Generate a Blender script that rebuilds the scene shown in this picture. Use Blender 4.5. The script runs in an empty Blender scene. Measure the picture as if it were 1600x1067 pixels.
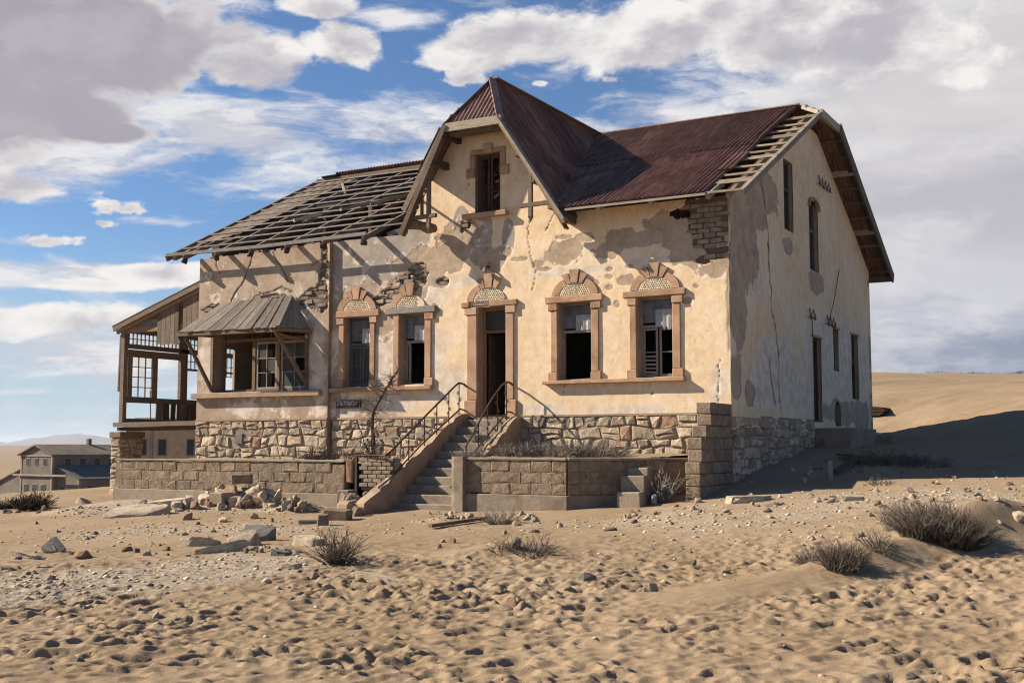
import bpy, bmesh, math, random
import numpy as np
from mathutils import Vector, Matrix

random.seed(7)
rng = np.random.default_rng(7)
SC = bpy.context.scene
COL = SC.collection

# ------------------------------------------------------------------ camera, sky, sun, exposure
FWD_H = Vector((-0.48938, 0.87207, 0.0)); RIGHT = Vector((0.87207, 0.48938, 0.0))
PITCH = math.radians(5.1434)
FWD = FWD_H * math.cos(PITCH) + Vector((0, 0, 1)) * math.sin(PITCH)
CAM = Vector((7.877, -23.330, 1.65))
cam_data = bpy.data.cameras.new('camera')
cam = bpy.data.objects.new('camera', cam_data); COL.objects.link(cam)
cam.location = CAM
cam.rotation_euler = FWD.to_track_quat('-Z', 'Y').to_euler()
cam_data.lens = 41.0; cam_data.sensor_width = 36.0
cam_data.clip_start = 0.1; cam_data.clip_end = 60000
SC.camera = cam

SUN_A = math.radians(69.0); SUN_TE = 0.629
SUN_DIR = Vector((math.sin(SUN_A), math.cos(SUN_A), -SUN_TE)).normalized()
sun_data = bpy.data.lights.new('sun', 'SUN')
sun_data.energy = 5.0; sun_data.angle = math.radians(0.5); sun_data.color = (1.0, 0.90, 0.76)
sun = bpy.data.objects.new('sun', sun_data); COL.objects.link(sun)
sun.rotation_euler = SUN_DIR.to_track_quat('-Z', 'Y').to_euler()
sun.location = (-30, -20, 40)

SC.view_settings.view_transform = 'Standard'
SC.view_settings.look = 'None'
SC.view_settings.exposure = 1.12
SC.view_settings.gamma = 1.0
SC.view_settings.use_curve_mapping = False
SC.render.engine = 'CYCLES'
SC.cycles.max_bounces = 5
SC.cycles.diffuse_bounces = 3
SC.cycles.pixel_filter_type = 'BLACKMAN_HARRIS'
SC.cycles.filter_width = 1.1

class NT:
    """small helper to write node trees"""
    def __init__(s, tree): s.t = tree; s.t.nodes.clear()
    def n(s, typ, **kw):
        nd = s.t.nodes.new(typ)
        for k, v in kw.items():
            if k == 'inp':
                for kk, vv in v.items():
                    if isinstance(vv, bpy.types.NodeSocket): s.t.links.new(vv, nd.inputs[kk])
                    else: nd.inputs[kk].default_value = vv
            else: setattr(nd, k, v)
        return nd
    def math(s, op, a, b=None, c=None, clamp=False):
        nd = s.n('ShaderNodeMath', operation=op, use_clamp=clamp)
        for i, v in enumerate((a, b, c)):
            if v is None: continue
            if isinstance(v, bpy.types.NodeSocket): s.t.links.new(v, nd.inputs[i])
            else: nd.inputs[i].default_value = v
        return nd.outputs[0]
    def vmath(s, op, a, b=None, out=0):
        nd = s.n('ShaderNodeVectorMath', operation=op)
        for i, v in enumerate((a, b)):
            if v is None: continue
            if isinstance(v, bpy.types.NodeSocket): s.t.links.new(v, nd.inputs[i])
            else: nd.inputs[i].default_value = v
        return nd.outputs[out]
    def mix(s, f, a, b, mode='MIX'):
        nd = s.n('ShaderNodeMix', data_type='RGBA', blend_type=mode)
        nd.clamp_factor = True
        for i, v in ((0, f), (6, a), (7, b)):
            if isinstance(v, bpy.types.NodeSocket): s.t.links.new(v, nd.inputs[i])
            else: nd.inputs[i].default_value = v if i == 0 or len(v) == 4 else (*v, 1)
        return nd.outputs[2]
    def ss(s, x, lo, hi, a=0.0, b=1.0):
        nd = s.n('ShaderNodeMapRange', interpolation_type='SMOOTHSTEP')
        s.t.links.new(x, nd.inputs[0])
        for i, v in enumerate((lo, hi, a, b)):
            if isinstance(v, bpy.types.NodeSocket): s.t.links.new(v, nd.inputs[i + 1])
            else: nd.inputs[i + 1].default_value = v
        return nd.outputs[0]
    def noise(s, vec, scale, detail=4, rough=0.55, dist=0.0, out=0):
        nd = s.n('ShaderNodeTexNoise', inp={'Scale': scale, 'Detail': detail, 'Roughness': rough, 'Distortion': dist})
        if vec is not None: s.t.links.new(vec, nd.inputs['Vector'])
        return nd.outputs[out]
    def scale(s, vec, sx, sy, sz, loc=(0, 0, 0)):
        nd = s.n('ShaderNodeMapping')
        s.t.links.new(vec, nd.inputs[0]); nd.inputs[1].default_value = loc; nd.inputs[3].default_value = (sx, sy, sz)
        return nd.outputs[0]

SKY_STRENGTH = 0.05; SKY_TINT = (0.66, 0.85, 1.06)
world = bpy.data.worlds.new('World'); SC.world = world; world.use_nodes = True
def build_world():
    w = NT(world.node_tree)
    out = w.n('ShaderNodeOutputWorld'); bg = w.n('ShaderNodeBackground'); w.t.links.new(bg.outputs[0], out.inputs[0])
    bg.inputs[1].default_value = SKY_STRENGTH
    sky = w.n('ShaderNodeTexSky', sky_type='NISHITA', sun_disc=False)
    sky.sun_elevation = math.asin(-SUN_DIR.z)
    sky.sun_rotation = math.atan2(-SUN_DIR.x, -SUN_DIR.y)
    sky.altitude = 50; sky.air_density = 1.0; sky.dust_density = 0.2; sky.ozone_density = 3.0
    d = w.n('ShaderNodeTexCoord').outputs['Generated']
    up = RIGHT.cross(FWD)
    s_ = w.vmath('DOT_PRODUCT', d, tuple(RIGHT), 1)
    t_ = w.vmath('DOT_PRODUCT', d, tuple(up), 1)
    f_ = w.vmath('DOT_PRODUCT', d, tuple(FWD), 1)
    front = w.ss(f_, 0.35, 0.7)
    # cloud space: direction axes, flattened in height
    vec = w.n('ShaderNodeCombineXYZ', inp={0: s_, 1: t_, 2: f_}).outputs[0]
    cv = w.scale(vec, 1.0, 1.7, 1.0)
    def warped(scale, amt, base):
        q = w.noise(base, scale, 4, 0.55, out=1)
        q = w.vmath('SCALE', w.vmath('SUBTRACT', q, (0.5, 0.5, 0.5)), None); q.node.inputs[3].default_value = amt
        return w.vmath('ADD', base, q)
    cvw = warped(5.0, 0.10, cv)
    n1 = w.noise(cvw, 9.0, 12, 0.60)
    n1b = w.noise(w.vmath('ADD', cvw, (-0.016, 0.028, 0.0)), 9.0, 7, 0.58)
    nl = w.noise(cv, 4.0, 5, 0.55)
    st = warped(6.0, 0.14, w.scale(vec, 1.0, 3.2, 1.0, (3.1, 1.7, 0.4)))
    n2 = w.noise(st, 8.0, 12, 0.64)
    n2b = w.noise(w.vmath('ADD', st, (-0.02, 0.05, 0.0)), 8.0, 7, 0.6)
    def px(x, y):
        v = (FWD + RIGHT * ((x - 800) / 1822) - up * ((y - 533.5) / 1822)).normalized()
        return v.dot(RIGHT), v.dot(up)
    def field(blobs, sm=0.25):
        acc = None
        for (x, y, rx, ry) in blobs:
            a, b = px(x, y)
            q = w.vmath('MULTIPLY', w.vmath('SUBTRACT', vec, (a, b, 0.0)), (1822 / rx, 1822 / ry, 0.0))
            v = w.math('SUBTRACT', 1.0, w.vmath('LENGTH', q, None, 1))
            acc = v if acc is None else w.math('SMOOTH_MAX', acc, v, sm)
        acc = w.math('MAXIMUM', acc, -1.2)
        return w.math('ADD', w.math('MULTIPLY', acc, front), w.math('MULTIPLY', w.math('SUBTRACT', front, 1.0), 0.60))
    k = 1.0 / (SKY_STRENGTH * 2 ** SC.view_settings.exposure)
    def c(col, m=1.0): return tuple(x * k * m for x in col) + (1,)
    zz = w.n('ShaderNodeSeparateXYZ', inp={0: d}).outputs[2]
    col = w.vmath('MULTIPLY', sky.outputs[0], SKY_TINT)
    # paler air low over the desert
    air = w.ss(zz, -0.02, 0.20, 0.85, 0.0)
    col = w.mix(air, col, c((0.47, 0.60, 0.72)))
    amp = lambda n, m, o=0.5: w.math('MULTIPLY', w.math('SUBTRACT', n, o), m)
    # thin high streaks
    wis = field([(420, 222, 430, 98), (640, 255, 320, 48), (140, 245, 250, 70), (130, 560, 330, 85), (150, 425, 320, 30),
                 (900, 205, 200, 34), (1090, 185, 240, 52), (60, 612, 130, 9), (430, 70, 70, 26), (340, -5, 120, 30), (430, 308, 50, 12), (620, 300, 90, 14),
                 (1400, 30, 520, 140), (1500, 210, 380, 190), (70, 378, 70, 10), (600, 25, 90, 22), (240, 345, 80, 10)])
    wd = w.math('ADD', w.math('MULTIPLY', wis, 1.15), amp(n2, 4.6, 0.50))
    wa = w.ss(wd, 0.0, 1.15, 0, 0.96)
    wcol = w.mix(w.ss(w.math('SUBTRACT', n2, n2b), -0.10, 0.10), c((0.62, 0.61, 0.66)), c((0.84, 0.83, 0.84)))
    col = w.mix(wa, col, wcol)
    # broad grey-lilac layer on the right
    lay = field([(1640, 430, 520, 330), (1560, 130, 420, 180), (1440, 340, 230, 190), (1500, 560, 420, 60)])
    ld = w.math('ADD', lay, amp(n1, 1.6))
    la = w.ss(ld, -0.05, 0.55, 0, 0.97)
    band = w.math('ADD', t_, w.math('MULTIPLY', w.math('SUBTRACT', n2, 0.5), 0.11))
    b1 = px(1500, 530)[1]; b2 = px(1500, 462)[1]; b3 = px(1500, 350)[1]; b4 = px(1500, 150)[1]
    lc = w.mix(w.ss(band, b1 - .02, b2 + .005), c((0.27, 0.31, 0.42)), c((0.64, 0.63, 0.68)))
    lc = w.mix(w.ss(band, b2, b3), lc, c((0.53, 0.515, 0.565)))
    lc = w.mix(w.ss(band, b3 + .02, b4), lc, c((0.67, 0.645, 0.655)))
    lc = w.mix(w.ss(w.math('ADD', w.math('MULTIPLY', n1, 0.6), w.math('MULTIPLY', n2, 0.4)), 0.46, 0.66, 0, 0.8), lc, c((0.78, 0.76, 0.77)))
    col = w.mix(la, col, lc)
    # white cumulus
    cum = field([(555, 68, 58, 32), (740, 75, 112, 40), (700, 95, 60, 20), (860, 62, 120, 45), (1060, 45, 180, 62), (1230, 60, 170, 70), 
                 (385, 108, 80, 40), (40, 292, 105, 38), (15, 240, 70, 36), (95, 442, 100, 12),
                 (240, 428, 100, 16), (50, 500, 120, 26), (1330, 60, 190, 90), (505, 10, 60, 16)], 0.15)
    cd = w.math('ADD', cum, amp(n1, 3.4))
    ca = w.ss(cd, 0.0, 0.42)
    n3 = w.noise(warped(22.0, 0.03, cv), 34.0, 8, 0.58)
    few = field([(158, 321, 52, 22), (207, 328, 34, 18), (165, 349, 34, 11), (725, 121, 46, 18), (955, 125, 24, 12), (70, 378, 60, 14), (845, 130, 20, 8), (500, 330, 10, 6)], 0.1)
    fd = w.math('ADD', w.math('SUBTRACT', few, 0.25), amp(n3, 3.2))
    cd = w.math('MAXIMUM', cd, fd); ca = w.ss(cd, 0.0, 0.42)
    shade = w.ss(w.math('ADD', w.math('SUBTRACT', n1, n1b), amp(cd, -0.13, 0.45)), -0.15, 0.12)
    cc = w.mix(shade, c((0.50, 0.48, 0.53)), c((0.92, 0.89, 0.86)))
    col = w.mix(ca, col, cc)
    # large grey-bottomed cumulus, upper left
    big = field([(40, 40, 270, 105), (190, 75, 140, 70), (20, 175, 190, 50), (150, 205, 100, 22), (-150, 110, 280, 150)], 0.10)
    bd = w.math('ADD', big, w.math('ADD', amp(n1, 1.7), amp(n3, 0.25)))
    ba = w.ss(bd, 0.02, 0.22)
    bc = w.mix(w.ss(bd, 0.08, 0.42), c((0.80, 0.77, 0.77)), c((0.39, 0.37, 0.425)))
    bc = w.mix(w.ss(w.math('SUBTRACT', n1, n1b), -0.06, 0.12, 0, 0.5), bc, c((0.56, 0.52, 0.55)))
    bc = w.mix(w.ss(nl, 0.42, 0.62, 0, 0.5), bc, c((0.47, 0.44, 0.48)))
    col = w.mix(ba, col, bc)
    w.t.links.new(col, bg.inputs[0])
build_world()

# ------------------------------------------------------------------ helpers
WORLD_LOC = {}
def wl(o): return WORLD_LOC.get(o.name, Vector((0, 0, 0)))

def tag(o, label=None, cat=None, group=None, kind=None):
    if label: o['label'] = label
    if cat: o['category'] = cat
    if group: o['group'] = group
    if kind: o['kind'] = kind
    return o

def thing(name, label, cat, loc=(0, 0, 0), group=None):
    o = bpy.data.objects.new(name, None); COL.objects.link(o)
    o.location = loc; o.empty_display_size = 0.2
    WORLD_LOC[o.name] = Vector(loc)
    return tag(o, label, cat, group)

def link_mesh(name, me, parent=None, loc=None, rot=None, scale=None, mat=None):
    """object whose mesh is local; loc in world metres"""
    o = bpy.data.objects.new(name, me); COL.objects.link(o)
    loc = Vector(loc) if loc is not None else Vector((0, 0, 0))
    if parent is not None:
        o.parent = parent; o.location = loc - wl(parent)
    else: o.location = loc
    WORLD_LOC[o.name] = loc
    if rot is not None: o.rotation_euler = rot
    if scale is not None: o.scale = scale
    if mat is not None and not me.materials: me.materials.append(mat)
    return o

class MB:
    def __init__(s): s.v = []; s.f = []
    def add(s, vs, fs):
        k = len(s.v); s.v += [tuple(v) for v in vs]; s.f += [tuple(i + k for i in f) for f in fs]; return s
    def bx(s, x0, x1, y0, y1, z0, z1):
        return s.add([(x0, y0, z0), (x1, y0, z0), (x1, y1, z0), (x0, y1, z0), (x0, y0, z1), (x1, y0, z1), (x1, y1, z1), (x0, y1, z1)],
                     [(0, 3, 2, 1), (4, 5, 6, 7), (0, 1, 5, 4), (1, 2, 6, 5), (2, 3, 7, 6), (3, 0, 4, 7)])
    def cbox(s, c, size, ch=0.01, jit=0.0, M=None):
        """chamfered box; M optional 3x3 rotation"""
        hx, hy, hz = (q / 2 for q in size); ch = min(ch, hx * .8, hy * .8, hz * .8)
        vs = []; idx = {}
        for sx in (-1, 1):
            for sy in (-1, 1):
                for sz in (-1, 1):
                    j = [random.uniform(-jit, jit) for _ in range(3)]
                    for a in range(3):
                        p = [sx * (hx - ch) + j[0], sy * (hy - ch) + j[1], sz * (hz - ch) + j[2]]
                        p[a] += (sx, sy, sz)[a] * ch
                        idx[(sx, sy, sz, a)] = len(vs)
                        vs.append(p)
        fs = []
        for a in range(3):
            b, c2 = (a + 1) % 3, (a + 2) % 3
            for sg in (-1, 1):
                q = []
                for (u, w_) in ((-1, -1), (1, -1), (1, 1), (-1, 1)):
                    k = [0, 0, 0]; k[a] = sg; k[b] = u; k[c2] = w_; q.append(idx[(*k, a)])
                fs.append(q if sg > 0 else q[::-1])
        for a in range(3):
            b, c2 = (a + 1) % 3, (a + 2) % 3
            for u in (-1, 1):
                for w_ in (-1, 1):
                    k0 = [0, 0, 0]; k0[a] = -1; k0[b] = u; k0[c2] = w_; k1 = list(k0); k1[a] = 1
                    q = [idx[(*k0, b)], idx[(*k1, b)], idx[(*k1, c2)], idx[(*k0, c2)]]
                    fs.append(q if u * w_ < 0 else q[::-1])
        for sx in (-1, 1):
            for sy in (-1, 1):
                for sz in (-1, 1):
                    q = [idx[(sx, sy, sz, a)] for a in range(3)]
                    fs.append(q if sx * sy * sz > 0 else q[::-1])
        c = Vector(c)
        vs = [(c + (M @ Vector(v) if M is not None else Vector(v))) for v in vs]
        return s.add(vs, fs)
    def beam(s, p, q, w, h, up=(0, 0, 1), ch=0.0):
        p = Vector(p); q = Vector(q); d = q - p; L = d.length; d.normalize()
        u = Vector(up); sd = d.cross(u)
        if sd.length < 1e-4: sd = d.cross(Vector((0, 1, 0)))
        sd.normalize(); u = sd.cross(d)
        M = Matrix((d, sd, u)).transposed()
        if ch > 0: return s.cbox((p + q) / 2, (L, w, h), ch, 0, M)
        vs = []
        for a in (p, q):
            for (i, j) in ((-1, -1), (1, -1), (1, 1), (-1, 1)): vs.append(a + sd * (i * w / 2) + u * (j * h / 2))
        return s.add(vs, [(3, 2, 1, 0), (4, 5, 6, 7), (0, 1, 5, 4), (1, 2, 6, 5), (2, 3, 7, 6), (3, 0, 4, 7)])
    def tube(s, pts, r, n=6, r1=None, cap=True):
        pts = [Vector(p) for p in pts]; m = len(pts); k = len(s.v)
        prev = None
        for i, p in enumerate(pts):
            d = (pts[min(i + 1, m - 1)] - pts[max(i - 1, 0)]).normalized()
            if prev is None:
                a = d.orthogonal().normalized()
            else:
                a = (prev - d * prev.dot(d))
                a = a.normalized() if a.length > 1e-6 else d.orthogonal().normalized()
            prev = a; b = d.cross(a)
            rr = r if r1 is None else r + (r1 - r) * i / max(1, m - 1)
            for j in range(n):
                t = 2 * math.pi * j / n
                s.v.append(tuple(p + a * (rr * math.cos(t)) + b * (rr * math.sin(t))))
        for i in range(m - 1):
            for j in range(n):
                j2 = (j + 1) % n
                s.f.append((k + i * n + j, k + i * n + j2, k + (i + 1) * n + j2, k + (i + 1) * n + j))
        if cap:
            s.f.append(tuple(k + j for j in range(n))[::-1]); s.f.append(tuple(k + (m - 1) * n + j for j in range(n)))
        return s
    def prism(s, poly, a, b, f):
        """poly: list of (u,v); f(u,v,w)->xyz; from w=a (front) to w=b"""
        n = len(poly); vs = [f(u, v, a) for u, v in poly] + [f(u, v, b) for u, v in poly]
        fs = [tuple(range(n)), tuple(range(2 * n - 1, n - 1, -1))]
        for i in range(n):
            j = (i + 1) % n; fs.append((j, i, n + i, n + j))
        return s.add(vs, fs)
    def mesh(s, name, mat=None, origin=(0, 0, 0), smooth=False):
        me = bpy.data.meshes.new(name)
        o = Vector(origin)
        me.from_pydata([tuple(Vector(v) - o) for v in s.v], [], s.f)
        if smooth:
            me.polygons.foreach_set('use_smooth', [True] * len(me.polygons))
        if mat: me.materials.append(mat)
        return me
    def build(s, name, mat, parent=None, origin=None, smooth=False, fix=True):
        if origin is None: origin = wl(parent) if parent is not None else Vector(s.v[0])
        me = s.mesh(name, mat, origin, smooth)
        if fix:
            bm = bmesh.new(); bm.from_mesh(me); bmesh.ops.recalc_face_normals(bm, faces=bm.faces); bm.to_mesh(me); bm.free()
        return link_mesh(name, me, parent, origin)

def rotz(a): return Matrix.Rotation(a, 3, 'Z')

# value-noise fbm in numpy
_perm = rng.integers(0, 2 ** 31, size=65536, dtype=np.int64)
def _hash(ix, iy, seed):
    h = (ix * 374761393 + iy * 668265263 + seed * 2147483647) & 0xFFFFFFFF
    h = ((h ^ (h >> 13)) * 1274126177) & 0xFFFFFFFF
    h = h ^ (h >> 16)
    return _perm[h & 65535] / 2 ** 31
def vnoise(x, y, seed=0):
    ix = np.floor(x).astype(np.int64); iy = np.floor(y).astype(np.int64)
    fx = x - ix; fy = y - iy
    fx = fx * fx * fx * (fx * (fx * 6 - 15) + 10); fy = fy * fy * fy * (fy * (fy * 6 - 15) + 10)
    a = _hash(ix, iy, seed); b = _hash(ix + 1, iy, seed); c = _hash(ix, iy + 1, seed); d = _hash(ix + 1, iy + 1, seed)
    return (a * (1 - fx) + b * fx) * (1 - fy) + (c * (1 - fx) + d * fx) * fy
def fbm(x, y, sc=1.0, octv=5, seed=0, gain=0.5):
    x = np.asarray(x, float) * sc; y = np.asarray(y, float) * sc
    s = 0.0; a = 1.0; tot = 0.0
    for o in range(octv):
        s = s + a * (vnoise(x + 17.3 * o, y - 9.1 * o, seed + o) - 0.5); tot += a
        a *= gain; x = x * 2.03; y = y * 2.03
    return s / tot * 2.0   # about -1..1
def sstep(x, a, b):
    t = np.clip((x - a) / (b - a), 0, 1); return t * t * (3 - 2 * t)

def grid_mesh(name, X, Y, Z, keep=None, mat=None, attrs=None, origin=(0, 0, 0), smooth=True):
    """X,Y,Z (n,m) arrays; keep (n-1,m-1) bool"""
    n, m = X.shape
    co = np.stack([X - origin[0], Y - origin[1], Z - origin[2]], -1).reshape(-1, 3).astype(np.float32)
    idx = np.arange(n * m).reshape(n, m)
    q = np.stack([idx[:-1, :-1], idx[1:, :-1], idx[1:, 1:], idx[:-1, 1:]], -1)
    q = q[keep] if keep is not None else q.reshape(-1, 4)
    used = np.zeros(n * m, bool); used[q.ravel()] = True
    remap = np.cumsum(used) - 1
    co = co[used]; q = remap[q]
    me = bpy.data.meshes.new(name)
    me.vertices.add(len(co)); me.vertices.foreach_set('co', co.ravel())
    me.loops.add(q.size); me.loops.foreach_set('vertex_index', q.ravel().astype(np.int32))
    me.polygons.add(len(q)); me.polygons.foreach_set('loop_start', np.arange(0, q.size, 4, dtype=np.int32))
    me.polygons.foreach_set('loop_total', np.full(len(q), 4, np.int32))
    me.polygons.foreach_set('use_smooth', np.full(len(q), smooth))
    me.update(calc_edges=True)
    for k, v in (attrs or {}).items():
        at = me.attributes.new(k, 'FLOAT', 'POINT'); at.data.foreach_set('value', v.reshape(-1)[used].astype(np.float32))
    if mat: me.materials.append(mat)
    return me

# ------------------------------------------------------------------ materials
ALB = 0.76      # all base colours are written for full daylight white balance and scaled to real albedo here
def new_mat(name):
    m = bpy.data.materials.new(name); m.use_nodes = True
    t = NT(m.node_tree); o = t.n('ShaderNodeOutputMaterial'); b = t.n('ShaderNodeBsdfPrincipled')
    t.t.links.new(b.outputs[0], o.inputs[0]); b.inputs['Roughness'].default_value = 0.9
    b.inputs['Specular IOR Level'].default_value = 0.2
    return m, t, b
def bump(t, b, h, strength, dist):
    bp = t.n('ShaderNodeBump', inp={'Strength': strength, 'Distance': dist, 'Height': h}); t.t.links.new(bp.outputs[0], b.inputs['Normal'])
def grainy(name, c1, c2, scale=6, var=0.25, bs=0.5, bd=0.01, bscale=30, rough=0.9, c3=None, spec=0.2, hue=None, stretch=(1, 1, 1)):
    """two-tone noise colour + per-object value change + bump"""
    m, t, b = new_mat(name)
    co = t.n('ShaderNodeTexCoord').outputs['Object']
    oi = t.n('ShaderNodeObjectInfo').outputs['Random']
    off = t.vmath('ADD', t.scale(co, *stretch), t.n('ShaderNodeCombineXYZ', inp={0: t.math('MULTIPLY', oi, 37.0), 1: t.math('MULTIPLY', oi, 91.0)}).outputs[0])
    n = t.noise(off, scale, 6, 0.6)
    col = t.mix(t.ss(n, 0.36, 0.64), c1, c2)
    if c3 is not None:
        n3 = t.noise(off, scale * 0.45, 5, 0.65)
        col = t.mix(t.ss(n3, 0.52, 0.66), col, c3)
    if hue is not None:
        h2 = t.math('FRACT', t.math('MULTIPLY', oi, 7.31))
        col = t.mix(t.ss(h2, 0.84, 0.98, 0, 0.75), col, hue)
    fine = t.noise(off, bscale, 8, 0.65)
    v = t.math('ADD', t.math('MULTIPLY', t.math('SUBTRACT', oi, 0.5), var * 2), t.math('MULTIPLY', t.math('SUBTRACT', fine, 0.5), 0.5))
    vv = t.math('MULTIPLY', t.math('ADD', v, 1.0), ALB)
    col = t.vmath('SCALE', col, None); 
    sc = col.node; t.t.links.new(vv, sc.inputs[3])
    t.t.links.new(col, b.inputs['Base Color'])
    b.inputs['Roughness'].default_value = rough; b.inputs['Specular IOR Level'].default_value = spec
    bump(t, b, fine, bs, bd)
    return m
def wood(name, c1, c2, axis=(1, 1, 12), var=0.3, rough=0.85):
    m, t, b = new_mat(name)
    co = t.n('ShaderNodeTexCoord').outputs['Object']
    oi = t.n('ShaderNodeObjectInfo').outputs['Random']
    off = t.vmath('ADD', co, t.n('ShaderNodeCombineXYZ', inp={0: t.math('MULTIPLY', oi, 13.0), 1: t.math('MULTIPLY', oi, 29.0), 2: t.math('MULTIPLY', oi, 5.0)}).outputs[0])
    g = t.noise(t.scale(off, *axis), 5.0, 6, 0.7, 0.4)
    big = t.noise(off, 1.7, 4, 0.6)
    col = t.mix(t.ss(g, 0.33, 0.66), c1, c2)
    vv = t.math('ADD', 1.0, t.math('ADD', t.math('MULTIPLY', t.math('SUBTRACT', oi, 0.5), var * 2), t.math('MULTIPLY', t.math('SUBTRACT', big, 0.5), 0.7)))
    vv = t.math('MULTIPLY', vv, ALB)
    col = t.vmath('SCALE', col, None); t.t.links.new(vv, col.node.inputs[3])
    t.t.links.new(col, b.inputs['Base Color']); b.inputs['Roughness'].default_value = rough
    bump(t, b, g, 0.6, 0.006)
    return m

MAT = {}
MAT['sandstone'] = grainy('sandstone', (0.42, 0.252, 0.150), (0.52, 0.335, 0.208), 3.0, 0.14, 0.5, 0.01, 30, c3=(0.34, 0.19, 0.112))
MAT['greystone'] = grainy('grey_cement_stone', (0.27, 0.24, 0.21), (0.34, 0.30, 0.26), 4, 0.05, 0.4, 0.006, 40)
MAT['fieldstone'] = grainy('foundation_stone', (0.38, 0.285, 0.195), (0.60, 0.48, 0.34), 4.0, 0.22, 1.0, 0.035, 12, hue=(0.36, 0.20, 0.125), c3=(0.24, 0.185, 0.135))
MAT['mortar'] = grainy('mortar', (0.27, 0.205, 0.15), (0.36, 0.28, 0.205), 5, 0.0, 0.9, 0.02, 25)
MAT['block'] = grainy('cement_block', (0.225, 0.160, 0.105), (0.335, 0.243, 0.163), 6, 0.09, 1.0, 0.03, 20, c3=(0.19, 0.14, 0.10))
MAT['concrete'] = grainy('old_concrete', (0.275, 0.212, 0.150), (0.355, 0.278, 0.200), 3, 0.09, 0.7, 0.014, 24, c3=(0.22, 0.165, 0.115))
MAT['render'] = grainy('tan_cement_render', (0.36, 0.25, 0.165), (0.44, 0.315, 0.21), 2.5, 0.05, 0.5, 0.008, 30, c3=(0.30, 0.22, 0.16))
MAT['brick'] = grainy('mud_brick', (0.245, 0.185, 0.135), (0.36, 0.275, 0.20), 7, 0.16, 0.8, 0.015, 30)
MAT['rock'] = grainy('pale_rock', (0.50, 0.39, 0.265), (0.68, 0.55, 0.39), 3.5, 0.14, 0.9, 0.03, 14, c3=(0.42, 0.32, 0.215))
MAT['dark_rock'] = grainy('grey_rock', (0.17, 0.145, 0.125), (0.26, 0.225, 0.19), 4, 0.18, 0.9, 0.02, 18)
MAT['red_rock'] = grainy('reddish_rock', (0.30, 0.18, 0.11), (0.38, 0.25, 0.16), 4, 0.1, 0.9, 0.02, 18)
MAT['wood'] = wood('weathered_wood', (0.13, 0.092, 0.065), (0.24, 0.175, 0.125))
MAT['wood_dark'] = wood('dark_wood', (0.055, 0.038, 0.026), (0.10, 0.07, 0.048))
MAT['wood_pale'] = wood('bleached_wood', (0.28, 0.225, 0.165), (0.46, 0.37, 0.27))
MAT['wood_grey'] = wood('silver_grey_wood', (0.19, 0.165, 0.14), (0.34, 0.295, 0.25), axis=(14, 1, 1))
MAT['canopy_wood'] = wood('grey_brown_plank', (0.085, 0.066, 0.050), (0.25, 0.205, 0.16), axis=(14, 1, 1))
MAT['wood_brown'] = wood('brown_wood', (0.20, 0.12, 0.07), (0.30, 0.185, 0.11))
MAT['frame_blue'] = wood('blue_grey_painted_frame', (0.07, 0.075, 0.08), (0.12, 0.125, 0.13), var=0.1)
MAT['frame_pale'] = wood('peeling_pale_frame', (0.22, 0.18, 0.145), (0.36, 0.31, 0.26), var=0.15)
MAT['board'] = grainy('grey_sheet', (0.10, 0.095, 0.095), (0.19, 0.18, 0.175), 3.5, 0.1, 0.2, 0.004, 20, rough=0.65)
MAT['board_pale'] = grainy('pale_sheet', (0.32, 0.31, 0.30), (0.44, 0.43, 0.41), 5, 0.05, 0.2, 0.004, 20, rough=0.6)
MAT['iron'] = grainy('rusty_iron', (0.055, 0.035, 0.025), (0.11, 0.06, 0.038), 14, 0.1, 0.4, 0.003, 60, rough=0.8)
MAT['black'] = grainy('dark_metal_and_void', (0.02, 0.02, 0.02), (0.04, 0.04, 0.04), 10, 0.0, 0.1, 0.002, 50, rough=0.6)  # dark metal, and the painted darkness in window openings
MAT['twig'] = grainy('dry_twig', (0.13, 0.10, 0.075), (0.22, 0.175, 0.13), 9, 0.15, 0.2, 0.003, 60)
MAT['twig_grey'] = grainy('grey_twig', (0.20, 0.17, 0.14), (0.31, 0.27, 0.225), 9, 0.15, 0.2, 0.003, 60)
MAT['twig_dark'] = grainy('dark_twig', (0.06, 0.047, 0.036), (0.11, 0.085, 0.065), 9, 0.15, 0.2, 0.003, 60)
MAT['leaf'] = grainy('dull_leaf', (0.055, 0.055, 0.022), (0.10, 0.09, 0.04), 9, 0.2, 0.2, 0.003, 60)
MAT['sign'] = grainy('brown_enamel', (0.050, 0.016, 0.011), (0.065, 0.022, 0.015), 9, 0.0, 0.1, 0.002, 40, rough=0.9, spec=0.1)
MAT['sign_white'] = grainy('white_enamel', (0.62, 0.60, 0.56), (0.72, 0.70, 0.66), 9, 0.0, 0.1, 0.002, 40, rough=0.5)
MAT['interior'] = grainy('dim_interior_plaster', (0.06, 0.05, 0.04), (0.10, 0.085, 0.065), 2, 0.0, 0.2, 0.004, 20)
MAT['pebble'] = grainy('pebbled_stucco', (0.68, 0.54, 0.36), (0.80, 0.66, 0.46), 8, 0.0, 0.4, 0.006, 40)
MAT['flashing'] = grainy('faded_roof_flashing', (0.30, 0.185, 0.14), (0.40, 0.265, 0.20), 5, 0.06, 0.3, 0.004, 30)
MAT['ochre'] = grainy('ochre_plaster', (0.42, 0.30, 0.19), (0.50, 0.37, 0.245), 2, 0.0, 0.3, 0.006, 20)
MAT['far_wall'] = grainy('grey_far_plaster', (0.15, 0.120, 0.090), (0.205, 0.167, 0.126), 0.35, 0.04, 0.3, 0.02, 3)
MAT['far_trim'] = grainy('pale_far_trim', (0.25, 0.21, 0.165), (0.32, 0.27, 0.215), 1, 0.03, 0.2, 0.01, 6)
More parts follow.
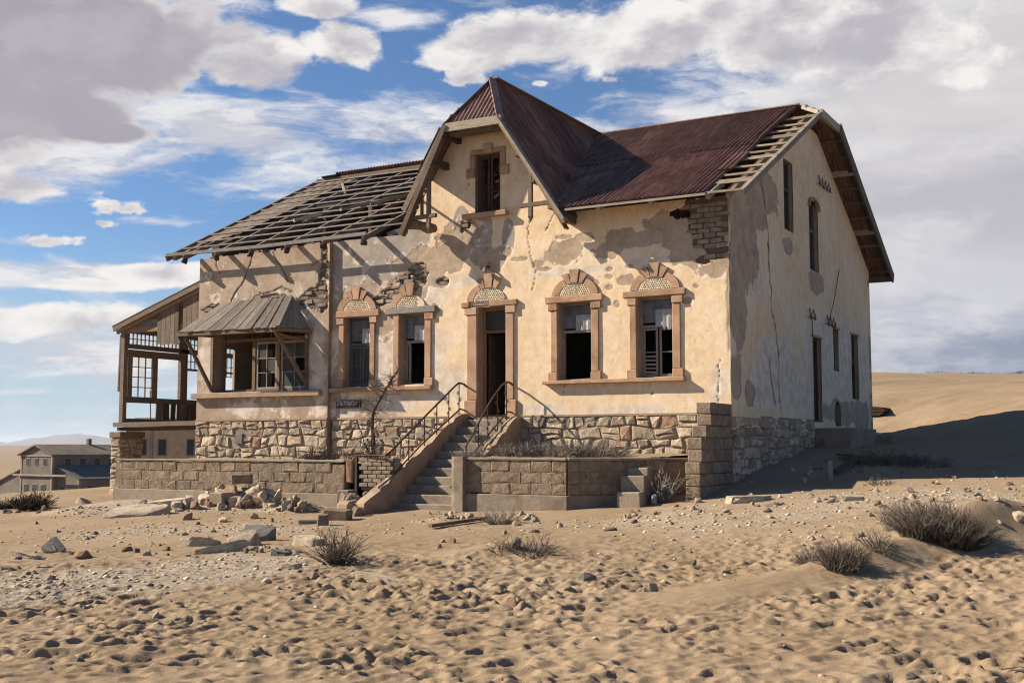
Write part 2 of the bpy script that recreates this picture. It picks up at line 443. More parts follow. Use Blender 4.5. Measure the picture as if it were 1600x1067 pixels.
MAT['far_roof'] = grainy('brown_far_roof', (0.17, 0.13, 0.095), (0.24, 0.185, 0.13), 0.5, 0.05, 0.3, 0.02, 3, stretch=(1, 1, 1))
MAT['slate'] = grainy('slate_blue_roof', (0.10, 0.098, 0.098), (0.14, 0.135, 0.13), 0.6, 0.03, 0.3, 0.02, 4)
def glass_mat():
    m, t, b = new_mat('dusty_glass')
    co = t.n('ShaderNodeTexCoord').outputs['Object']
    n = t.noise(co, 5, 5, 0.6)
    t.t.links.new(t.mix(n, (0.025, 0.025, 0.024), (0.07, 0.065, 0.055)), b.inputs['Base Color'])
    b.inputs['Roughness'].default_value = 0.6; b.inputs['Specular IOR Level'].default_value = 0.12
    return m
MAT['glass'] = glass_mat()

def sheet_mat(ax=(11.0, 0.7, 0.7)):
    m, t, b = new_mat('rusty_corrugated_iron')
    co = t.n('ShaderNodeTexCoord').outputs['Object']
    oi = t.n('ShaderNodeObjectInfo').outputs['Random']
    off = t.vmath('ADD', co, t.n('ShaderNodeCombineXYZ', inp={0: t.math('MULTIPLY', oi, 17.0), 1: t.math('MULTIPLY', oi, 41.0)}).outputs[0])
    n = t.noise(off, 1.6, 7, 0.62)
    st = t.noise(t.scale(off, *ax), 2.0, 5, 0.6)
    col = t.mix(t.ss(n, 0.36, 0.66), (0.150, 0.060, 0.042), (0.24, 0.112, 0.078))
    col = t.mix(t.ss(st, 0.48, 0.70, 0, 0.85), col, (0.34, 0.225, 0.17))
    col = t.mix(t.ss(t.noise(off, 5.0, 6, 0.6), 0.60, 0.74, 0, 0.7), col, (0.055, 0.026, 0.022))
    vv = t.math('MULTIPLY', t.math('ADD', 0.68, t.math('MULTIPLY', oi, 0.64)), ALB)
    col = t.vmath('SCALE', col, None); t.t.links.new(vv, col.node.inputs[3])
    t.t.links.new(col, b.inputs['Base Color']); b.inputs['Roughness'].default_value = 0.75
    bump(t, b, n, 0.25, 0.01)
    return m
MAT['sheet'] = sheet_mat()
MAT['sheet_side'] = sheet_mat((0.6, 11.0, 0.6))
MAT['sheet_pale'] = grainy('sunlit_corrugated_iron', (0.24, 0.135, 0.105), (0.36, 0.225, 0.175), 4, 0.05, 0.3, 0.006, 25)  # paler sheet iron: sunlight on the hip put into the colour

def plaster_mat():
    """lime-washed plaster: attributes bare (lost paint), white (chalky), taupe (grey-tan render), deep (broken to the brick), crack"""
    m, t, b = new_mat('old_painted_plaster')
    co = t.n('ShaderNodeTexCoord').outputs['Object']
    A = lambda k: t.n('ShaderNodeAttribute', attribute_name=k).outputs['Fac']
    n_big = t.noise(co, 0.9, 5, 0.6); n_mid = t.noise(co, 3.5, 7, 0.62); n_f = t.noise(co, 22.0, 8, 0.65)
    streak = t.noise(t.scale(co, 3.0, 3.0, 0.35), 2.2, 6, 0.62)
    jit = t.math('MULTIPLY', t.math('SUBTRACT', n_f, 0.5), 0.30)
    paint = t.mix(t.ss(n_mid, 0.36, 0.66), (0.61, 0.438, 0.262), (0.69, 0.515, 0.325))
    paint = t.mix(t.ss(n_big, 0.42, 0.66, 0, 0.7), paint, (0.72, 0.57, 0.40))
    paint = t.mix(t.ss(streak, 0.56, 0.72, 0, 0.45), paint, (0.54, 0.38, 0.22))
    sp = t.noise(co, 9.0, 4, 0.5)
    paint = t.mix(t.ss(sp, 0.655, 0.70, 0, 0.55), paint, (0.46, 0.34, 0.22))
    dm = t.noise(t.scale(co, 1.0, 1.0, 0.6), 6.5, 9, 0.72)
    paint = t.mix(t.ss(dm, 0.50, 0.68, 0, 0.55), paint, (0.74, 0.62, 0.47)); paint = t.mix(t.ss(dm, 0.47, 0.33, 0, 0.45), paint, (0.50, 0.345, 0.20))
    old = t.mix(t.ss(n_mid, 0.38, 0.62), (0.295, 0.215, 0.150), (0.39, 0.295, 0.21))
    old = t.mix(t.ss(n_big, 0.5, 0.66, 0, 0.5), old, (0.44, 0.345, 0.25))
    old = t.mix(t.ss(sp, 0.60, 0.70, 0, 0.6), old, (0.25, 0.185, 0.135))
    grey = t.mix(t.ss(n_mid, 0.36, 0.66), (0.285, 0.235, 0.195), (0.365, 0.305, 0.25))
    chalk = t.mix(t.ss(n_mid, 0.35, 0.68), (0.47, 0.385, 0.30), (0.66, 0.57, 0.47))
    col = t.mix(t.ss(t.math('ADD', A('taupe'), t.math('MULTIPLY', jit, 1.0)), 0.35, 0.65), paint, old)
    wf = t.math('ADD', A('white'), t.math('ADD', jit, t.math('MULTIPLY', t.math('SUBTRACT', n_mid, 0.5), 1.1)))
    col = t.mix(t.ss(wf, -0.16, 0.40, 0, 0.85), col, chalk)
    gf = t.math('ADD', A('grey'), t.math('MULTIPLY', jit, 0.9))
    col = t.mix(t.ss(gf, -0.03, 0.05), col, grey)
    bf = t.math('ADD', A('bare'), t.math('ADD', t.math('MULTIPLY', jit, 1.1), t.math('MULTIPLY', t.math('SUBTRACT', dm, 0.5), 0.55)))
    col = t.mix(t.ss(bf, -0.03, 0.05, 0, 0.92), col, old)
    rim = t.math('MULTIPLY', t.ss(bf, -0.20, -0.05), t.ss(bf, 0.02, -0.03)); col = t.mix(t.math('MULTIPLY', rim, t.ss(dm, 0.40, 0.56, 0, 0.8)), col, (0.66, 0.56, 0.44))
    df = t.math('ADD', A('deep'), t.math('MULTIPLY', jit, 0.5))
    col = t.mix(t.ss(df, -0.02, 0.04), col, (0.125, 0.092, 0.068))
    col = t.mix(A('crack'), col, (0.10, 0.075, 0.055))
    col = t.vmath('SCALE', col, None); t.t.links.new(t.math('MULTIPLY', t.math('ADD', 0.86, t.math('MULTIPLY', n_f, 0.28)), 0.98), col.node.inputs[3])
    t.t.links.new(col, b.inputs['Base Color']); b.inputs['Roughness'].default_value = 0.95; b.inputs['Specular IOR Level'].default_value = 0.1
    h = t.math('ADD', t.math('MULTIPLY', n_f, 0.5), n_mid)
    bump(t, b, h, 0.55, 0.012)
    return m
MAT['plaster'] = plaster_mat()

def sand_mat():
    m, t, b = new_mat('desert_sand')
    co = t.n('ShaderNodeTexCoord').outputs['Object']
    gv = t.n('ShaderNodeAttribute', attribute_name='gravel').outputs['Fac']
    n1 = t.noise(co, 0.35, 6, 0.6); n2 = t.noise(co, 3.0, 7, 0.6); nf = t.noise(co, 60.0, 4, 0.7); nff = t.noise(co, 110.0, 3, 0.8)
    col = t.mix(t.ss(n1, 0.36, 0.64), (0.300, 0.212, 0.128), (0.352, 0.254, 0.160))
    col = t.mix(t.ss(n2, 0.42, 0.7, 0, 0.5), col, (0.392, 0.290, 0.190))
    gcol = t.mix(t.ss(t.noise(co, 14.0, 7, 0.7), 0.36, 0.64), (0.29, 0.23, 0.17), (0.50, 0.41, 0.30))
    gm = t.math('ADD', gv, t.math('MULTIPLY', t.math('SUBTRACT', n2, 0.5), 0.9))
    col = t.mix(t.ss(gm, 0.35, 0.75, 0, 0.85), col, gcol)
    v = t.math('MULTIPLY', t.math('ADD', -0.08, t.math('ADD', t.math('MULTIPLY', nff, 1.85), t.math('MULTIPLY', nf, 0.35))), ALB)
    col = t.vmath('SCALE', col, None); t.t.links.new(v, col.node.inputs[3])
    t.t.links.new(col, b.inputs['Base Color']); b.inputs['Roughness'].default_value = 1.0; b.inputs['Specular IOR Level'].default_value = 0.05
    h = t.math('ADD', t.math('ADD', t.math('MULTIPLY', nf, 0.35), t.math('MULTIPLY', nff, 0.14)), t.math('ADD', n2, t.math('MULTIPLY', t.math('MULTIPLY', t.noise(co, 24.0, 6, 0.7), gv), 0.7)))
    bump(t, b, h, 0.65, 0.03)
    return m
MAT['sand'] = sand_mat()

# ------------------------------------------------------------------ terrain
CTRL = [(-3.59, 8.35, 0.00), (-1.79, 8.34, 0.00), (-0.00, 8.35, 0.00), (1.79, 8.35, 0.00), (3.52, 8.19, 0.03), (-5.25, 12.15, 0.00), (-2.59, 12.00, 0.02), (0.00, 11.71, 0.06), (2.46, 11.41, 0.10), (4.77, 11.05, 0.15), (-7.91, 18.23, 0.05), (-3.71, 17.09, 0.15), (-0.00, 16.52, 0.20), (3.41, 15.72, 0.27), (6.08, 14.02, 0.42), (-11.21, 25.77, 0.08), (5.15, 18.91, 0.60), (7.29, 16.74, 0.72), (3.94, 20.71, 0.50), (-13.59, 33.73, 0.05), (-11.94, 30.58, 0.36), (-9.70, 28.64, 0.36), (-6.61, 26.79, 0.40), (-3.61, 24.99, 0.33), (-2.54, 23.82, 0.30), (-0.94, 23.61, 0.35), (1.04, 22.61, 0.42), (2.52, 23.04, 0.55), (4.16, 23.50, 0.82), (4.68, 24.24, 0.93), (6.28, 26.67, 1.30), (7.75, 29.29, 1.62), (9.21, 31.90, 1.75), (11.17, 35.39, 1.80), (7.39, 23.75, 0.95), (10.17, 23.39, 1.05), (14.35, 23.28, 1.20), (12.41, 38.82, 2.13), (13.56, 38.07, 2.39), (14.38, 37.49, 2.54), (15.96, 36.37, 2.80), (18.38, 32.49, 2.90), (13.31, 29.60, 1.75), (9.61, 27.09, 1.30), (7.15, 41.09, 1.90), (0.93, 42.28, 1.20), (-6.36, 39.50, 0.60), (-9.30, 34.26, 0.40), (-14.42, 39.43, 0.20), (-14.85, 30.50, 0.15), (-16.49, 33.71, 0.05), (-15.95, 44.88, 0.00), (2.25, 32.37, 1.50), (-4.34, 34.92, 0.90), (-14.76, 51.09, -0.60), (-22.00, 38.00, -0.10), (-26.00, 44.00, -0.80), (-40.00, 40.00, -0.80), (-20.00, 30.00, 0.00), (-15.00, 18.00, 0.00), (-15.00, 9.00, 0.00), (15.00, 10.00, 0.25), (18.00, 16.00, 0.60), (20.00, 22.00, 1.10), (22.00, 30.00, 2.20), (14.00, 45.00, 3.60), (20.00, 55.00, 4.60), (26.00, 45.00, 4.20), (16.00, 62.00, 5.30), (24.00, 62.00, 5.30), (21.50, 72.00, 5.95), (31.00, 72.00, 6.00), (40.00, 72.00, 6.10), (40.00, 55.00, 5.00), (40.00, 35.00, 3.00), (26.00, 90.00, 5.30), (45.00, 90.00, 5.50), (30.00, 110.00, 4.00), (5.00, 70.00, 3.50), (-10.00, 60.00, 0.00), (-5.00, 50.00, 1.50), (-15.00, 80.00, -1.00), (-30.00, 60.00, -2.20), (-30.00, 80.00, -4.00), (-10.00, 3.00, 0.00), (0.00, 2.00, 0.00), (10.00, 3.00, 0.00), (0.00, -5.00, 0.00), (-20.00, -5.00, 0.00), (20.00, -5.00, 0.10), (50.00, 0.00, 0.50), (-50.00, 20.00, -0.50)]
_c = np.array(CTRL); _n = len(_c)
def _U(r2): return np.where(r2 > 1e-9, r2 * np.log(r2 + 1e-12) * 0.5, 0.0)
_d2 = ((_c[:, None, :2] - _c[None, :, :2]) ** 2).sum(-1)
_K = np.zeros((_n + 3, _n + 3)); _K[:_n, :_n] = _U(_d2) + np.eye(_n) * 2.0
_K[:_n, _n] = 1; _K[:_n, _n + 1:] = _c[:, :2]; _K[_n, :_n] = 1; _K[_n + 1:, :_n] = _c[:, :2].T
_w = np.linalg.solve(_K, np.concatenate([_c[:, 2], np.zeros(3)]))
def _tps(l, d):
    out = _w[_n] + _w[_n + 1] * l + _w[_n + 2] * d
    for i in range(_n):
        out = out + _w[i] * _U((l - _c[i, 0]) ** 2 + (d - _c[i, 1]) ** 2)
    return out
def to_ld(x, y):
    x = np.asarray(x, float) - CAM.x; y = np.asarray(y, float) - CAM.y
    return x * RIGHT.x + y * RIGHT.y, x * FWD_H.x + y * FWD_H.y
def to_xy(l, d):
    return CAM.x + RIGHT.x * l + FWD_H.x * d, CAM.y + RIGHT.y * l + FWD_H.y * d
# sand drifts: (l, d, long radius, short radius, angle, height)
DRIFTS = [(6.0, 15.1, 1.25, 0.62, 0.5, 0.40), (5.3, 14.6, 1.5, 0.5, 0.55, 0.14), (6.9, 15.3, 0.9, 0.5, 0.1, 0.10), (4.1, 13.7, 1.0, 0.5, 0.55, 0.26), (2.8, 12.8, 1.5, 0.6, 0.6, 0.10),
          (0.05, 16.2, 0.85, 0.45, 0.2, 0.13), (-0.5, 15.9, 0.6, 0.4, 0.2, 0.06), (-2.6, 15.6, 0.7, 0.4, 0.3, 0.06)]
MOUNDS = [(-5.95, 25.95, 1.15, 0.55, -.51, 0.40), (-8.4, 26.3, 1.8, 0.5, -.45, 0.20), (-9.6, 26.0, 1.0, 0.6, -.2, 0.12), (-4.45, 24.7, 0.55, 0.4, -.3, 0.22), (-1.25, 22.1, 0.6, 0.3, 0, 0.07)]
def height(l, d, detail=True):
    l = np.asarray(l, float); d = np.asarray(d, float)
    lc = np.clip(l, -55, 55); dc = np.clip(d, -8, 112)
    h = _tps(lc, dc)
    out = sstep(np.maximum(np.abs(l) - 40, np.maximum(d - 85, -6 - d)), 0, 60)
    far = -6.0 + 2.2 * fbm(l, d, 0.006, 4, 5) * sstep(d, 120, 400) + 9.0 * sstep(d, 500, 3000) * fbm(l, d, 0.0007, 3, 8)
    far = np.where(l > 10, far * 0.3 + 3.0 * np.exp(-((d - 95) / 60.0) ** 2), far)
    h = h * (1 - out) + far * out
    for (a, b, r1, r2, an, hh) in DRIFTS + MOUNDS:
        u = (l - a) * math.cos(an) + (d - b) * math.sin(an); v = -(l - a) * math.sin(an) + (d - b) * math.cos(an)
        h = h + hh * np.exp(-((u / r1) ** 2 + (v / r2) ** 2) * 1.4)
    if detail:
        h = h + 0.05 * fbm(l, d, 0.35, 4, 21) * sstep(d, 3, 9) + 0.25 * fbm(l, d, 0.06, 3, 31) * sstep(d, 32, 60)
    return h
def gz(x, y):
    l, d = to_ld(x, y)
    return float(height(np.array([l]), np.array([d]))[0])

def axis(fine_lo, fine_hi, step, lo, hi, grow):
    a = list(np.arange(fine_lo, fine_hi, step)); s = step; x = a[-1]
    while x < hi: s *= grow; x += s; a.append(x)
    s = step; x = a[0]; pre = []
    while x > lo: s *= grow; x -= s; pre.append(x)
    return np.array(pre[::-1] + a)
ds = []
x = 6.2
while x < 12000:
    ds.append(x); st = 0.021 if x < 11 else 0.021 * (x / 11.0) ** 1.5
    x += st if x < 60 else max(st, x * 0.06)
ds = np.array([-30, -12, -4, 0, 3, 4.5, 5.4] + ds)
ls = axis(-9.0, 9.0, 0.024, -9000, 9000, 1.05)
Lg, Dg = np.meshgrid(ls, ds, indexing='ij')
Hg = height(Lg, Dg)
# gravel areas (stones showing through the sand)
mound_g = sum(np.exp(-((((Lg - a) * math.cos(an) + (Dg - b) * math.sin(an)) / r1 / 1.3) ** 2 + ((-(Lg - a) * math.sin(an) + (Dg - b) * math.cos(an)) / r2 / 1.3) ** 2)) for (a, b, r1, r2, an, hh) in MOUNDS)
grav = np.clip(0.9 * mound_g + 0.9 * np.exp(-((Lg + 6.2) / 2.2) ** 2 - ((Dg - 13.5) / 1.5) ** 2) + 0.62 * sstep(Lg, 0.5, 3.5) * np.exp(-((Dg - 19.6) / 2.8) ** 2)
               + 0.8 * np.exp(-((Lg + 6.0) / 3.0) ** 2 - ((Dg - 21.5) / 2.0) ** 2) + 0.9 * np.exp(-((Lg + 3.6) / 1.6) ** 2 - ((Dg - 15.2) / 1.6) ** 2)
               + 0.55 * np.exp(-((Lg - 0) / 3) ** 2 - ((Dg - 20.5) / 1.2) ** 2) + 0.35 * fbm(Lg, Dg, 0.5, 4, 77) * sstep(Dg, 10, 13), 0, 1) * (1 - sstep(Dg, 26, 34))
smooth_zone = np.zeros_like(Lg)
for (a, b, r1, r2, an, hh) in DRIFTS[:6]:
    u = (Lg - a) * math.cos(an) + (Dg - b) * math.sin(an); v = -(Lg - a) * math.sin(an) + (Dg - b) * math.cos(an)
    smooth_zone = np.maximum(smooth_zone, np.exp(-((u / r1) ** 2 + (v / r2) ** 2) * 0.62))
# trodden sand: many overlapping footprints
foot = np.zeros_like(Lg)
nf = 30000
fl = rng.uniform(-9, 9, nf); fd = 6.5 + rng.uniform(0, 1, nf) ** 0.9 * 12.5
keep = np.abs(fl) < 9.0
big_ = rng.uniform(0, 1, nf) < 0.03
for a, b, bg_ in zip(fl[keep], fd[keep], big_[keep]):
    r1 = (0.13 + 0.05 * random.random()) if bg_ else 0.034 + 0.072 * random.random() ** 1.6; r2 = r1 * random.uniform(0.38, 0.8); an = random.gauss(0.1, 0.55); dep = r1 * random.uniform(0.14, 0.44)
    i0, i1 = np.searchsorted(ls, (a - 0.42, a + 0.42)); j0, j1 = np.searchsorted(ds, (b - 0.42, b + 0.42))
    if i1 - i0 < 2 or j1 - j0 < 2: continue
    X = Lg[i0:i1, j0:j1] - a; Y = Dg[i0:i1, j0:j1] - b
    u = X * math.cos(an) + Y * math.sin(an); v = -X * math.sin(an) + Y * math.cos(an)
    q = (u / r1) ** 2 + (v / r2) ** 2
    foot[i0:i1, j0:j1] += dep * (-np.exp(-(q ** 1.5)) + 0.55 * np.exp(-((np.sqrt(q) - 1.5) / 0.38) ** 2) * (0.6 + 0.4 * np.sign(v + 0.02)))
foot = np.tanh(foot / 0.045) * 0.045
foot = foot + 0.010 * fbm(Lg * 0.8, Dg * 1.7, 3.2, 4, 141, .55)
amount = np.clip(0.88 + 0.9 * fbm(Lg, Dg * 1.4, 0.6, 4, 131), .42, 1.2) * (1 - sstep(Dg, 13.2, 18.5) * 0.82) * (1 - 0.85 * np.clip(smooth_zone * 1.4, 0, 1)) * (1 - 0.65 * sstep(grav, 0.3, 0.7)) * (1 - sstep(Dg, 20, 23))
near = 1 - sstep(Dg, 22, 30)
Hg = Hg + foot * amount
Hg = Hg + near * ((0.016 * fbm(Lg * 1.0, Dg * 1.6, 5.0, 4, 41) + 0.010 * fbm(Lg, Dg * 1.3, 13.0, 4, 43, .6)) * (0.2 + amount) + 0.03 * grav * fbm(Lg, Dg, 2.2, 6, 51, 0.6))
Hg = Hg + 0.05 * (1 - near) * fbm(Lg * 0.6, Dg, 0.9, 5, 61) * (1 - sstep(Dg, 120, 300))
# wind texture on the dune
ru = Lg * 0.82 + Dg * 0.57; rv = -Lg * 0.57 + Dg * 0.82
Hg = Hg + sstep(Lg, 6, 12) * sstep(Dg, 22, 30) * (1 - sstep(Dg, 95, 130)) * (0.10 * fbm(ru * 0.22, rv * 1.1, 1.0, 4, 171) + 0.03 * fbm(ru * 0.6, rv * 3.0, 1.0, 3, 181))
Xg, Yg = to_xy(Lg, Dg)
ground = link_mesh('ground', grid_mesh('ground', Xg, Yg, Hg, mat=MAT['sand'], attrs={'gravel': grav}))
tag(ground, 'pale desert sand full of footprints in front of the ruined house', None, None, 'structure')

# distant mountains
def ridge(name, l0, l1, d, top, base, depth, seed, mat, mesh_n=160):
    ls_ = np.linspace(l0, l1, mesh_n); rows = np.linspace(0, 1, 26)
    Lr, R = np.meshgrid(ls_, rows, indexing='ij')
    t = (Lr - l0) / (l1 - l0)
    env = np.clip(np.sin(np.pi * np.clip(t, 0, 1)) * 1.6, 0, 1) ** 0.8
    prof = (0.62 + 0.55 * fbm(Lr, Lr * 0, 3.2 / 1000, 5, seed)) * env
    Zr = base + (top - base) * prof * np.sin(np.pi * R) ** 1.2 * (1 + 0.25 * fbm(Lr, R * 2500, 1 / 700, 5, seed + 3))
    X, Y = to_xy(Lr, d + (R - 0.5) * depth)
    o = link_mesh(name, grid_mesh(name, X, Y, Zr, mat=mat)); o['kind'] = 'structure'; return o
MAT['hill'] = grainy('bare_mountain_rock', (0.17, 0.135, 0.115), (0.23, 0.185, 0.155), 0.004, 0, 0.2, 1.0, 0.02)
ridge('mountain_range', -5600, -1500, 9300, 95, -20, 1800, 5, MAT['hill'])
ridge('low_dune_ridge', -1500, -600, 2200, 8, -8, 500, 15, MAT['sand'])

# terraces of packed sand behind the retaining walls
def terrace(name, poly, zf, label):
    xs = [p[0] for p in poly]; ys = [p[1] for p in poly]
    gx = np.arange(min(xs), max(xs) + .01, 0.05); gy = np.arange(min(ys), max(ys) + .01, 0.05)
    X, Y = np.meshgrid(gx, gy, indexing='ij'); 
    inside = np.zeros_like(X, bool); n = len(poly)
    for i in range(n):
        (x0, y0), (x1, y1) = poly[i], poly[(i + 1) % n]
        c = ((y0 > Y) != (y1 > Y)) & (X < (x1 - x0) * (Y - y0) / (y1 - y0 + 1e-12) + x0); inside ^= c
    Z = zf(X, Y) + 0.05 * fbm(X, Y, 1.6, 5, 91)
    k = inside[:-1, :-1] & inside[1:, 1:] & inside[1:, :-1] & inside[:-1, 1:]
    o = link_mesh(name, grid_mesh(name, X, Y, Z, k, MAT['sand'], {'gravel': np.full_like(X, 0.35)})); o['kind'] = 'structure'; return o
terrace('terrace_ground', [(-14.55, -2.9), (-6.5, -2.9), (-6.5, 0.0), (-14.55, 0.0)], lambda X, Y: 1.30 + 0.05 * sstep(Y, -2, 0), '')
terrace('terrace_ground', [(-4.75, -2.9), (-2.35, -2.9), (-0.30, -1.0), (-0.2, 0.0), (-5.05, 0.0), (-5.05, -2.0)],
        lambda X, Y: 1.36 + 0.13 * sstep(Y, -2.6, -0.6) + 0.10 * np.exp(-((X + 3.2) / 0.8) ** 2 - ((Y + 1.5) / 0.8) ** 2), '')

M_GREY = [(-9.63, 6.4, 1.36, 1.0), (-8.75, 6.41, 1.14, 0.76), (-10.02, 5.86, 0.79, 0.73), (-8.37, 6.54, 0.85, 0.64), (-6.17, 6.66, 0.46, 0.58), (-5.33, 6.48, 0.18, 0.48), (-6.58, 7.0, 0.25, 0.38), (0.18, 6.97, 0.14, 0.13)]
M_BARE = [(-3.89, 6.01, 0.58, 0.27), (-2.78, 5.99, 0.41, 0.21), (-3.32, 6.3, 0.22, 0.1), (-6.97, 6.22, 0.71, 0.4), (-7.8, 6.02, 0.83, 0.44), (-5.87, 6.1, 0.52, 0.3), (-6.61, 6.59, 0.53, 0.38), (-0.39, 6.34, 0.92, 0.71), (-1.11, 6.25, 0.86, 0.48), (-2.01, 6.18, 0.89, 0.22), (-0.26, 5.54, 0.47, 0.35), (-0.76, 5.76, 0.64, 0.25), (-8.07, 5.65, 0.59, 0.41), (-9.42, 5.45, 1.01, 0.26), (-2.72, 5.56, 0.1, 0.06), (-2.76, 5.39, 0.09, 0.05), (-2.75, 5.15, 0.11, 0.07), (-2.27, 5.58, 0.09, 0.05), (-2.35, 5.28, 0.18, 0.13), (-3.08, 5.27, 0.11, 0.07), (-2.57, 4.77, 0.08, 0.09), (-0.93, 4.74, 0.08, 0.07), (-0.73, 5.04, 0.06, 0.04), (-4.51, 5.81, 0.15, 0.09), (-5.76, 5.82, 0.24, 0.14), (-8.45, 5.12, 0.57, 0.28), (-8.88, 4.67, 0.38, 0.38), (-7.4, 4.86, 0.18, 0.22), (0.01, 5.09, 0.07, 0.81), (-3.88, 6.38, 0.19, 0.06), (-4.38, 5.68, 0.17, 0.05), (-5.01, 5.96, 0.27, 0.09), (-7.28, 5.59, 0.29, 0.18), (-10.28, 3.05, 0.17, 0.8), (-0.02, 4.28, 0.05, 0.8)]
M_WHITE = [(-8.81, 3.72, 1.67, 1.1), (-7.13, 3.13, 1.06, 0.69), (-8.07, 4.94, 0.82, 0.47), (-7.33, 5.36, 0.62, 0.62), (-0.24, 2.95, 0.28, 0.56), (-0.18, 2.41, 0.25, 0.13), (-9.87, 2.56, 0.78, 0.35), (-8.42, 2.77, 1.11, 0.46), (-6.61, 5.55, 0.78, 0.25), (-3.57, 5.57, 1.56, 0.15), (-1.56, 5.68, 1.01, 0.14), (-9.99, 3.84, 0.59, 1.28), (-7.54, 3.75, 0.76, 1.15), (-2.2, 2.44, 1.32, 0.13), (-4.22, 2.47, 0.95, 0.17)]
M_DEEP = [(-0.36, 6.41, 0.5, 0.66), (-0.7, 6.72, 0.43, 0.28), (-0.26, 5.81, 0.34, 0.22), (-0.58, 5.61, 0.17, 0.11), (-8.07, 5.63, 0.44, 0.22), (-7.83, 5.85, 0.28, 0.19), (-8.6, 5.43, 0.3, 0.09), (-6.47, 6.89, 0.16, 0.2), (-8.91, 5.23, 0.27, 0.1), (-7.15, 5.58, 0.16, 0.09)]
M_HOLE = [(-1.06, 6.64, 0.26, 0.12)]
M_TAUPE = [(-9.91, 5.13, 1.37, 0.97), (-8.83, 5.22, 1.13, 0.63), (-10.18, 3.21, 0.48, 1.44), (-9.28, 2.55, 1.33, 0.47), (-9.01, 3.81, 1.14, 1.42)]
M_CRACK = [((-4.74, 6.83), (-4.83, 6.46), (-4.76, 6.16), (-4.66, 5.85), (-4.58, 5.55), (-4.64, 5.38), (-4.66, 5.19)), ((-4.08, 6.96), (-4.24, 6.78), (-4.33, 6.54)), ((-3.74, 3.3), (-3.84, 3.04), (-3.9, 2.83)), ((-0.23, 3.48), (-0.29, 2.41))]
B_DEEP = [(-10.6, 6.38, 0.08, 0.49), (-10.69, 5.45, 0.22, 0.42), (-10.94, 5.4, 0.29, 0.29), (-10.66, 5.89, 0.13, 0.26), (-11.2, 5.35, 0.2, 0.16), (-14.35, 5.32, 0.36, 0.15), (-14.58, 5.98, 0.07, 0.17), (-14.66, 5.43, 0.14, 0.11), (-12.31, 5.49, 0.56, 0.1), (-13.0, 6.86, 0.22, 0.07), (-10.72, 4.84, 0.16, 0.1)]
B_WHITE = [(-10.8, 3.86, 0.32, 0.97), (-10.73, 3.05, 0.21, 0.48), (-13.22, 2.61, 0.66, 0.23), (-14.57, 4.0, 0.33, 0.86), (-10.68, 2.57, 0.37, 0.16)]
B_CRACK = [((-12.96, 6.94), (-13.02, 6.66), (-13.14, 6.36), (-13.31, 6.0), (-13.5, 5.79), (-13.7, 5.54), (-13.79, 5.38)), ((-12.36, 6.81), (-12.18, 6.51), (-12.0, 6.24), (-11.78, 5.89)), ((-14.28, 6.76), (-14.28, 6.5), (-14.15, 6.26)), ((-12.73, 5.63), (-12.31, 5.67), (-11.99, 5.74), (-11.84, 5.69)), ((-11.84, 5.71), (-11.65, 5.63)), ((-10.99, 6.25), (-10.58, 6.43))]
S_BARE = [(1.02, 6.34, 1.21, 1.42), (0.55, 4.74, 0.56, 1.1), (0.63, 7.11, 1.18, 0.56), (2.63, 7.5, 1.13, 0.52), (2.1, 6.81, 0.69, 0.39), (4.48, 6.51, 0.45, 0.23), (7.05, 5.96, 0.86, 0.34), (0.33, 3.09, 0.43, 0.48), (1.26, 2.83, 0.37, 0.3), (9.75, 2.59, 2.37, 0.36), (11.7, 2.54, 1.01, 0.45)]
S_WHITE = [(3.62, 3.56, 2.24, 1.05), (9.18, 4.08, 4.92, 1.25), (2.1, 3.04, 1.7, 0.57), (5.21, 2.87, 2.47, 0.48), (1.79, 5.6, 0.67, 0.73)]
S_CRACK = [((2.35, 7.71), (2.62, 7.35), (2.82, 6.63), (2.91, 5.74), (3.0, 4.86), (3.31, 4.29), (3.53, 3.71), (3.43, 3.1), (3.59, 2.39)), ((2.77, 3.66), (2.88, 3.07), (3.15, 2.64))]

# ------------------------------------------------------------------ the house
HOUSE = thing('house', 'abandoned two storey house with cream plaster walls, rusty roof and stripped left roof', 'house', (-7.4, 6.6, 1.0))
FZ = 2.33           # floor line, top of the stone base
EZ = 6.85           # wall plate
def zr_right(y): return 6.88 + 0.507 * (y + 0.6)
def zr_left(y): return 6.76 + 0.502 * (y + 0.6)
RIDGE_Y = 6.62
def blobs(L, u, z, seed, amp, nsc=2.2, k=1.0):
    f = np.full(u.shape, -2.0)
    for (a, b, rx, rz) in L:
        f = np.maximum(f, (1 - np.sqrt(((u - a) / rx) ** 2 + ((z - b) / rz) ** 2)) * k)
    return f + amp * fbm(u, z, nsc, 6, seed, 0.6)
def cracks(L, u, z, w=0.012, wob=0.06):
    f = np.zeros(u.shape)
    uu = u + wob * fbm(u, z, 4.0, 4, 5, .6); zz = z + wob * fbm(u, z, 4.0, 4, 9, .6)
    for pts in L:
        for (a, b), (c, d) in zip(pts[:-1], pts[1:]):
            dx, dz = c - a, d - b; t = np.clip(((uu - a) * dx + (zz - b) * dz) / (dx * dx + dz * dz), 0, 1)
            dist = np.hypot(uu - a - t * dx, zz - b - t * dz)
            f = np.maximum(f, 1 - sstep(dist, w * 0.6, w * 1.8))
    return f
def coords(a, b, step, extra):
    c = np.arange(a, b, step); ex = np.array([e for e in list(extra) + [a, b] if a <= e <= b])
    if len(ex): c = c[np.min(np.abs(c[:, None] - ex[None, :]), 1) > step * 0.45]
    return np.unique(np.concatenate([c, ex]))
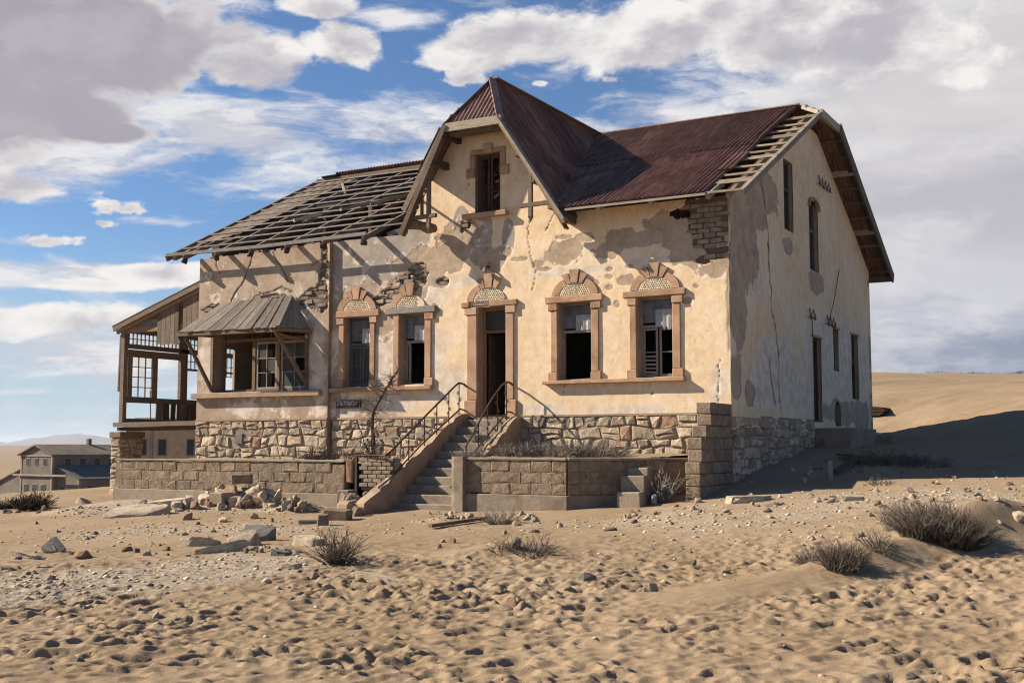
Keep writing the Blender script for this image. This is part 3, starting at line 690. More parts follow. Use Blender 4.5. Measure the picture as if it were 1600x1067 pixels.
def wall(name, O, U, N, us, zs, top, openings, fields, label=None, hole=None):
    O = np.array(O, float); U = np.array(U, float); N = np.array(N, float)
    Ug, Zg = np.meshgrid(us, zs, indexing='ij')
    tp = top(Ug)
    Zc = np.minimum(Zg, tp)
    f = fields(Ug, Zc)
    z0 = np.zeros_like(Ug); g = lambda k: f.get(k, z0 - 1)
    disp = 0.006 * fbm(Ug, Zc, 1.3, 4, 71) - 0.008 * sstep(g('bare'), -.02, .03) - 0.006 * sstep(g('grey'), -.02, .03) \
        - 0.045 * sstep(g('deep'), -.01, .03) - 0.02 * f.get('crack', z0)
    X = O[0] + U[0] * Ug + N[0] * disp; Y = O[1] + U[1] * Ug + N[1] * disp
    uc = (Ug[1:, :-1] + Ug[:-1, :-1]) / 2; zc = (Zc[:-1, :-1] + Zc[:-1, 1:]) / 2
    keep = (Zc[:-1, 1:] - Zc[:-1, :-1] + Zc[1:, 1:] - Zc[1:, :-1]) > 1e-5
    for o in openings:
        if len(o) == 4: keep &= ~((uc > o[0]) & (uc < o[1]) & (zc > o[2]) & (zc < o[3]))
        else:
            c = (o[0] + o[1]) / 2; r = (o[1] - o[0]) / 2
            keep &= ~((np.abs(uc - c) < r) & (zc > o[2]) & (zc < o[3] - o[4] + o[4] * np.sqrt(np.clip(1 - ((uc - c) / r) ** 2, 0, 1))))
    if hole is not None: keep &= ~hole(uc, zc)
    at = {k: (f[k] if k in f else z0 - 1) for k in ('bare', 'grey', 'deep', 'white')}
    at['taupe'] = f.get('taupe', z0); at['crack'] = f.get('crack', z0)
    org = wl(HOUSE)
    me = grid_mesh(name, X, Y, Zc, keep, MAT['plaster'], at, origin=tuple(org))
    ob = link_mesh(name, me, HOUSE, org)
    if label: ob['label'] = label
    return ob, f
def reveal(name, boxes, mat, parent=HOUSE):
    """inner faces of an opening: list of (x0,x1,y0,y1,z0,z1) thin boxes"""
    m = MB()
    for b in boxes: m.bx(*b)
    return m.build(name, mat, parent)

# ---- front wall (plane y = 0)
OPEN_F = [(-10.02, -9.23, 3.12, 4.86), (-8.36, -7.60, 3.14, 4.86), (-6.14, -5.37, FZ, 4.90), (-4.03, -3.19, 3.12, 4.87), (-2.10, -1.27, 3.12, 4.88), (-6.22, -5.53, 7.13, 8.56)]
def top_front(u):
    t = np.full(u.shape, 6.83)
    t = np.where(u > -3.8, 6.93, t)
    gable = np.minimum(9.32, np.minimum(10.42 - 1.64 * np.abs(u + 6.0), 20))
    t = np.where((u > -8.15) & (u < -3.85), np.maximum(gable, 6.83), t)
    t = np.where(u < -8.15, 6.83 + 0.02 * fbm(u, u * 0, 2.5, 4, 13), t)
    return t
def f_front(u, z):
    d = {}
    d['bare'] = np.maximum(blobs(M_BARE, u, z, 3, 0.75, 3.4), -0.42 + 0.62 * fbm(u, z, 3.4, 5, 19))
    d['grey'] = blobs(M_GREY, u, z, 11, 0.38, 1.8)
    d['deep'] = blobs(M_DEEP, u, z, 23, 0.85, 3.0) - 0.06
    d['white'] = blobs(M_WHITE, u, z, 31, 0.55, 1.6) - 0.15
    d['taupe'] = np.clip(blobs(M_TAUPE, u, z, 37, 0.45, 2.0) + 0.2, 0, 1)
    d['crack'] = cracks(M_CRACK, u, z, 0.006)
    return d
us = coords(-10.44, 0.0, 0.026, [o[0] for o in OPEN_F] + [o[1] for o in OPEN_F] + [-8.15, -3.85])
zs = coords(FZ, 9.34, 0.026, [o[2] for o in OPEN_F] + [o[3] for o in OPEN_F] + [6.83, 6.93])
def hole_f(u, z): return blobs(M_HOLE, u, z, 41, 0.5, 4.0, 1.0) > 0.0
FRONT, FRONT_F = wall('front_wall', (0, 0, 0), (1, 0, 0), (0, -1, 0), us, zs, top_front, OPEN_F, f_front, None, hole_f)
m = MB()
for (a, b, c, d) in OPEN_F:
    m = MB(); m.bx(a - .03, a, 0.02, .42, c, d); m.bx(b, b + .03, 0.02, .42, c, d); m.bx(a - .031, b + .031, 0.021, .42, d - .001, d + .03); m.bx(a - .031, b + .031, 0.021, .42, c - .03, c + .001)
    m.build('opening_reveal', MAT['render'], HOUSE)

B_DEEP = [b for b in B_DEEP if b[2] * b[3] > .02]
# ---- bay wall (plane y = -0.12)
BY = -0.12; BX0, BX1 = -14.87, -10.44
OPEN_B = [(-14.28, -11.17, 3.07, 4.72)]
def f_bay(u, z):
    d = {}
    d['taupe'] = np.ones_like(u)
    d['bare'] = np.maximum(-0.36 + 0.6 * fbm(u, z, 1.6, 5, 49), -1)
    d['grey'] = -0.42 + 0.5 * fbm(u, z, 0.9, 5, 59)
    d['deep'] = blobs(B_DEEP, u, z, 43, 0.6, 3.2)
    d['white'] = blobs(B_WHITE, u, z, 47, 0.5, 2.0) - 0.1
    d['crack'] = cracks(B_CRACK, u, z, 0.015)
    return d
us = coords(BX0, BX1, 0.026, [OPEN_B[0][0], OPEN_B[0][1]]); zs = coords(FZ, 6.84, 0.026, [OPEN_B[0][2], OPEN_B[0][3]])
BAY, BAY_F = wall('bay_wall', (0, BY, 0), (1, 0, 0), (0, -1, 0), us, zs, lambda u: 6.72 + 0.06 * fbm(u, u * 0, 2.0, 5, 3) + 0.05 * sstep(u, -14, -11), OPEN_B, f_bay,
                  'projecting left bay wall of cracked grey tan render')
m = MB(); a, b, c, d = OPEN_B[0]
m.bx(a - .03, a, BY + .02, .30, c, d); m.bx(b, b + .03, BY + .02, .30, c, d); m.bx(a, b, BY + .02, .30, d, d + .03); m.bx(a, b, BY + .02, .30, c - .05, c)
m.bx(BX1 - .02, BX1, BY + .01, -0.002, FZ, 6.8)                       # the bay's narrow right cheek
m.bx(BX0, BX0 + .35, BY + .03, 0.30, 6.3, 6.66); m.bx(BX0 + .36, BX1 - .03, BY + .05, 0.30, 6.5, 6.70); m.bx(BX1, -8.2, 0.06, 0.42, 6.5, 6.8)
m.build('bay_reveal', MAT['render'], HOUSE)

# ---- side wall (plane x = 0)
DEPTH = 13.3
OPEN_S = [(4.17, 4.96, 6.90, 8.64), (6.42, 7.30, 6.22, 8.06, 0.18), (6.51, 7.33, 2.28, 4.46), (8.66, 9.21, 3.71, 4.86), (10.71, 11.55, 3.01, 4.88), (8.66, 9.33, 2.20, 2.89, 0.3)]
def top_side(y): return np.minimum(np.minimum(zr_right(y), zr_right(2 * RIDGE_Y - y)) - 0.13, 9.98)
def f_side(u, z):
    d = {}
    d['bare'] = np.maximum(blobs(S_BARE, u, z, 83, 0.5, 1.6), -0.62 + 0.5 * fbm(u, z, 1.6, 5, 69))
    d['white'] = blobs(S_WHITE, u, z, 87, 0.6, 1.4) - 0.05
    d['grey'] = -0.75 + 0.6 * fbm(u, z * 0.5, 0.9, 5, 99) + 0.3 * sstep(z, 3.4, 2.4)
    d['taupe'] = np.clip(0.12 + 0.34 * fbm(u * 1.4, z * 0.5, 1.2, 5, 107), 0, 0.75)
    d['crack'] = cracks(S_CRACK, u, z, 0.026, 0.1)
    return d
us = coords(0.0, DEPTH, 0.035, [o[0] for o in OPEN_S] + [o[1] for o in OPEN_S]); zs = coords(2.0, 10.0, 0.035, [o[2] for o in OPEN_S] + [o[3] for o in OPEN_S])
zs = zs[zs >= 2.0]
SIDE, _ = wall('side_wall', (0, 0, 0), (0, 1, 0), (1, 0, 0), us, zs, top_side, OPEN_S, f_side, 'shaded gable end wall with a long vertical crack')
m = MB()
for o in OPEN_S:
    a, b, c, d = o[:4]; m = MB()
    m.bx(-.45, -.02, a - .03, a, c, d); m.bx(-.45, -.02, b, b + .03, c, d); m.bx(-.45, -.02, a - .03, b + .03, c - .03, c)
    if len(o) == 4: m.bx(-.45, -.02, a - .03, b + .03, d, d + .03)
    else: m.bx(-.45, -.30, a - .03, b + .03, d - .36, d + .05)
    m.build('opening_reveal', MAT['render'], HOUSE)

# ---- rear and left walls, floors, inner partitions (seen through openings, and closing the shell)
m = MB()
m.bx(-14.87, -0.0, DEPTH - .3, DEPTH, 0.8, 6.8)
m.bx(-14.87, -14.80, 0.32, 0.9, 0.8, 6.4); m.bx(-14.87, -14.80, 1.24, DEPTH - .3, 0.8, 6.4); m.bx(-14.87, -14.80, 0.9, 1.24, 0.8, 3.05); m.bx(-14.87, -14.80, 0.9, 1.24, 4.35, 6.4)
m.build('rear_and_left_walls', MAT['ochre'], HOUSE)
m = MB(); m.prism([(0.31, 6.41), (DEPTH - .31, 6.41), (DEPTH - .31, 7.0), (6.62, 10.28), (0.31, 7.12)], -14.85, -14.6, lambda u, v, w: (w, u, v))
m.build('left_gable_wall', MAT['wood_dark'], HOUSE)
m = MB()
m.bx(-14.5, -0.06, 0.44, DEPTH - .32, 2.2, 2.31)
m.bx(-14.5, -0.46, 0.44, DEPTH - .32, 6.35, 6.45)
m.build('timber_floors', MAT['wood_dark'], HOUSE)
m = MB()
m.bx(-14.5, -0.5, 4.6, 4.75, 2.33, 6.33)
for x in (-11.05, -6.9, -4.9, -2.7): m.bx(x - .07, x + .07, 0.5, 4.58, 2.33, 6.33)
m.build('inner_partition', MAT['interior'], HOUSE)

# ---- exposed bricks where the plaster has fallen
def brick_patch(parent, fields_us_zs, L, seed, y, limit):
    n = 0
    bl, bh = 0.285, 0.112
    for (ux0, uz0, rx, rz) in L: pass
    zlo = min(b[1] - b[3] for b in L) - .1; zhi = max(b[1] + b[3] for b in L) + .1
    xlo = min(b[0] - b[2] for b in L) - .2; xhi = max(b[0] + b[2] for b in L) + .2
    r = int(zlo / bh)
    while r * bh < zhi:
        z = r * bh; x = math.floor(xlo / bl) * bl + (0.5 * bl if r % 2 else 0)
        while x < xhi:
            cx = x + bl / 2; cz = z + bh / 2
            v = blobs(L, np.array([cx]), np.array([cz]), seed, 0.85 if seed == 23 else 0.6, 3.0 if seed == 23 else 3.2)[0] - (0.06 if seed == 23 else 0)
            if v > -0.10 and fields_us_zs(cx, cz) and random.random() < 0.88 and n < limit:
                w = bl - random.uniform(.012, .035); h = bh - random.uniform(.010, .024); pr = random.uniform(0.004, 0.036)
                mb = MB(); mb.cbox((0, 0, 0), (w, 0.12, h), 0.012, 0.011)
                link_mesh('brick', mb.mesh('brick', MAT['brick']), parent, (cx, y + 0.06 + pr, cz), (random.uniform(-.02, .02), random.uniform(-.035, .035), random.uniform(-.05, .05)))
                n += 1
            x += bl
        r += 1
    return n
def ok_front(x, z):
    if x > -0.13 or x < -10.3: return False
    if z > top_front(np.array([x]))[0] - .05: return False
    if hole_f(np.array([x]), np.array([z]))[0]: return False
    return all(not (o[0] - .3 < x < o[1] + .3 and o[2] - .1 < z < o[3] + .1) for o in OPEN_F[:5])
nb = brick_patch(FRONT, ok_front, M_DEEP, 23, 0.0, 230)
nb2 = brick_patch(BAY, lambda x, z: BX0 + .13 < x < BX1 - .12 and z < 6.6 and not (-14.6 < x < -11.0 and z < 4.9), B_DEEP, 43, BY, 180)
# broken brick course along the top of the bay
for i in range(17):
    x = -14.7 + i * 0.255; 
    if x > BX1 - .1: break
    mb = MB(); mb.cbox((0, 0, 0), (0.22, 0.2, 0.075), 0.012, 0.012)
    link_mesh('brick', mb.mesh('brick', MAT['brick']), BAY, (x, 0.02, 6.71 + 0.012 * i * .3 + random.uniform(-.02, .03)), (random.uniform(-.1, .1), random.uniform(-.1, .1), random.uniform(-.2, .2)))

# ---- rubble stone base
def quarry(poly, back, pr, gap, rough, inset=.26):
    """rough-faced stone: polygon in (u,z), front built from two rings and an off-centre peak"""
    n = len(poly); cu = sum(p[0] for p in poly) / n; cz = sum(p[1] for p in poly) / n
    P = []
    for u, z in poly:
        d = math.hypot(u - cu, z - cz); k = max(.3, 1 - (gap * 1.2 + random.uniform(0, gap)) / d); P.append((cu + (u - cu) * k, cz + (z - cz) * k))
    m = MB()
    for (u, z) in P: m.v.append((u, -back, z))
    for (u, z) in P: m.v.append((u, pr * random.uniform(.1, .6), z))
    for (u, z) in P: 
        k = 1 - inset * random.uniform(.5, 1.2); m.v.append((cu + (u - cu) * k, pr + random.uniform(-rough, rough), cz + (z - cz) * k))
    m.v.append((cu + random.uniform(-.02, .02), pr + random.uniform(-rough * .6, rough * 1.2), cz + random.uniform(-.02, .02)))
    for i in range(n):
        j = (i + 1) % n
        for r in (0, 1): m.f.append((r * n + i, r * n + j, (r + 1) * n + j, (r + 1) * n + i))
        m.f.append((2 * n + i, 2 * n + j, 3 * n))
    return m, (cu, cz)
def place_quarry(m, c, name, mat, parent, O, U, N):
    M = Matrix((U, N, Vector((0, 0, 1)))).transposed()
    pos = O + U * c[0] + Vector((0, 0, c[1]))
    m.v = [tuple(M @ Vector((v[0] - c[0], v[1], v[2] - c[1]))) for v in m.v]
    me = m.mesh(name, MAT[mat])
    if U.cross(N).z < 0: me.flip_normals()
    return link_mesh(name, me, parent, pos)
def masonry(parent, O, U, N, u0, u1, z0, z1, skip=None, hmin=.17, hmax=.30, wmin=.17, wmax=.46, mat='fieldstone', name='stone'):
    U = Vector(U); N = Vector(N); O = Vector(O); cnt = 0
    zs_ = [z1]
    while zs_[-1] > z0 + .06:
        h = random.uniform(hmin, hmax); nz = zs_[-1] - h
        zs_.append(z0 if nz < z0 + .10 else nz)
    ph = [random.uniform(0, 6.28) for _ in zs_]
    def zb(r, u): return zs_[r] if r in (0, len(zs_) - 1) else zs_[r] + .028 * math.sin(u * 2.3 + ph[r]) + .022 * math.sin(u * 6.1 + ph[r] * 2)
    for r in range(len(zs_) - 1):
        H = zs_[r] - zs_[r + 1]; ut = ub = u0
        while ut < u1 - .02 or ub < u1 - .02:
            w = random.uniform(wmin, wmax) * (0.7 + 0.55 * H / hmax)
            mid_ = (ut + ub) / 2 + w; sl = random.uniform(-.045, .045); nt, nb_ = mid_ + sl, mid_ - sl
            if max(nt, nb_) > u1 - .13: nt = nb_ = u1
            nt = max(nt, ut + .07); nb_ = max(nb_, ub + .07); j = lambda: random.uniform(-.018, .018)
            q = [(ub, zb(r + 1, ub)), ((ub + nb_) / 2 + j(), zb(r + 1, (ub + nb_) / 2) + j()), (nb_, zb(r + 1, nb_)), (nt, zb(r, nt)), ((ut + nt) / 2 + j(), zb(r, (ut + nt) / 2) + j()), (ut, zb(r, ut))]
            polys = [q]
            if H > .2 and random.random() < .38:
                f = random.uniform(.38, .62); a = (ub + (ut - ub) * f, q[0][1] + (q[5][1] - q[0][1]) * f + j()); b = (nb_ + (nt - nb_) * f, q[2][1] + (q[3][1] - q[2][1]) * f + j())
                polys = [[q[0], q[1], q[2], b, ((a[0] + b[0]) / 2, (a[1] + b[1]) / 2 + j()), a], [a, ((a[0] + b[0]) / 2, (a[1] + b[1]) / 2), b, q[3], q[4], q[5]]]
            for P in polys:
                cu = sum(p[0] for p in P) / 6; cz = sum(p[1] for p in P) / 6
                if skip and skip(cu, cz): continue
                k = random.random()
                if k < .35: P = P[:2] + [(P[2][0] - .03, P[2][1] + .03)] + P[3:]
                elif k < .6: P = P[:5] + [(P[5][0] + .035, P[5][1] - .03)]
                m, c = quarry(P, .06, random.uniform(.012, .05), random.uniform(.008, .017), .016)
                place_quarry(m, c, name, mat, parent, O, U, N); cnt += 1
            ut, ub = nt, nb_
    return cnt
mm = MB()
mm.bx(-10.4, -0.02, 0.0, .3, 0.3, FZ); mm.bx(BX0, BX1, BY, .3, 0.3, FZ)
mm.bx(-.3, 0.0, 0.31, 6.5, 0.3, FZ); mm.bx(-.3, -0.01, 6.51, DEPTH - .35, 0.9, 2.2)
BASE = mm.build('foundation_wall', MAT['mortar'], HOUSE)
masonry(BASE, (0, BY, 0), (1, 0, 0), (0, -1, 0), BX0 - .02, BX1 + .01, 1.22, FZ - .01, lambda u, z: abs(u + 13.3) < .2 and abs(z - 1.85) < .17)
masonry(BASE, (0, 0, 0), (1, 0, 0), (0, -1, 0), BX1 + .06, -6.62, 1.22, FZ - .01)
masonry(BASE, (0, 0, 0), (1, 0, 0), (0, -1, 0), -5.0, -0.28, 1.25, FZ - .01)
masonry(BASE, (0, 0, 0), (0, 1, 0), (1, 0, 0), 0.02, 6.45, 0.78, FZ - .04, lambda u, z: z < 0.65 + 0.13 * u)
mm = MB(); mm.cbox((-13.3, BY - .02, 1.85), (.26, .1, .26), .01); mm.build('vent_block', MAT['dark_rock'], HOUSE)
# small ledge where plaster meets the stone base
mm = MB(); mm.bx(-10.43, -6.56, -.03, 0.03, FZ - .012, FZ + .035); mm.bx(-4.96, -.05, -.03, 0.03, FZ - .012, FZ + .03); mm.bx(BX0 - .015, BX1 + .005, BY - .035, BY + .03, FZ - .012, FZ + .035)
mm.build('base_ledge', MAT['render'], HOUSE)

# ---- window surrounds of red-brown sandstone
def sub(parent, name, mat, fn, *a, **k):
    m = MB(); fn(m); return m.build(name, MAT[mat], parent)
def sbox(parent, name, x0, x1, y0, y1, z0, z1, mat='sandstone', ch=.012, jit=.004):
    mb = MB(); mb.cbox((0, 0, 0), (x1 - x0, y1 - y0, z1 - z0), ch, jit)
    return link_mesh(name, mb.mesh(name, MAT[mat]), parent, ((x0 + x1) / 2, (y0 + y1) / 2, (z0 + z1) / 2))
def arch(parent, c, z, rx, rz, ix, iz, key=(.08, .125, .59), skip=(), pebble=True, cut=0):
    """segmental blind arch over a lintel: voussoirs, keystone and a pebbled tympanum"""
    def ring(a0, a1, k0=1.0, n=6):
        P = []
        for i in range(n + 1):
            t = math.radians(a0 + (a1 - a0) * i / n); P.append((c + rx * k0 * math.cos(t), z + rz * k0 * math.sin(t)))
        for i in range(n + 1):
            t = math.radians(a1 + (a0 - a1) * i / n); P.append((c + ix * math.cos(t), z + iz * math.sin(t)))
        return P
    segs = [(178, 120, 1.0, 'arch_stone', .04), (117.5, 103.5, 1.22, 'side_voussoir', .055), (76.5, 62.5, 1.22, 'side_voussoir', .055), (60, 2, 1.0, 'arch_stone', .04)]
    for i, (a0, a1, k, nm, pr) in enumerate(segs):
        if i in skip: continue
        m = MB(); m.prism(ring(a0, a1, k, 6 if nm == 'arch_stone' else 2), -pr, .04, lambda u, v, w: (u, w, v)); m.build(nm, MAT['sandstone'], parent)
    kb, kt, kh = key
    m = MB(); m.prism([(c - kb, z + iz * .98), (c + kb, z + iz * .98), (c + kt, z + kh), (c - kt, z + kh)], -.068, .04, lambda u, v, w: (u, w, v)); m.build('keystone', MAT['sandstone'], parent)
    n = 18
    P = [(c + ix * math.cos(math.pi * i / n), z + iz * math.sin(math.pi * i / n)) for i in range(n + 1)]
    m = MB(); m.prism(P, -.030, .03, lambda u, v, w: (u, w, v))
    r = .026; row = 0; zz = z + .03
    while zz < z + iz:
        xx = c - ix + (row % 2) * r
        while xx < c + ix:
            if ((xx - c) / (ix - .02)) ** 2 + ((zz - z) / (iz - .015)) ** 2 < 1 and not (cut and (xx - c) > cut * ix):
                jx, jz, rr = random.uniform(-.006, .006), random.uniform(-.006, .006), r * random.uniform(.72, 1.02)
                k = len(m.v)
                m.v += [(xx + jx, -.030 - rr * 1.0, zz + jz)] + [(xx + jx + rr * math.cos(t), -.029, zz + jz + rr * math.sin(t)) for t in (0.5, 1.55, 2.6, 3.64, 4.7, 5.74)]
                m.f += [(k, k + 1 + (i + 1) % 6, k + 1 + i) for i in range(6)]
            xx += 2 * r
        zz += r * 1.75; row += 1
    m.build('pebbled_tympanum', MAT['pebble'], parent, fix=False)
def surround(win, xl, xr, ol, orr, zs_, zt, lint=(None, None), left_cap=True, lintel_mat='sandstone', lx=None):
    """ol,orr opening; xl,xr outer jamb edges"""
    l0, l1 = lx
    sbox(win, 'lintel', l0, l1, -.075, .06, zt, 5.02, lintel_mat)
    if left_cap: sbox(win, 'cap_stone', xl - .065, ol + .004, -.062, .06, zt - .17, zt - .004)
    sbox(win, 'cap_stone', orr - .004, xr + .065, -.062, .06, zt - .17, zt - .004)
    sbox(win, 'jamb_stone', xl, ol, -.042, .06, zs_ + .19, zt - (.174 if left_cap else .004)); sbox(win, 'jamb_stone', orr, xr, -.042, .06, zs_ + .19, zt - .174)
    sbox(win, 'plinth_stone', xl - .065, ol + .004, -.062, .06, zs_, zs_ + .187); sbox(win, 'plinth_stone', orr - .004, xr + .065, -.062, .06, zs_, zs_ + .187)
def frame(win_name, x0, x1, z0, z1, y=.20, t=.05, mat='frame_pale', label=None, parent=HOUSE):
    m = MB()
    m.bx(x0, x0 + t, y, y + .07, z0, z1); m.bx(x1 - t, x1, y, y + .07, z0, z1); m.bx(x0 + t, x1 - t, y, y + .07, z1 - t, z1); m.bx(x0 + t, x1 - t, y, y + .07, z0, z0 + t * .8)
    o = m.build(win_name, MAT[mat], parent)
    if label: o['label'] = label
    return o
def sash(win, x0, x1, z0, z1, y, t, cols, rows, mat, glass=False, bar=.022):
    m = MB()
    m.bx(x0, x0 + t, y, y + .04, z0, z1); m.bx(x1 - t, x1, y, y + .04, z0, z1); m.bx(x0 + t, x1 - t, y, y + .04, z1 - t, z1); m.bx(x0 + t, x1 - t, y, y + .04, z0, z0 + t)
    for i in range(1, cols):
        x = x0 + t + (x1 - x0 - 2 * t) * i / cols; m.bx(x - bar / 2, x + bar / 2, y + .004, y + .036, z0 + t, z1 - t)
    for j in range(1, rows):
        z = z0 + t + (z1 - z0 - 2 * t) * j / rows
        m.bx(x0 + t, x1 - t, y + .008, y + .032, z - bar / 2, z + bar / 2)
    m.build('sash', MAT[mat], win)
    if glass:
        for i in range(cols):
            for j in range(rows):
                if glass is not True and random.random() > glass: continue
                xa = x0 + t + (x1 - x0 - 2 * t) * i / cols; xb = x0 + t + (x1 - x0 - 2 * t) * (i + 1) / cols
                za = z0 + t + (z1 - z0 - 2 * t) * j / rows; zb = z0 + t + (z1 - z0 - 2 * t) * (j + 1) / rows
                g = MB(); g.bx(xa + .002, xb - .002, y + .018, y + .022, za + .002, zb - .002); g.build('pane_or_dark_fill', MAT['glass'], win)
def boards(win, x0, x1, z0, z1, y, split, torn=False):
    """two overlapping tin sheets over the fanlight"""
    m = MB()
    def sheet(a, b, c, d, yy, seed, rag=0.0):
        n = 9; k = len(m.v)
        for i in range(n + 1):
            u = a + (b - a) * i / n
            bot = c - rag * random.random() if rag else c
            for zz in (bot, (c + d) / 2, d):
                m.v.append((u, yy + .012 * math.sin(i * 2.1 + seed) * (1 if zz < d else .4), zz))
        for i in range(n):
            for j in range(2):
                q = k + i * 3 + j; m.f.append((q, q + 3, q + 4, q + 1))
    sheet(x0, x1, z0 + .05, z1, y, 1)
    m.build('tin_sheet', MAT['board'], win, fix=False)
    m = MB(); sheet(x0 + split * (x1 - x0), x1, z0, z0 + .62 * (z1 - z0), y - .03, 4, .13 if torn else 0.0)
    m.build('pale_tin_sheet', MAT['board_pale'], win, fix=False)

# first window from the left: blue-grey two-leaf casement
W = frame('window', -10.02, -9.23, 3.12, 4.86, .20, .05, 'frame_blue', 'left front window with dark blue-grey casement')
surround(W, -10.19, -9.08, -10.02, -9.23, 3.10, 4.86, lx=(-10.26, -8.94))
arch(W, -9.65, 5.02, .60, .43, .42, .29)
boards(W, -9.96, -9.24, 4.22, 4.80, .19, .5)
m = MB(); m.bx(-9.97, -9.28, .18, .25, 4.16, 4.23); m.build('transom', MAT['frame_blue'], W)
sash(W, -9.97, -9.635, 3.16, 4.15, .20, .055, 1, 2, 'frame_blue', .6); sash(W, -9.615, -9.28, 3.16, 4.15, .20, .055, 1, 2, 'frame_blue', .6)
# second window: cement lintel, empty opening
W = frame('window', -8.36, -7.60, 3.14, 4.86, .20, .05, 'frame_pale', 'front window with grey cement lintel and empty opening')
surround(W, -8.53, -7.42, -8.36, -7.60, 3.10, 4.86, left_cap=False, lintel_mat='greystone', lx=(-8.75, -7.30))
arch(W, -8.03, 5.02, .58, .43, .42, .29, skip=(3, 2), cut=.45)
boards(W, -8.31, -7.62, 4.22, 4.80, .19, .42)
m = MB(); m.bx(-8.31, -7.65, .18, .25, 4.16, 4.22); m.build('transom', MAT['frame_pale'], W)
sash(W, -8.30, -8.17, 3.18, 4.15, .21, .045, 1, 1, 'frame_pale')
# third and fourth
W = frame('window', -4.03, -3.19, 3.12, 4.87, .20, .05, 'frame_pale', 'front window right of the door with empty black opening')
surround(W, -4.19, -3.01, -4.03, -3.19, 3.12, 4.87, lx=(-4.33, -2.90))
arch(W, -3.59, 5.02, .575, .43, .39, .29)
boards(W, -3.98, -3.20, 4.25, 4.81, .19, .42)
m = MB(); m.bx(-3.98, -3.24, .18, .25, 4.20, 4.26); m.build('transom', MAT['frame_pale'], W)
W = frame('window', -2.10, -1.27, 3.12, 4.88, .20, .05, 'frame_pale', 'rightmost front window with louvred left leaf and torn tin sheet')
surround(W, -2.26, -1.09, -2.10, -1.27, 3.12, 4.88, lx=(-2.41, -0.96))
arch(W, -1.67, 5.02, .575, .43, .39, .29)
boards(W, -2.05, -1.28, 4.28, 4.82, .19, .42, True)
m = MB(); m.bx(-2.05, -1.32, .18, .25, 4.22, 4.28); m.build('transom', MAT['frame_pale'], W)
sash(W, -2.04, -1.70, 3.17, 4.21, .20, .045, 1, 2, 'frame_pale'); sash(W, -1.66, -1.32, 3.17, 4.21, .20, .045, 1, 2, 'frame_pale')
for i in range(5):
    m = MB(); m.beam((-1.99, .215, 3.26 + i * .085), (-1.75, .215, 3.26 + i * .085 + random.uniform(-.015, .01)), .035, .04); m.build('louvre_slat', MAT['frame_pale'], W)
# sills
def sill(x0, x1, z0, z1, y0=-.155): 
    return sbox(HOUSE, 'window_sill', x0, x1, y0, .05, z0, z1, 'sandstone', .012, .003)
sill(-10.40, -7.36, 3.00, 3.098); sill(-4.36, -0.98, 3.035, 3.118); 
o = sbox(HOUSE, 'window_sill', -14.95, -10.60, BY - .155, BY + .05, 2.92, 3.065, 'render', .015, .003)
# loose plaster strip and dust on sills
for (x0, x1) in ((-8.2, -7.75), (-3.75, -3.25), (-1.75, -1.3)):
    m = MB(); m.beam((x0, .1, 3.135), (x1, .08, 3.15), .06, .02); m.build('sill_debris', MAT['wood_pale'], HOUSE)

# front doorway
D = frame('doorway', -6.14, -5.37, FZ, 4.90, .24, .07, 'wood_brown', 'tall front doorway with red-brown stone surround and open dark passage')
sbox(D, 'lintel', -5.80, -5.06, -.075, .06, 4.90, 5.03); sbox(D, 'lintel', -6.55, -6.34, -.075, .06, 4.90, 5.03)
sbox(D, 'broken_lintel', -6.30, -5.82, -.02, .06, 4.93, 5.01, 'brick', .02, .012)
for (a, b) in ((-6.47, -6.14), (-5.37, -5.10)): sbox(D, 'cap_stone', a, b, -.062, .06, 4.72, 4.896)
sbox(D, 'jamb_stone', -6.41, -6.14, -.042, .06, 2.72, 4.716); sbox(D, 'jamb_stone', -5.37, -5.16, -.042, .06, 2.72, 4.716)
sbox(D, 'plinth_stone', -6.47, -6.14, -.062, .06, FZ - .02, 2.716); sbox(D, 'plinth_stone', -5.37, -5.08, -.062, .06, FZ - .02, 2.716)
arch(D, -5.82, 5.03, .60, .46, .43, .32, key=(.085, .13, .64), skip=(3,))
m = MB(); m.bx(-6.07, -5.44, .25, .31, 4.30, 4.37); m.build('transom', MAT['wood_brown'], D)
m = MB(); m.bx(-6.07, -5.44, .28, .29, 4.38, 4.83); m.build('pane_or_dark_fill', MAT['glass'], D)
m = MB(); m.bx(-6.05, -6.01, .36, 1.02, 2.34, 4.28); m.build('door_leaf', MAT['wood_dark'], D)
m = MB(); m.bx(-6.16, -5.36, -.09, .30, FZ - .09, FZ - .01); m.build('threshold', MAT['concrete'], D)
# gable window
W = frame('window', -6.22, -5.53, 7.13, 8.56, .12, .06, 'wood_dark', 'attic window in the front gable with broken casement')
sbox(W, 'lintel_stone', -6.34, -5.99, -.03, .05, 8.56, 8.67); sbox(W, 'lintel_stone', -5.73, -5.38, -.03, .05, 8.56, 8.67); sbox(W, 'keystone', -5.985, -5.735, -.055, .05, 8.55, 8.78)
for (a, b) in ((-6.36, -6.22), (-5.53, -5.39)):
    sbox(W, 'jamb_stone', a, b, -.03, .05, 8.23, 8.557)
sbox(W, 'ear_stone', -6.44, -6.22, -.05, .05, 8.00, 8.227); sbox(W, 'ear_stone', -5.53, -5.29, -.05, .05, 8.00, 8.227)
sbox(W, 'sill_stone', -6.50, -5.30, -.16, .05, 7.01, 7.125)
sash(W, -6.16, -5.89, 7.18, 8.50, .13, .05, 1, 1, 'wood_dark'); sash(W, -5.86, -5.59, 7.18, 8.50, .13, .05, 1, 3, 'wood_dark')
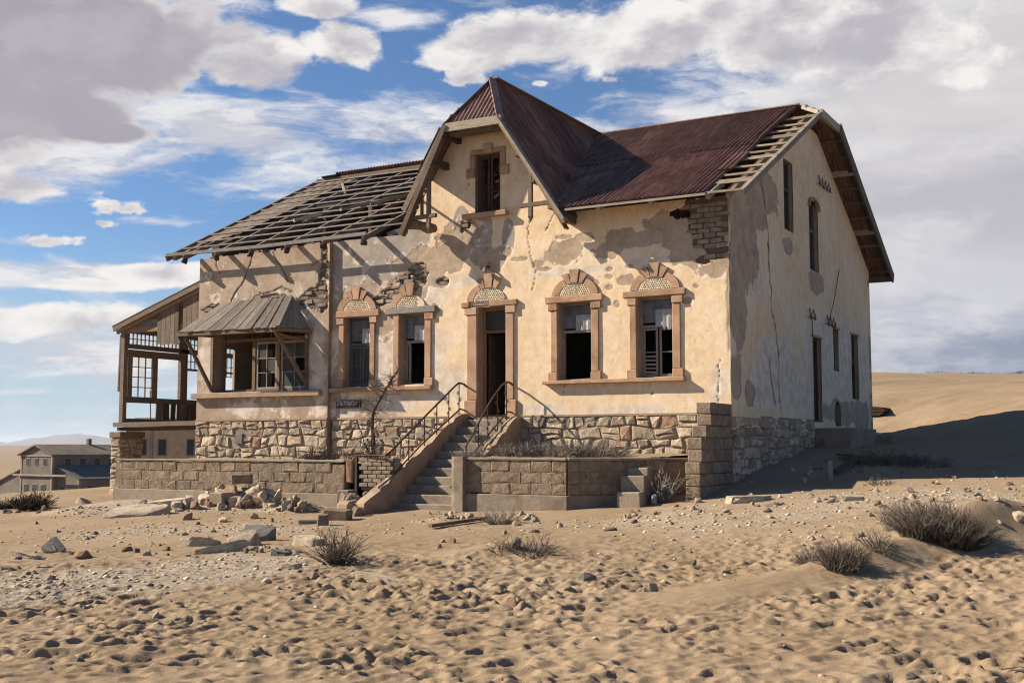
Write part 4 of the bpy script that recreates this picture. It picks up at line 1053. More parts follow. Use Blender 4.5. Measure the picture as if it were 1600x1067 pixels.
m = MB(); m.beam((-5.84, .2, 7.5), (-5.62, .35, 7.72), .05, .05); m.beam((-5.8, .25, 7.9), (-5.60, .3, 7.98), .06, .03); m.build('broken_slat', MAT['wood_pale'], W)
# bay window: wide three part casement
W = frame('bay_window', -14.26, -11.20, 3.09, 4.72, .16, .08, 'wood', 'wide three part bay window with many small panes')
m = MB(); m.bx(-14.18, -11.28, .15, .24, 4.42, 4.50); m.bx(-13.18, -13.08, .15, .24, 3.12, 4.41); m.bx(-12.33, -12.24, .14, .25, 3.12, 4.41)
for i in range(1, 9): m.bx(-14.18 + i * .322 - .012, -14.18 + i * .322 + .012, .18, .21, 4.51, 4.64)
m.build('mullion', MAT['wood_brown'], W)
sash(W, -13.06, -12.35, 3.14, 4.40, .17, .06, 2, 3, 'frame_pale', .55); sash(W, -12.22, -11.30, 3.14, 4.40, .17, .07, 2, 3, 'frame_pale', .8)
for i in range(4):
    m = MB(); m.bx(-13.95 + i * .2, -13.80 + i * .2, 1.1 + .05 * i, 1.13 + .05 * i, 2.35, 4.3)
    m.build('leaning_board', MAT['wood'], HOUSE)

# ---- side wall windows and doors (simple dark frames set deep)
def side_frame(name, o, label, mat='frame_pale', bar_z=(), x=-.11, mid=False):
    a, b, c, d = o[:4]
    m = MB(); t = .06
    m.bx(x - .06, x, a, a + t, c, d); m.bx(x - .06, x, b - t, b, c, d); m.bx(x - .06, x, a + t, b - t, d - t, d); m.bx(x - .06, x, a + t, b - t, c, c + t)
    for z in bar_z: m.bx(x - .06, x + .02, a + t, b - t, z - .04, z + .04)
    if mid: m.bx(x - .05, x - .01, (a + b) / 2 - .02, (a + b) / 2 + .02, c + t, d - t)
    w = m.build(name, MAT[mat], HOUSE); w['label'] = label
    return w
w = side_frame('side_window', OPEN_S[0], 'tall upper window nearest the corner of the gable end', 'wood_dark', (7.95,))
g = MB(); g.bx(-.16, -.15, 4.2, 4.93, 6.93, 8.6); g.build('pane_or_dark_fill', MAT['black'], w)  # black sheet set in the frame, painting the darkness inside
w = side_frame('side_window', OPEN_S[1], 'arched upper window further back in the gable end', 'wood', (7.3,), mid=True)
g = MB(); g.bx(-.16, -.155, 6.45, 7.27, 6.25, 7.75); g.build('pane_or_dark_fill', MAT['black'], w)  # black sheet again, darkness of the room painted in
w = side_frame('side_door', OPEN_S[2], 'open narrow side door in the shaded wall', 'wood_dark')
w = side_frame('side_window', OPEN_S[3], 'small high window beside the side door', 'wood_dark')
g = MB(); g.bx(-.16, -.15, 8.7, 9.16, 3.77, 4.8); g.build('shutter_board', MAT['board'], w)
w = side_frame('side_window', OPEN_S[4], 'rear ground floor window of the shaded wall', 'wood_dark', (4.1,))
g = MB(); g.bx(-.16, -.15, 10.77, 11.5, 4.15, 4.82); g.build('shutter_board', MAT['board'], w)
m = MB(); m.bx(-.35, -.30, 8.6, 9.4, 2.1, 2.95); m.build('niche_back', MAT['interior'], HOUSE)
for (a, b, z) in ((6.40, 7.44, 4.46), (8.55, 9.3, 4.86), (10.6, 11.66, 4.88)):
    m = MB(); m.bx(-.04, .03, a, b, z + .003, z + .06); m.build('side_lintel', MAT['render'], HOUSE)
# dark hood mould over the arched window
m = MB()
P = []
for i in range(9):
    t = math.pi * i / 8; P.append((.03, 6.86 - .52 * math.cos(t), 7.86 + .26 * math.sin(t)))
for p, q in zip(P[:-1], P[1:]): m.beam(p, q, .07, .06, (1, 0, 0))
m.build('hood_mould', MAT['render'], HOUSE)
# steps and sill block below the side door
m = MB(); m.bx(0.0, .9, 6.55, 9.5, 1.2, 2.12); m.build('side_step', MAT['concrete'], HOUSE)
m = MB(); m.bx(0.0, 1.3, 9.51, 11.2, 1.2, 1.95); m.build('side_step', MAT['concrete'], HOUSE)

# ------------------------------------------------------------------ roofs
def corr(name, O, S, T, s0, s1, t0, t1, lift=0.0, pitch=0.115, amp=0.030, parent=HOUSE, mat='sheet', label=None, seg=6, flip=1):
    """corrugated sheet: waves across S, length along T; t0,t1 may be functions of s"""
    O = Vector(O); S = Vector(S).normalized(); T = Vector(T).normalized(); Nn = S.cross(T) * flip
    if Nn.z < 0: Nn = -Nn
    n = max(4, int((s1 - s0) / pitch * seg)); f0 = t0 if callable(t0) else (lambda s: t0); f1 = t1 if callable(t1) else (lambda s: t1)
    m = MB(); last = None
    for i in range(n + 1):
        s = s0 + (s1 - s0) * i / n; a, b = f0(s), f1(s)
        if b - a < 0.03: last = None; continue
        w = amp * math.sin(2 * math.pi * s / pitch); k = len(m.v)
        for t in (a, a + (b - a) * .5, b): m.v.append(tuple(O + S * s + T * t + Nn * (w + lift)))
        if last is not None:
            m.f.append((last, k, k + 1, last + 1)); m.f.append((last + 1, k + 1, k + 2, last + 2))
        last = k
    if not m.f: return None
    o = m.build(name, MAT[mat], parent, smooth=True, fix=False)
    if label: o['label'] = label
    return o
SR = (0, 1, 0.507); LR = math.hypot(1, .507)
def yv(x):                      # valley between main roof and right dormer slope
    zd = 10.45 - 1.64 * (x + 6.0); return (zd - 6.88) / .507 - .6
TOPR = (RIDGE_Y + .6) * LR
xs = [-0.28, -1.08, -1.86, -2.64, -3.42, -4.20, -4.98, -5.76, -6.0]
for i in range(len(xs) - 1):
    x1, x0 = xs[i], xs[i + 1]
    mid = 3.9 + random.uniform(-.05, .05)
    lo = lambda s: max(-0.09, (yv(s) + .6) * LR if s < -3.6 else -0.09)
    ex = random.uniform(-.03, .02)
    corr('roof_sheet', (0, -.6, 6.93), (1, 0, 0), SR, x0 - .03, x1 + .02, lambda s, e=ex: lo(s) + (e if s > -3.6 else 0), lambda s: mid + .12, .0 + random.uniform(0, .006))
    corr('roof_sheet', (0, -.6, 6.93), (1, 0, 0), SR, x0 - .03, x1 + .02, lambda s: max(mid + random.uniform(-.012, .012), lo(s)), lambda s: TOPR, .022 + random.uniform(0, .006))
# small displaced sheet edges near the stripped verge
corr('roof_sheet', (0, -.6, 6.93), (1, 0, 0), SR, -0.50, -0.16, 1.5, 3.0, .045)
corr('roof_sheet', (0, -.6, 6.93), (1, 0, 0), SR, -0.42, -0.20, 4.4, 7.4, .05)
# rear slope
for i in range(11):
    x0 = -15.6 + i * 1.47
    corr('rear_roof_sheet', (0, 2 * RIDGE_Y + .6, 6.93), (1, 0, 0), (0, -1, 0.507), x0, x0 + 1.49, -.1, (lambda s: TOPR if s < -0.2 else TOPR - (s + .2) * 1.2), 0, seg=4)
m = MB(); m.beam((-6.1, RIDGE_Y, 10.58), (-.22, RIDGE_Y, 10.60), .34, .03); m.beam((-6.1, RIDGE_Y, 10.60), (-.22, RIDGE_Y, 10.62), .10, .06); m.build('ridge_cap', MAT['flashing'], HOUSE)
# dormer slopes
DS = (1, 0, -1.64); LD = math.hypot(1, 1.64)
def tstart(y): return 0.0 if y >= .45 else (.45 - y) / 1.07 * .8 * LD
def tend(y):
    if y < -.42: return 2.46 * LD
    return (10.45 - zr_right(y)) / 1.64 * LD
ys = [-.62, .20, 1.0, 1.8, 2.6, 3.4, 4.2, 5.0, 5.8, 6.55]
for a, b in zip(ys[:-1], ys[1:]):
    corr('dormer_sheet', (-6.0, 0, 10.47), (0, 1, 0), DS, a - .02, b + .03, tstart, lambda y: min(tend(y), 2.6) if tend(y) > 2.6 else tend(y), .012 + random.uniform(0, .006), mat='sheet_side')
    if b > 2.0 or True:
        corr('dormer_sheet', (-6.0, 0, 10.47), (0, 1, 0), DS, a - .02, b + .03, lambda y: 2.48 if tend(y) > 2.6 else 99, tend, random.uniform(0, .004), mat='sheet_side')
for a, b in zip(ys[:-1], ys[1:]):
    e = {0: 2.75, 1: 2.6}.get(ys.index(a), 2.7)
    corr('dormer_sheet', (-6.0, 0, 10.47), (0, 1, 0), (-1, 0, -1.64), a - .02, b + .03, tstart, lambda y: min(e, (10.45 - zr_left(y)) / 1.64 * LD), .012, seg=4, mat='sheet_side')
# half hip at the front of the dormer
def hipt(s): return max(0.0, abs(s) / .86 * 1.69)
corr('hip_sheet', (-6.0, .45, 10.47), (1, 0, 0), (0, -1.07, -1.29), -.70, .82, hipt, lambda s: 1.72, .01, label='pinkish corrugated triangle under the dormer peak', mat='sheet_pale')
m = MB()
for sx in (-.72, .84):
    m.beam((-6.0, .42, 10.50), (-6.0 + sx, -.66, 9.17), .19, .02, (sx, -.3, 1))
m.beam((-6.0, .45, 10.52), (-6.0, 6.5, 10.55), .26, .03); m.build('ridge_flashing', MAT['flashing'], HOUSE)
m = MB(); m.beam((-3.80, -.5, 6.93), (-5.98, 6.5, 10.48), .30, .012); m.build('valley_gutter', MAT['black'], HOUSE)
def timber(name, p, q, w, h, mat='wood_pale', parent=HOUSE, up=(0, 0, 1)):
    m = MB(); m.beam(p, q, w, h, up); return m.build(name, MAT[mat], parent)
timber('barge_board', (-5.20, -.66, 9.14), (-3.50, -.66, 6.62), .06, .22, 'wood_pale', up=(0, -1, 0.001)).__setitem__('label', 'pale weathered right barge board of the front gable')
timber('barge_board', (-5.20, -.60, 9.06), (-3.52, -.60, 6.56), .07, .20, 'wood_brown', up=(0, -1, 0.001))
timber('barge_board', (-6.62, -.66, 9.16), (-7.86, -.66, 6.66), .12, .16, 'wood', up=(0, -1, 0.001)).__setitem__('label', 'brown left barge board of the front gable hanging past the eave')
timber('barge_board', (-6.72, -.68, 9.10), (-5.12, -.68, 9.10), .06, .20, 'wood_pale').__setitem__('label', 'top board under the dormer half hip')
timber('barge_board', (-6.7, -.40, 8.98), (-5.15, -.40, 8.98), .3, .06, 'wood')
for x, z in ((-6.66, 8.95), (-7.0, 8.35)): timber('purlin_end', (x, -.70, z), (x, .4, z), .12, .16, 'wood_dark')
for (dx, z) in ((.55, 8.4), (.95, 7.75), (1.4, 7.1)): timber('purlin_end', (-5.2 + dx - .12, -.6, z - .12), (-5.2 + dx - .12, .2, z - .12), .10, .12, 'wood')
timber('purlin_end', (-3.62, -.6, 6.72), (-3.62, .2, 6.72), .14, .18, 'wood')
# left dormer slope: bare rafters and battens
for y in (-.58, .9, 2.2):
    xe = -6 - (10.45 - zr_left(y)) / 1.64 if y > 0 else -7.85
    timber('rafter', (-6.75, y, 9.12), (xe, y, 10.3 - 1.64 * (-6 - xe)), .09, .13, 'wood')
for k in range(2):
    x = -7.42 - .3 * k; z = 10.42 - 1.64 * (-6 - x)
    timber('batten', (x, -.62, z), (x, max(.0, (z - 6.76) / .502 - .6), z), .045, .05, 'wood')
# brackets hanging under both barge boards
def bracket(xp, ztop, xt0, xt1, zt):
    timber('bracket_post', (xp, -.56, ztop), (xp, -.56, zt - .26), .085, .085, 'wood')
    m = MB(); m.add([(xp - .05, -.61, zt - .26), (xp + .05, -.61, zt - .26), (xp + .05, -.51, zt - .26), (xp - .05, -.51, zt - .26), (xp, -.56, zt - .40)], [(0, 1, 2, 3), (0, 4, 1), (1, 4, 2), (2, 4, 3), (3, 4, 0)]); m.build('finial', MAT['wood'], HOUSE)
    timber('bracket_tie', (xt0, -.56, zt), (xt1, -.56, zt + .02), .09, .09, 'wood')
bracket(-4.42, 7.92, -4.72, -3.66, 7.06)
timber('bracket_post', (-3.98, -.55, 7.4), (-3.98, -.55, 7.1), .05, .05, 'wood')
bracket(-7.16, 8.05, -7.75, -6.95, 7.06)
timber('bracket_post', (-7.36, -.55, 7.6), (-7.36, -.55, 7.1), .06, .06, 'wood')
m = MB(); m.cbox((-7.62, -.45, 6.92), (.36, .3, .2), .05, .02); m.cbox((-7.35, -.3, 6.86), (.3, .4, .22), .05, .02); m.build('rotten_eave_block', MAT['wood_brown'], HOUSE)
m = MB(); m.cbox((-3.60, -.35, 6.83), (.22, .6, .2), .04, .02); m.build('rotten_eave_block', MAT['wood_dark'], HOUSE)
# right eave
timber('eave_batten', (-3.5, -.68, 6.84), (-.25, -.68, 6.845), .03, .05, 'wood_pale')
for x in (-2.72, -1.50, -.22, .50): timber('rafter_tail', (x, -.64, 6.80), (x, .3, 7.26), .09, .12, 'wood_pale')
# stripped verge at the right gable
for k in range(13):
    t = .02 + k * .655 + random.uniform(-.03, .03)
    if t > TOPR - .9: continue
    y = -.6 + t / LR; z = 6.88 + .507 * t / LR
    x0 = {0: -1.0, 1: -.85, 2: -.75}.get(k, -.34) + random.uniform(-.03, .03)
    timber('batten', (x0, y, z + .01), (.56, y, z + .01 + random.uniform(-.02, .02)), .06, .045, 'wood_pale')
    if k % 3 == 1: timber('batten', (x0 + .1, y + .16, z + .09), (.56, y + .14, z + .08), .05, .04, 'wood_pale')
timber('verge_rafter', (.52, -.66, 6.80), (.52, 5.72, 10.03), .10, .13, 'wood_pale').__setitem__('label', 'pale bare verge rafter of the right gable')
timber('verge_rafter', (.20, -.60, 6.78), (.20, 5.85, 10.06), .08, .10, 'wood')
timber('verge_board', (.56, 5.70, 10.06), (.56, 7.58, 10.08), .08, .20, 'wood_pale')
timber('hip_rafter', (.50, 5.75, 10.10), (-.20, RIDGE_Y, 10.58), .08, .10, 'wood_pale'); timber('hip_rafter', (.50, 7.5, 10.10), (-.20, RIDGE_Y, 10.58), .08, .10, 'wood_pale')
timber('batten', (.3, 5.95, 10.28), (.3, 7.3, 10.28), .06, .05, 'wood_pale'); timber('batten', (.05, 6.2, 10.45), (.05, 7.05, 10.45), .06, .05, 'wood_pale')
timber('verge_board', (.60, 7.50, 10.10), (.60, 13.95, 6.86), .05, .30, 'wood').__setitem__('label', 'dark rear verge board of the right gable')
timber('verge_board', (.50, 7.52, 10.10), (.50, 13.9, 6.9), .16, .12, 'wood_dark')
for k in range(10):
    y = 7.9 + k * .62; z = zr_right(2 * RIDGE_Y - y)
    timber('purlin', (-.3, y, z - .03), (.58, y, z - .03), .07, .06 if k % 4 != 2 else .16, 'wood_pale' if k % 4 == 2 else 'wood')
timber('purlin', (-.2, 13.75, 6.82), (.62, 13.75, 6.82), .12, .14, 'wood')

# stripped roof over the left half: rafters and battens only
SL = (0, 1, .502)
def xl(y): return -15.75 - .55 * (y + .6) / 7.2
def xr(y): return -6.05 - (10.45 - zr_left(y)) / 1.64
for i, x in enumerate((-15.1, -13.96, -12.76, -11.56, -10.36, -9.12, -7.95)):
    top = RIDGE_Y if x < -7.9 else RIDGE_Y
    y0 = -.50 if x < -8.5 else .3
    timber('rafter', (x, y0, zr_left(y0) - .10), (x, top, zr_left(top) - .10), .07, .12, 'wood_grey' if i % 2 else 'wood')
    if x < -8.5:
        m = MB(); m.cbox((x, -.46, zr_left(-.50) - .17), (.11, .18, .14), .03, .02); m.build('rafter_tail', MAT['wood_dark'], HOUSE)
for k in range(13):
    y = -.46 + k * .570; z = zr_left(y)
    x0 = xl(y) + random.uniform(-.05, .05); x1 = {0: -9.05}.get(k, xr(y) - random.uniform(0, .2))
    if k == 2: x1 = -9.0
    nb_ = MB(); bw, bh_ = (.07, .085) if k == 0 else (.042, .036)
    zz = random.uniform(-.02, .02)
    nb_.beam((x0, y, z + zz), ((x0 + x1) / 2, y, z - .025), bw, bh_); nb_.beam(((x0 + x1) / 2, y, z - .025), (x1, y, z + random.uniform(-.02, .02)), bw, bh_)
    nb_.build('batten', MAT['wood_grey'], HOUSE)
timber('verge_rafter', (-15.72, -.50, zr_left(-.50) - .07), (-16.28, RIDGE_Y, zr_left(RIDGE_Y) - .05), .07, .14, 'wood')
timber('verge_rafter', (-15.45, -.48, zr_left(-.48) - .10), (-15.9, RIDGE_Y, zr_left(RIDGE_Y) - .08), .12, .09, 'wood')
for i in range(4):
    f = (i + .5) / 3; y0 = .55 + .2 * i
    timber('verge_board', (-15.62 + f * .72, y0, zr_left(y0) - .05), (-16.12 + f * 1.2, 6.4, zr_left(6.4) - .05), .30, .025, 'wood')
timber('ridge_beam', (-16.3, RIDGE_Y, zr_left(RIDGE_Y) - .02), (-6.2, RIDGE_Y, zr_left(RIDGE_Y) + .02), .12, .12, 'wood')
m = MB(); m.cbox((-15.75, RIDGE_Y, zr_left(RIDGE_Y) + .08), (.6, .3, .09), .03, .02); m.build('ridge_scrap', MAT['black'], HOUSE)
# loose boards, struts and posts inside the bare roof
for (p, q, w, mt) in (((-9.9, 3.6, 6.5), (-9.9, 3.6, 8.7), .12, 'wood'), ((-11.9, 3.6, 6.5), (-11.9, 3.6, 8.7), .12, 'wood'), ((-8.4, 3.6, 6.5), (-8.4, 3.6, 8.7), .12, 'wood_dark'), ((-13.4, 3.4, 6.5), (-13.4, 3.4, 8.6), .12, 'wood_dark'),
                      ((-14.6, 3.6, 8.72), (-7.6, 3.6, 8.75), .13, 'wood_dark'), ((-14.6, 5.2, 9.4), (-7.0, 5.2, 9.4), .10, 'wood'), ((-12.5, .8, 6.6), (-11.9, 3.5, 8.0), .10, 'wood_grey'),
                      ((-8.9, .25, 6.9), (-7.35, .6, 7.35), .14, 'wood_grey'), ((-9.4, 2.6, 8.45), (-8.3, 4.8, 9.5), .09, 'red'), ((-9.1, 2.7, 8.5), (-8.0, 4.9, 9.6), .07, 'red'),
                      ((-10.9, 2.2, 8.25), (-10.1, 2.9, 8.55), .11, 'wood_pale'), ((-12.9, 1.4, 7.85), (-12.4, 2.0, 8.1), .12, 'wood_pale'), ((-11.6, 1.8, 8.1), (-11.2, 2.6, 8.4), .10, 'wood_pale'), ((-14.5, 5.6, 9.9), (-13.6, 4.6, 9.3), .06, 'wood_pale')):
    timber('loose_timber', p, q, w, w * .8, 'wood_brown' if mt == 'red' else mt)
for i in range(9):
    x = -14.4 + i * .82
    timber('attic_board', (x, 6.2, 6.5), (x, 6.2, 8.6 + random.uniform(-.5, .5)), .35 + random.uniform(-.1, .1), .03, 'wood_dark', up=(0, 1, 0))
timber('lightning_rod', (-9.05, 4.7, 9.45), (-9.05, 4.7, 10.65), .025, .025, 'iron', up=(0, 1, 0))

# ------------------------------------------------------------------ plank canopy over the bay window
CAN = thing('window_canopy', 'sagging canopy of silver grey planks over the wide bay window', 'canopy', (-12.8, -.14, 4.55))
A0, A1 = Vector((-13.98, -.16, 5.46)), Vector((-11.62, -.16, 5.48)); B0, B1 = Vector((-14.58, -1.12, 4.62)), Vector((-11.22, -1.14, 4.58)); C1 = Vector((-11.02, -.16, 4.60))
N_ = 13; e = 0.0
for i in range(N_):
    f0 = i / N_; f1 = (i + 1) / N_ - (.006 if i not in (9, 11) else .022)
    lift = Vector((0, -.02, .03)) * random.uniform(-.3, .9)
    p = A0.lerp(A1, f0) + lift; q = A0.lerp(A1, f1) + lift * random.uniform(.3, 1.2)
    r = B0.lerp(B1, f1) + lift * .5 + Vector((0, -.05, -.03)) * random.random(); s_ = B0.lerp(B1, f0) + lift * .2 + Vector((0, -.05, -.03)) * random.random()
    nrm = (q - p).cross(s_ - p).normalized(); nrm = nrm if nrm.z > 0 else -nrm
    if i == 10: p = p.lerp(s_, .0); q = q.lerp(r, .1)
    th = .022
    m = MB(); m.add([p, q, r, s_, p + nrm * th, q + nrm * th, r + nrm * th, s_ + nrm * th], [(0, 1, 2, 3), (7, 6, 5, 4), (0, 4, 5, 1), (1, 5, 6, 2), (2, 6, 7, 3), (3, 7, 4, 0)])
    m.build('plank', MAT['canopy_wood'] if 'canopy_wood' in MAT else MAT['wood_grey'], CAN)
for i in range(4):
    f0, f1 = i / 4, (i + .97) / 4
    p, q = A1.lerp(A1 + Vector((.06, .0, -.02)), f0), A1.lerp(A1 + Vector((.06, 0, -.02)), f1); r, s_ = B1.lerp(C1, f1), B1.lerp(C1, f0)
    nrm = (q - p).cross(s_ - p); nrm = (r - p).cross(s_ - p).normalized(); nrm = nrm if nrm.z > 0 else -nrm
    m = MB(); m.add([p, q, r, s_, p + nrm * .02, q + nrm * .02, r + nrm * .02, s_ + nrm * .02], [(0, 1, 2, 3), (7, 6, 5, 4), (0, 4, 5, 1), (1, 5, 6, 2), (2, 6, 7, 3), (3, 7, 4, 0)])
    m.build('plank', MAT['wood_grey'], CAN)
m = MB(); m.beam(A1 + Vector((0, 0, .04)), B1 + Vector((0, 0, .04)), .07, .02); m.build('hip_board', MAT['wood_grey'], CAN)
timber('eave_beam', B0 + Vector((-.1, .03, -.05)), B1 + Vector((.05, .03, -.05)), .06, .10, 'wood_brown', CAN)
timber('eave_beam', B1 + Vector((.0, .05, -.05)), C1 + Vector((.06, 0, -.05)), .06, .08, 'wood_brown', CAN)
timber('eave_beam', B0 + Vector((.2, .05, -.06)), Vector((-14.0, -.16, 4.56)), .06, .08, 'wood_brown', CAN)
timber('brace', (-14.42, -1.05, 4.50), (-14.30, -.16, 3.14), .07, .08, 'wood', CAN); timber('brace', (-11.38, -1.05, 4.50), (-11.15, -.18, 3.32), .07, .08, 'wood', CAN)
timber('wall_post', (-11.09, -.17, 3.08), (-11.09, -.17, 4.54), .07, .06, 'wood', CAN, up=(0, 1, 0)); timber('wall_post', (-14.31, -.15, 3.08), (-14.31, -.15, 4.55), .09, .06, 'wood', CAN, up=(0, 1, 0))
timber('cross_tie', (-11.36, -1.0, 4.45), (-11.09, -.18, 4.30), .05, .05, 'wood_brown', CAN)

# ------------------------------------------------------------------ verandah on the left
VER = thing('verandah', 'open wooden verandah with lean-to roof and small paned windows', 'verandah', (-17.2, 1.5, 2.3))
VX = -19.4
def vt(name, p, q, w, h, mat='wood', up=(0, 0, 1)): return timber(name, p, q, w, h, mat, VER, up)
vt('floor_beam', (-19.68, 1.45, 2.30), (-14.9, 1.45, 2.33), .20, .13, 'wood'); vt('floor_beam', (-19.68, 1.60, 2.17), (-14.9, 1.60, 2.19), .18, .11, 'wood_dark')
for i in range(19):
    x = -19.5 + i * .25; vt('floor_board', (x, 1.56, 2.29), (x, 7.3, 2.29), .235, .03, 'wood_dark')
vt('corner_post', (VX - .05, 1.50, 2.34), (VX - .05, 1.50, 5.15), .15, .15, 'wood', (0, 1, 0))
vt('corner_post', (VX - .22, 1.48, 3.3), (VX - .18, 1.48, 5.0), .05, .06, 'wood', (0, 1, 0))
vt('side_plate', (VX, 1.4, 5.16), (VX, 7.4, 5.16), .14, .16); vt('transom_rail', (VX, 1.5, 4.66), (VX, 7.4, 4.66), .12, .12); vt('head_rail', (VX, 1.58, 4.47), (VX, 3.80, 4.47), .10, .20)
vt('sill_rail', (VX, 1.5, 3.05), (VX, 7.4, 3.05), .13, .16); vt('bottom_rail', (VX, 1.5, 2.42), (VX, 7.4, 2.42), .12, .14)
for y, w in ((3.80, .17), (3.95, .12), (5.55, .16), (6.35, .16), (7.3, .16)): vt('mullion_post', (VX, y, 2.42), (VX, y, 5.1 if y > 3 else 4.45), .12, w, 'wood', (0, 1, 0))
vt('mullion_post', (VX, 2.67, 3.1), (VX, 2.67, 4.45), .12, .16, 'wood', (0, 1, 0))
vt('mullion_post', (VX, 1.68, 3.1), (VX, 1.68, 4.45), .12, .12, 'wood', (0, 1, 0))
def vgrid(name, y0, y1, z0, z1, cols, rows, bar=.022):
    m = MB()
    for i in range(cols + 1): y = y0 + (y1 - y0) * i / cols; m.bx(VX - .02, VX + .02, y - bar / 2, y + bar / 2, z0, z1)
    for j in range(rows + 1): z = z0 + (z1 - z0) * j / rows; m.bx(VX - .017, VX + .017, y0, y1, z - bar / 2, z + bar / 2)
    o = m.build(name, MAT['wood'], VER)
    for i in range(cols):
        for j in range(rows):
            if random.random() < .30:
                ya, yb = y0 + (y1 - y0) * i / cols, y0 + (y1 - y0) * (i + 1) / cols; za, zb = z0 + (z1 - z0) * j / rows, z0 + (z1 - z0) * (j + 1) / rows
                g = MB(); g.bx(VX - .004, VX + .004, ya + .012, yb - .012, za + .012, zb - .012); g.build('pane_or_dark_fill', MAT['clear_glass'], o)
mg, tg, bg_ = new_mat('clear_old_glass'); bg_.inputs['Base Color'].default_value = (.85, .83, .78, 1); bg_.inputs['Transmission Weight'].default_value = 1.0; bg_.inputs['Roughness'].default_value = .12; bg_.inputs['IOR'].default_value = 1.02
MAT['clear_glass'] = mg
vgrid('transom_window', 1.62, 3.70, 4.73, 5.07, 13, 2); vgrid('transom_window', 4.02, 5.46, 4.73, 5.07, 9, 2); vgrid('transom_window', 5.64, 7.2, 4.73, 5.07, 9, 2)
vgrid('paned_window', 1.75, 2.58, 3.14, 4.36, 3, 4); vgrid('paned_window', 4.02, 5.46, 4.12, 4.60, 8, 2); vgrid('paned_window', 5.64, 6.26, 3.95, 4.6, 3, 2)
vt('window_rail', (VX, 3.95, 4.09), (VX, 7.3, 4.09), .08, .06)
for i in range(15):
    y = 2.90 + i * .29
    vt('wall_board', (VX, y, 2.46), (VX, y + random.uniform(-.02, .02), 2.98), .03, .27 if i != 2 else .20, 'wood_dark' if i % 3 else 'wood', (0, 1, 0))
# lean-to roof, front rafters and hanging gable boards
def zv(x): return 5.12 + (x + 19.66) * .323
vt('front_rafter', (-19.74, 1.32, zv(-19.74) + .08), (-14.88, 1.32, zv(-14.88) + .08), .06, .15, 'wood'); vt('front_rafter', (-19.66, 1.40, zv(-19.66) - .05), (-14.88, 1.40, zv(-14.88) - .05), .08, .10, 'wood_brown')
for i in range(24):
    x = -19.76 + i * .205; x1 = min(x + .2, -14.88)
    m = MB(); z0, z1 = zv(x) + .16, zv(x1) + .16; m.add([(x, 1.28, z0), (x1, 1.28, z1), (x1, 7.5, z1), (x, 7.5, z0), (x, 1.28, z0 + .025), (x1, 1.28, z1 + .025), (x1, 7.5, z1 + .025), (x, 7.5, z0 + .025)], [(0, 1, 2, 3), (7, 6, 5, 4), (0, 4, 5, 1), (1, 5, 6, 2), (2, 6, 7, 3), (3, 7, 4, 0)])
    m.build('roof_board', MAT['wood'], VER)
vt('tie_beam', (-19.4, 1.5, 5.12), (-14.9, 1.55, 5.16), .10, .16, 'wood_brown')
m = MB(); m.bx(-18.9, -18.0, 1.52, 1.55, 5.15, 5.42); m.build('grey_board', MAT['wood_grey'], VER)
i = 0; x = -18.02
while x < -14.95:
    w = random.uniform(.15, .21)
    if not (-17.14 < x + w / 2 < -16.93):
        lo = 4.64 + random.uniform(-.03, .03) if x < -17.14 else 4.95 + random.uniform(-.05, .05)
        m = MB(); m.add([(x + .004, 1.42, lo), (x + w - .008, 1.42, lo + random.uniform(-.02, .02)), (x + w - .008, 1.42, zv(x + w) - .02), (x + .004, 1.42, zv(x) - .02),
                         (x + .004, 1.445, lo), (x + w - .008, 1.445, lo), (x + w - .008, 1.445, zv(x + w) - .02), (x + .004, 1.445, zv(x) - .02)], [(0, 1, 2, 3), (7, 6, 5, 4), (0, 4, 5, 1), (1, 5, 6, 2), (2, 6, 7, 3), (3, 7, 4, 0)])
        m.build('gable_board', MAT['wood'], VER)
    x += w
# stone pier under the verandah's outer corner and another behind it
def stone_pier(x0, x1, y0, y1, z0, z1, label, name='stone_pier'):
    t = thing(name, label, 'pier', ((x0 + x1) / 2, (y0 + y1) / 2, z0))
    m = MB(); m.bx(x0 + .05, x1 - .05, y0 + .05, y1 - .05, z0, z1 - .01); core = m.build('pier_core', MAT['mortar'], t)
    masonry(core, (0, y0 + .05, 0), (1, 0, 0), (0, -1, 0), x0, x1, z0, z1 - .19, hmin=.2, hmax=.3, wmin=.2, wmax=.45)
    masonry(core, (x1 - .05, 0, 0), (0, 1, 0), (1, 0, 0), y0, y1, z0, z1 - .19, hmin=.2, hmax=.3, wmin=.25, wmax=.5)
    sbox(t, 'cap_block', x0 - .02, x1 + .02, y0 - .02, y1 + .02, z1 - .18, z1, 'block', .02)
    return t
stone_pier(-19.80, -19.36, 1.36, 2.3, .10, 2.09, 'slim stone pier under the outer corner of the verandah')
stone_pier(-17.1, -16.65, 4.6, 5.1, .3, 2.12, 'short stone pier in the shade under the verandah floor')

# ------------------------------------------------------------------ front steps
ST = thing('front_staircase', 'worn concrete staircase rising to the front door between sloping cheek walls', 'staircase', (-5.7, -1.6, .3))
for k in range(11):
    zt = 2.27 - .18 * k; y0 = -.30 - .28 * k
    x0, x1 = (-6.36, -5.14) if k < 4 else (-6.36, -4.86)
    if k > 8: x0 = -6.6 - .1 * (k - 8)
    if k == 10: x0, x1 = -6.9, -4.80
    mb = MB(); yb = 0.06 if k == 0 else y0 + .30
    zb = .15 if k > 8 else zt - .20
    mb.cbox((0, 0, 0), (x1 - x0, yb - y0, zt - zb), .018, .004)
    o = link_mesh('step', mb.mesh('step', MAT['concrete']), ST, ((x0 + x1) / 2, (y0 + yb) / 2, (zt + zb) / 2))
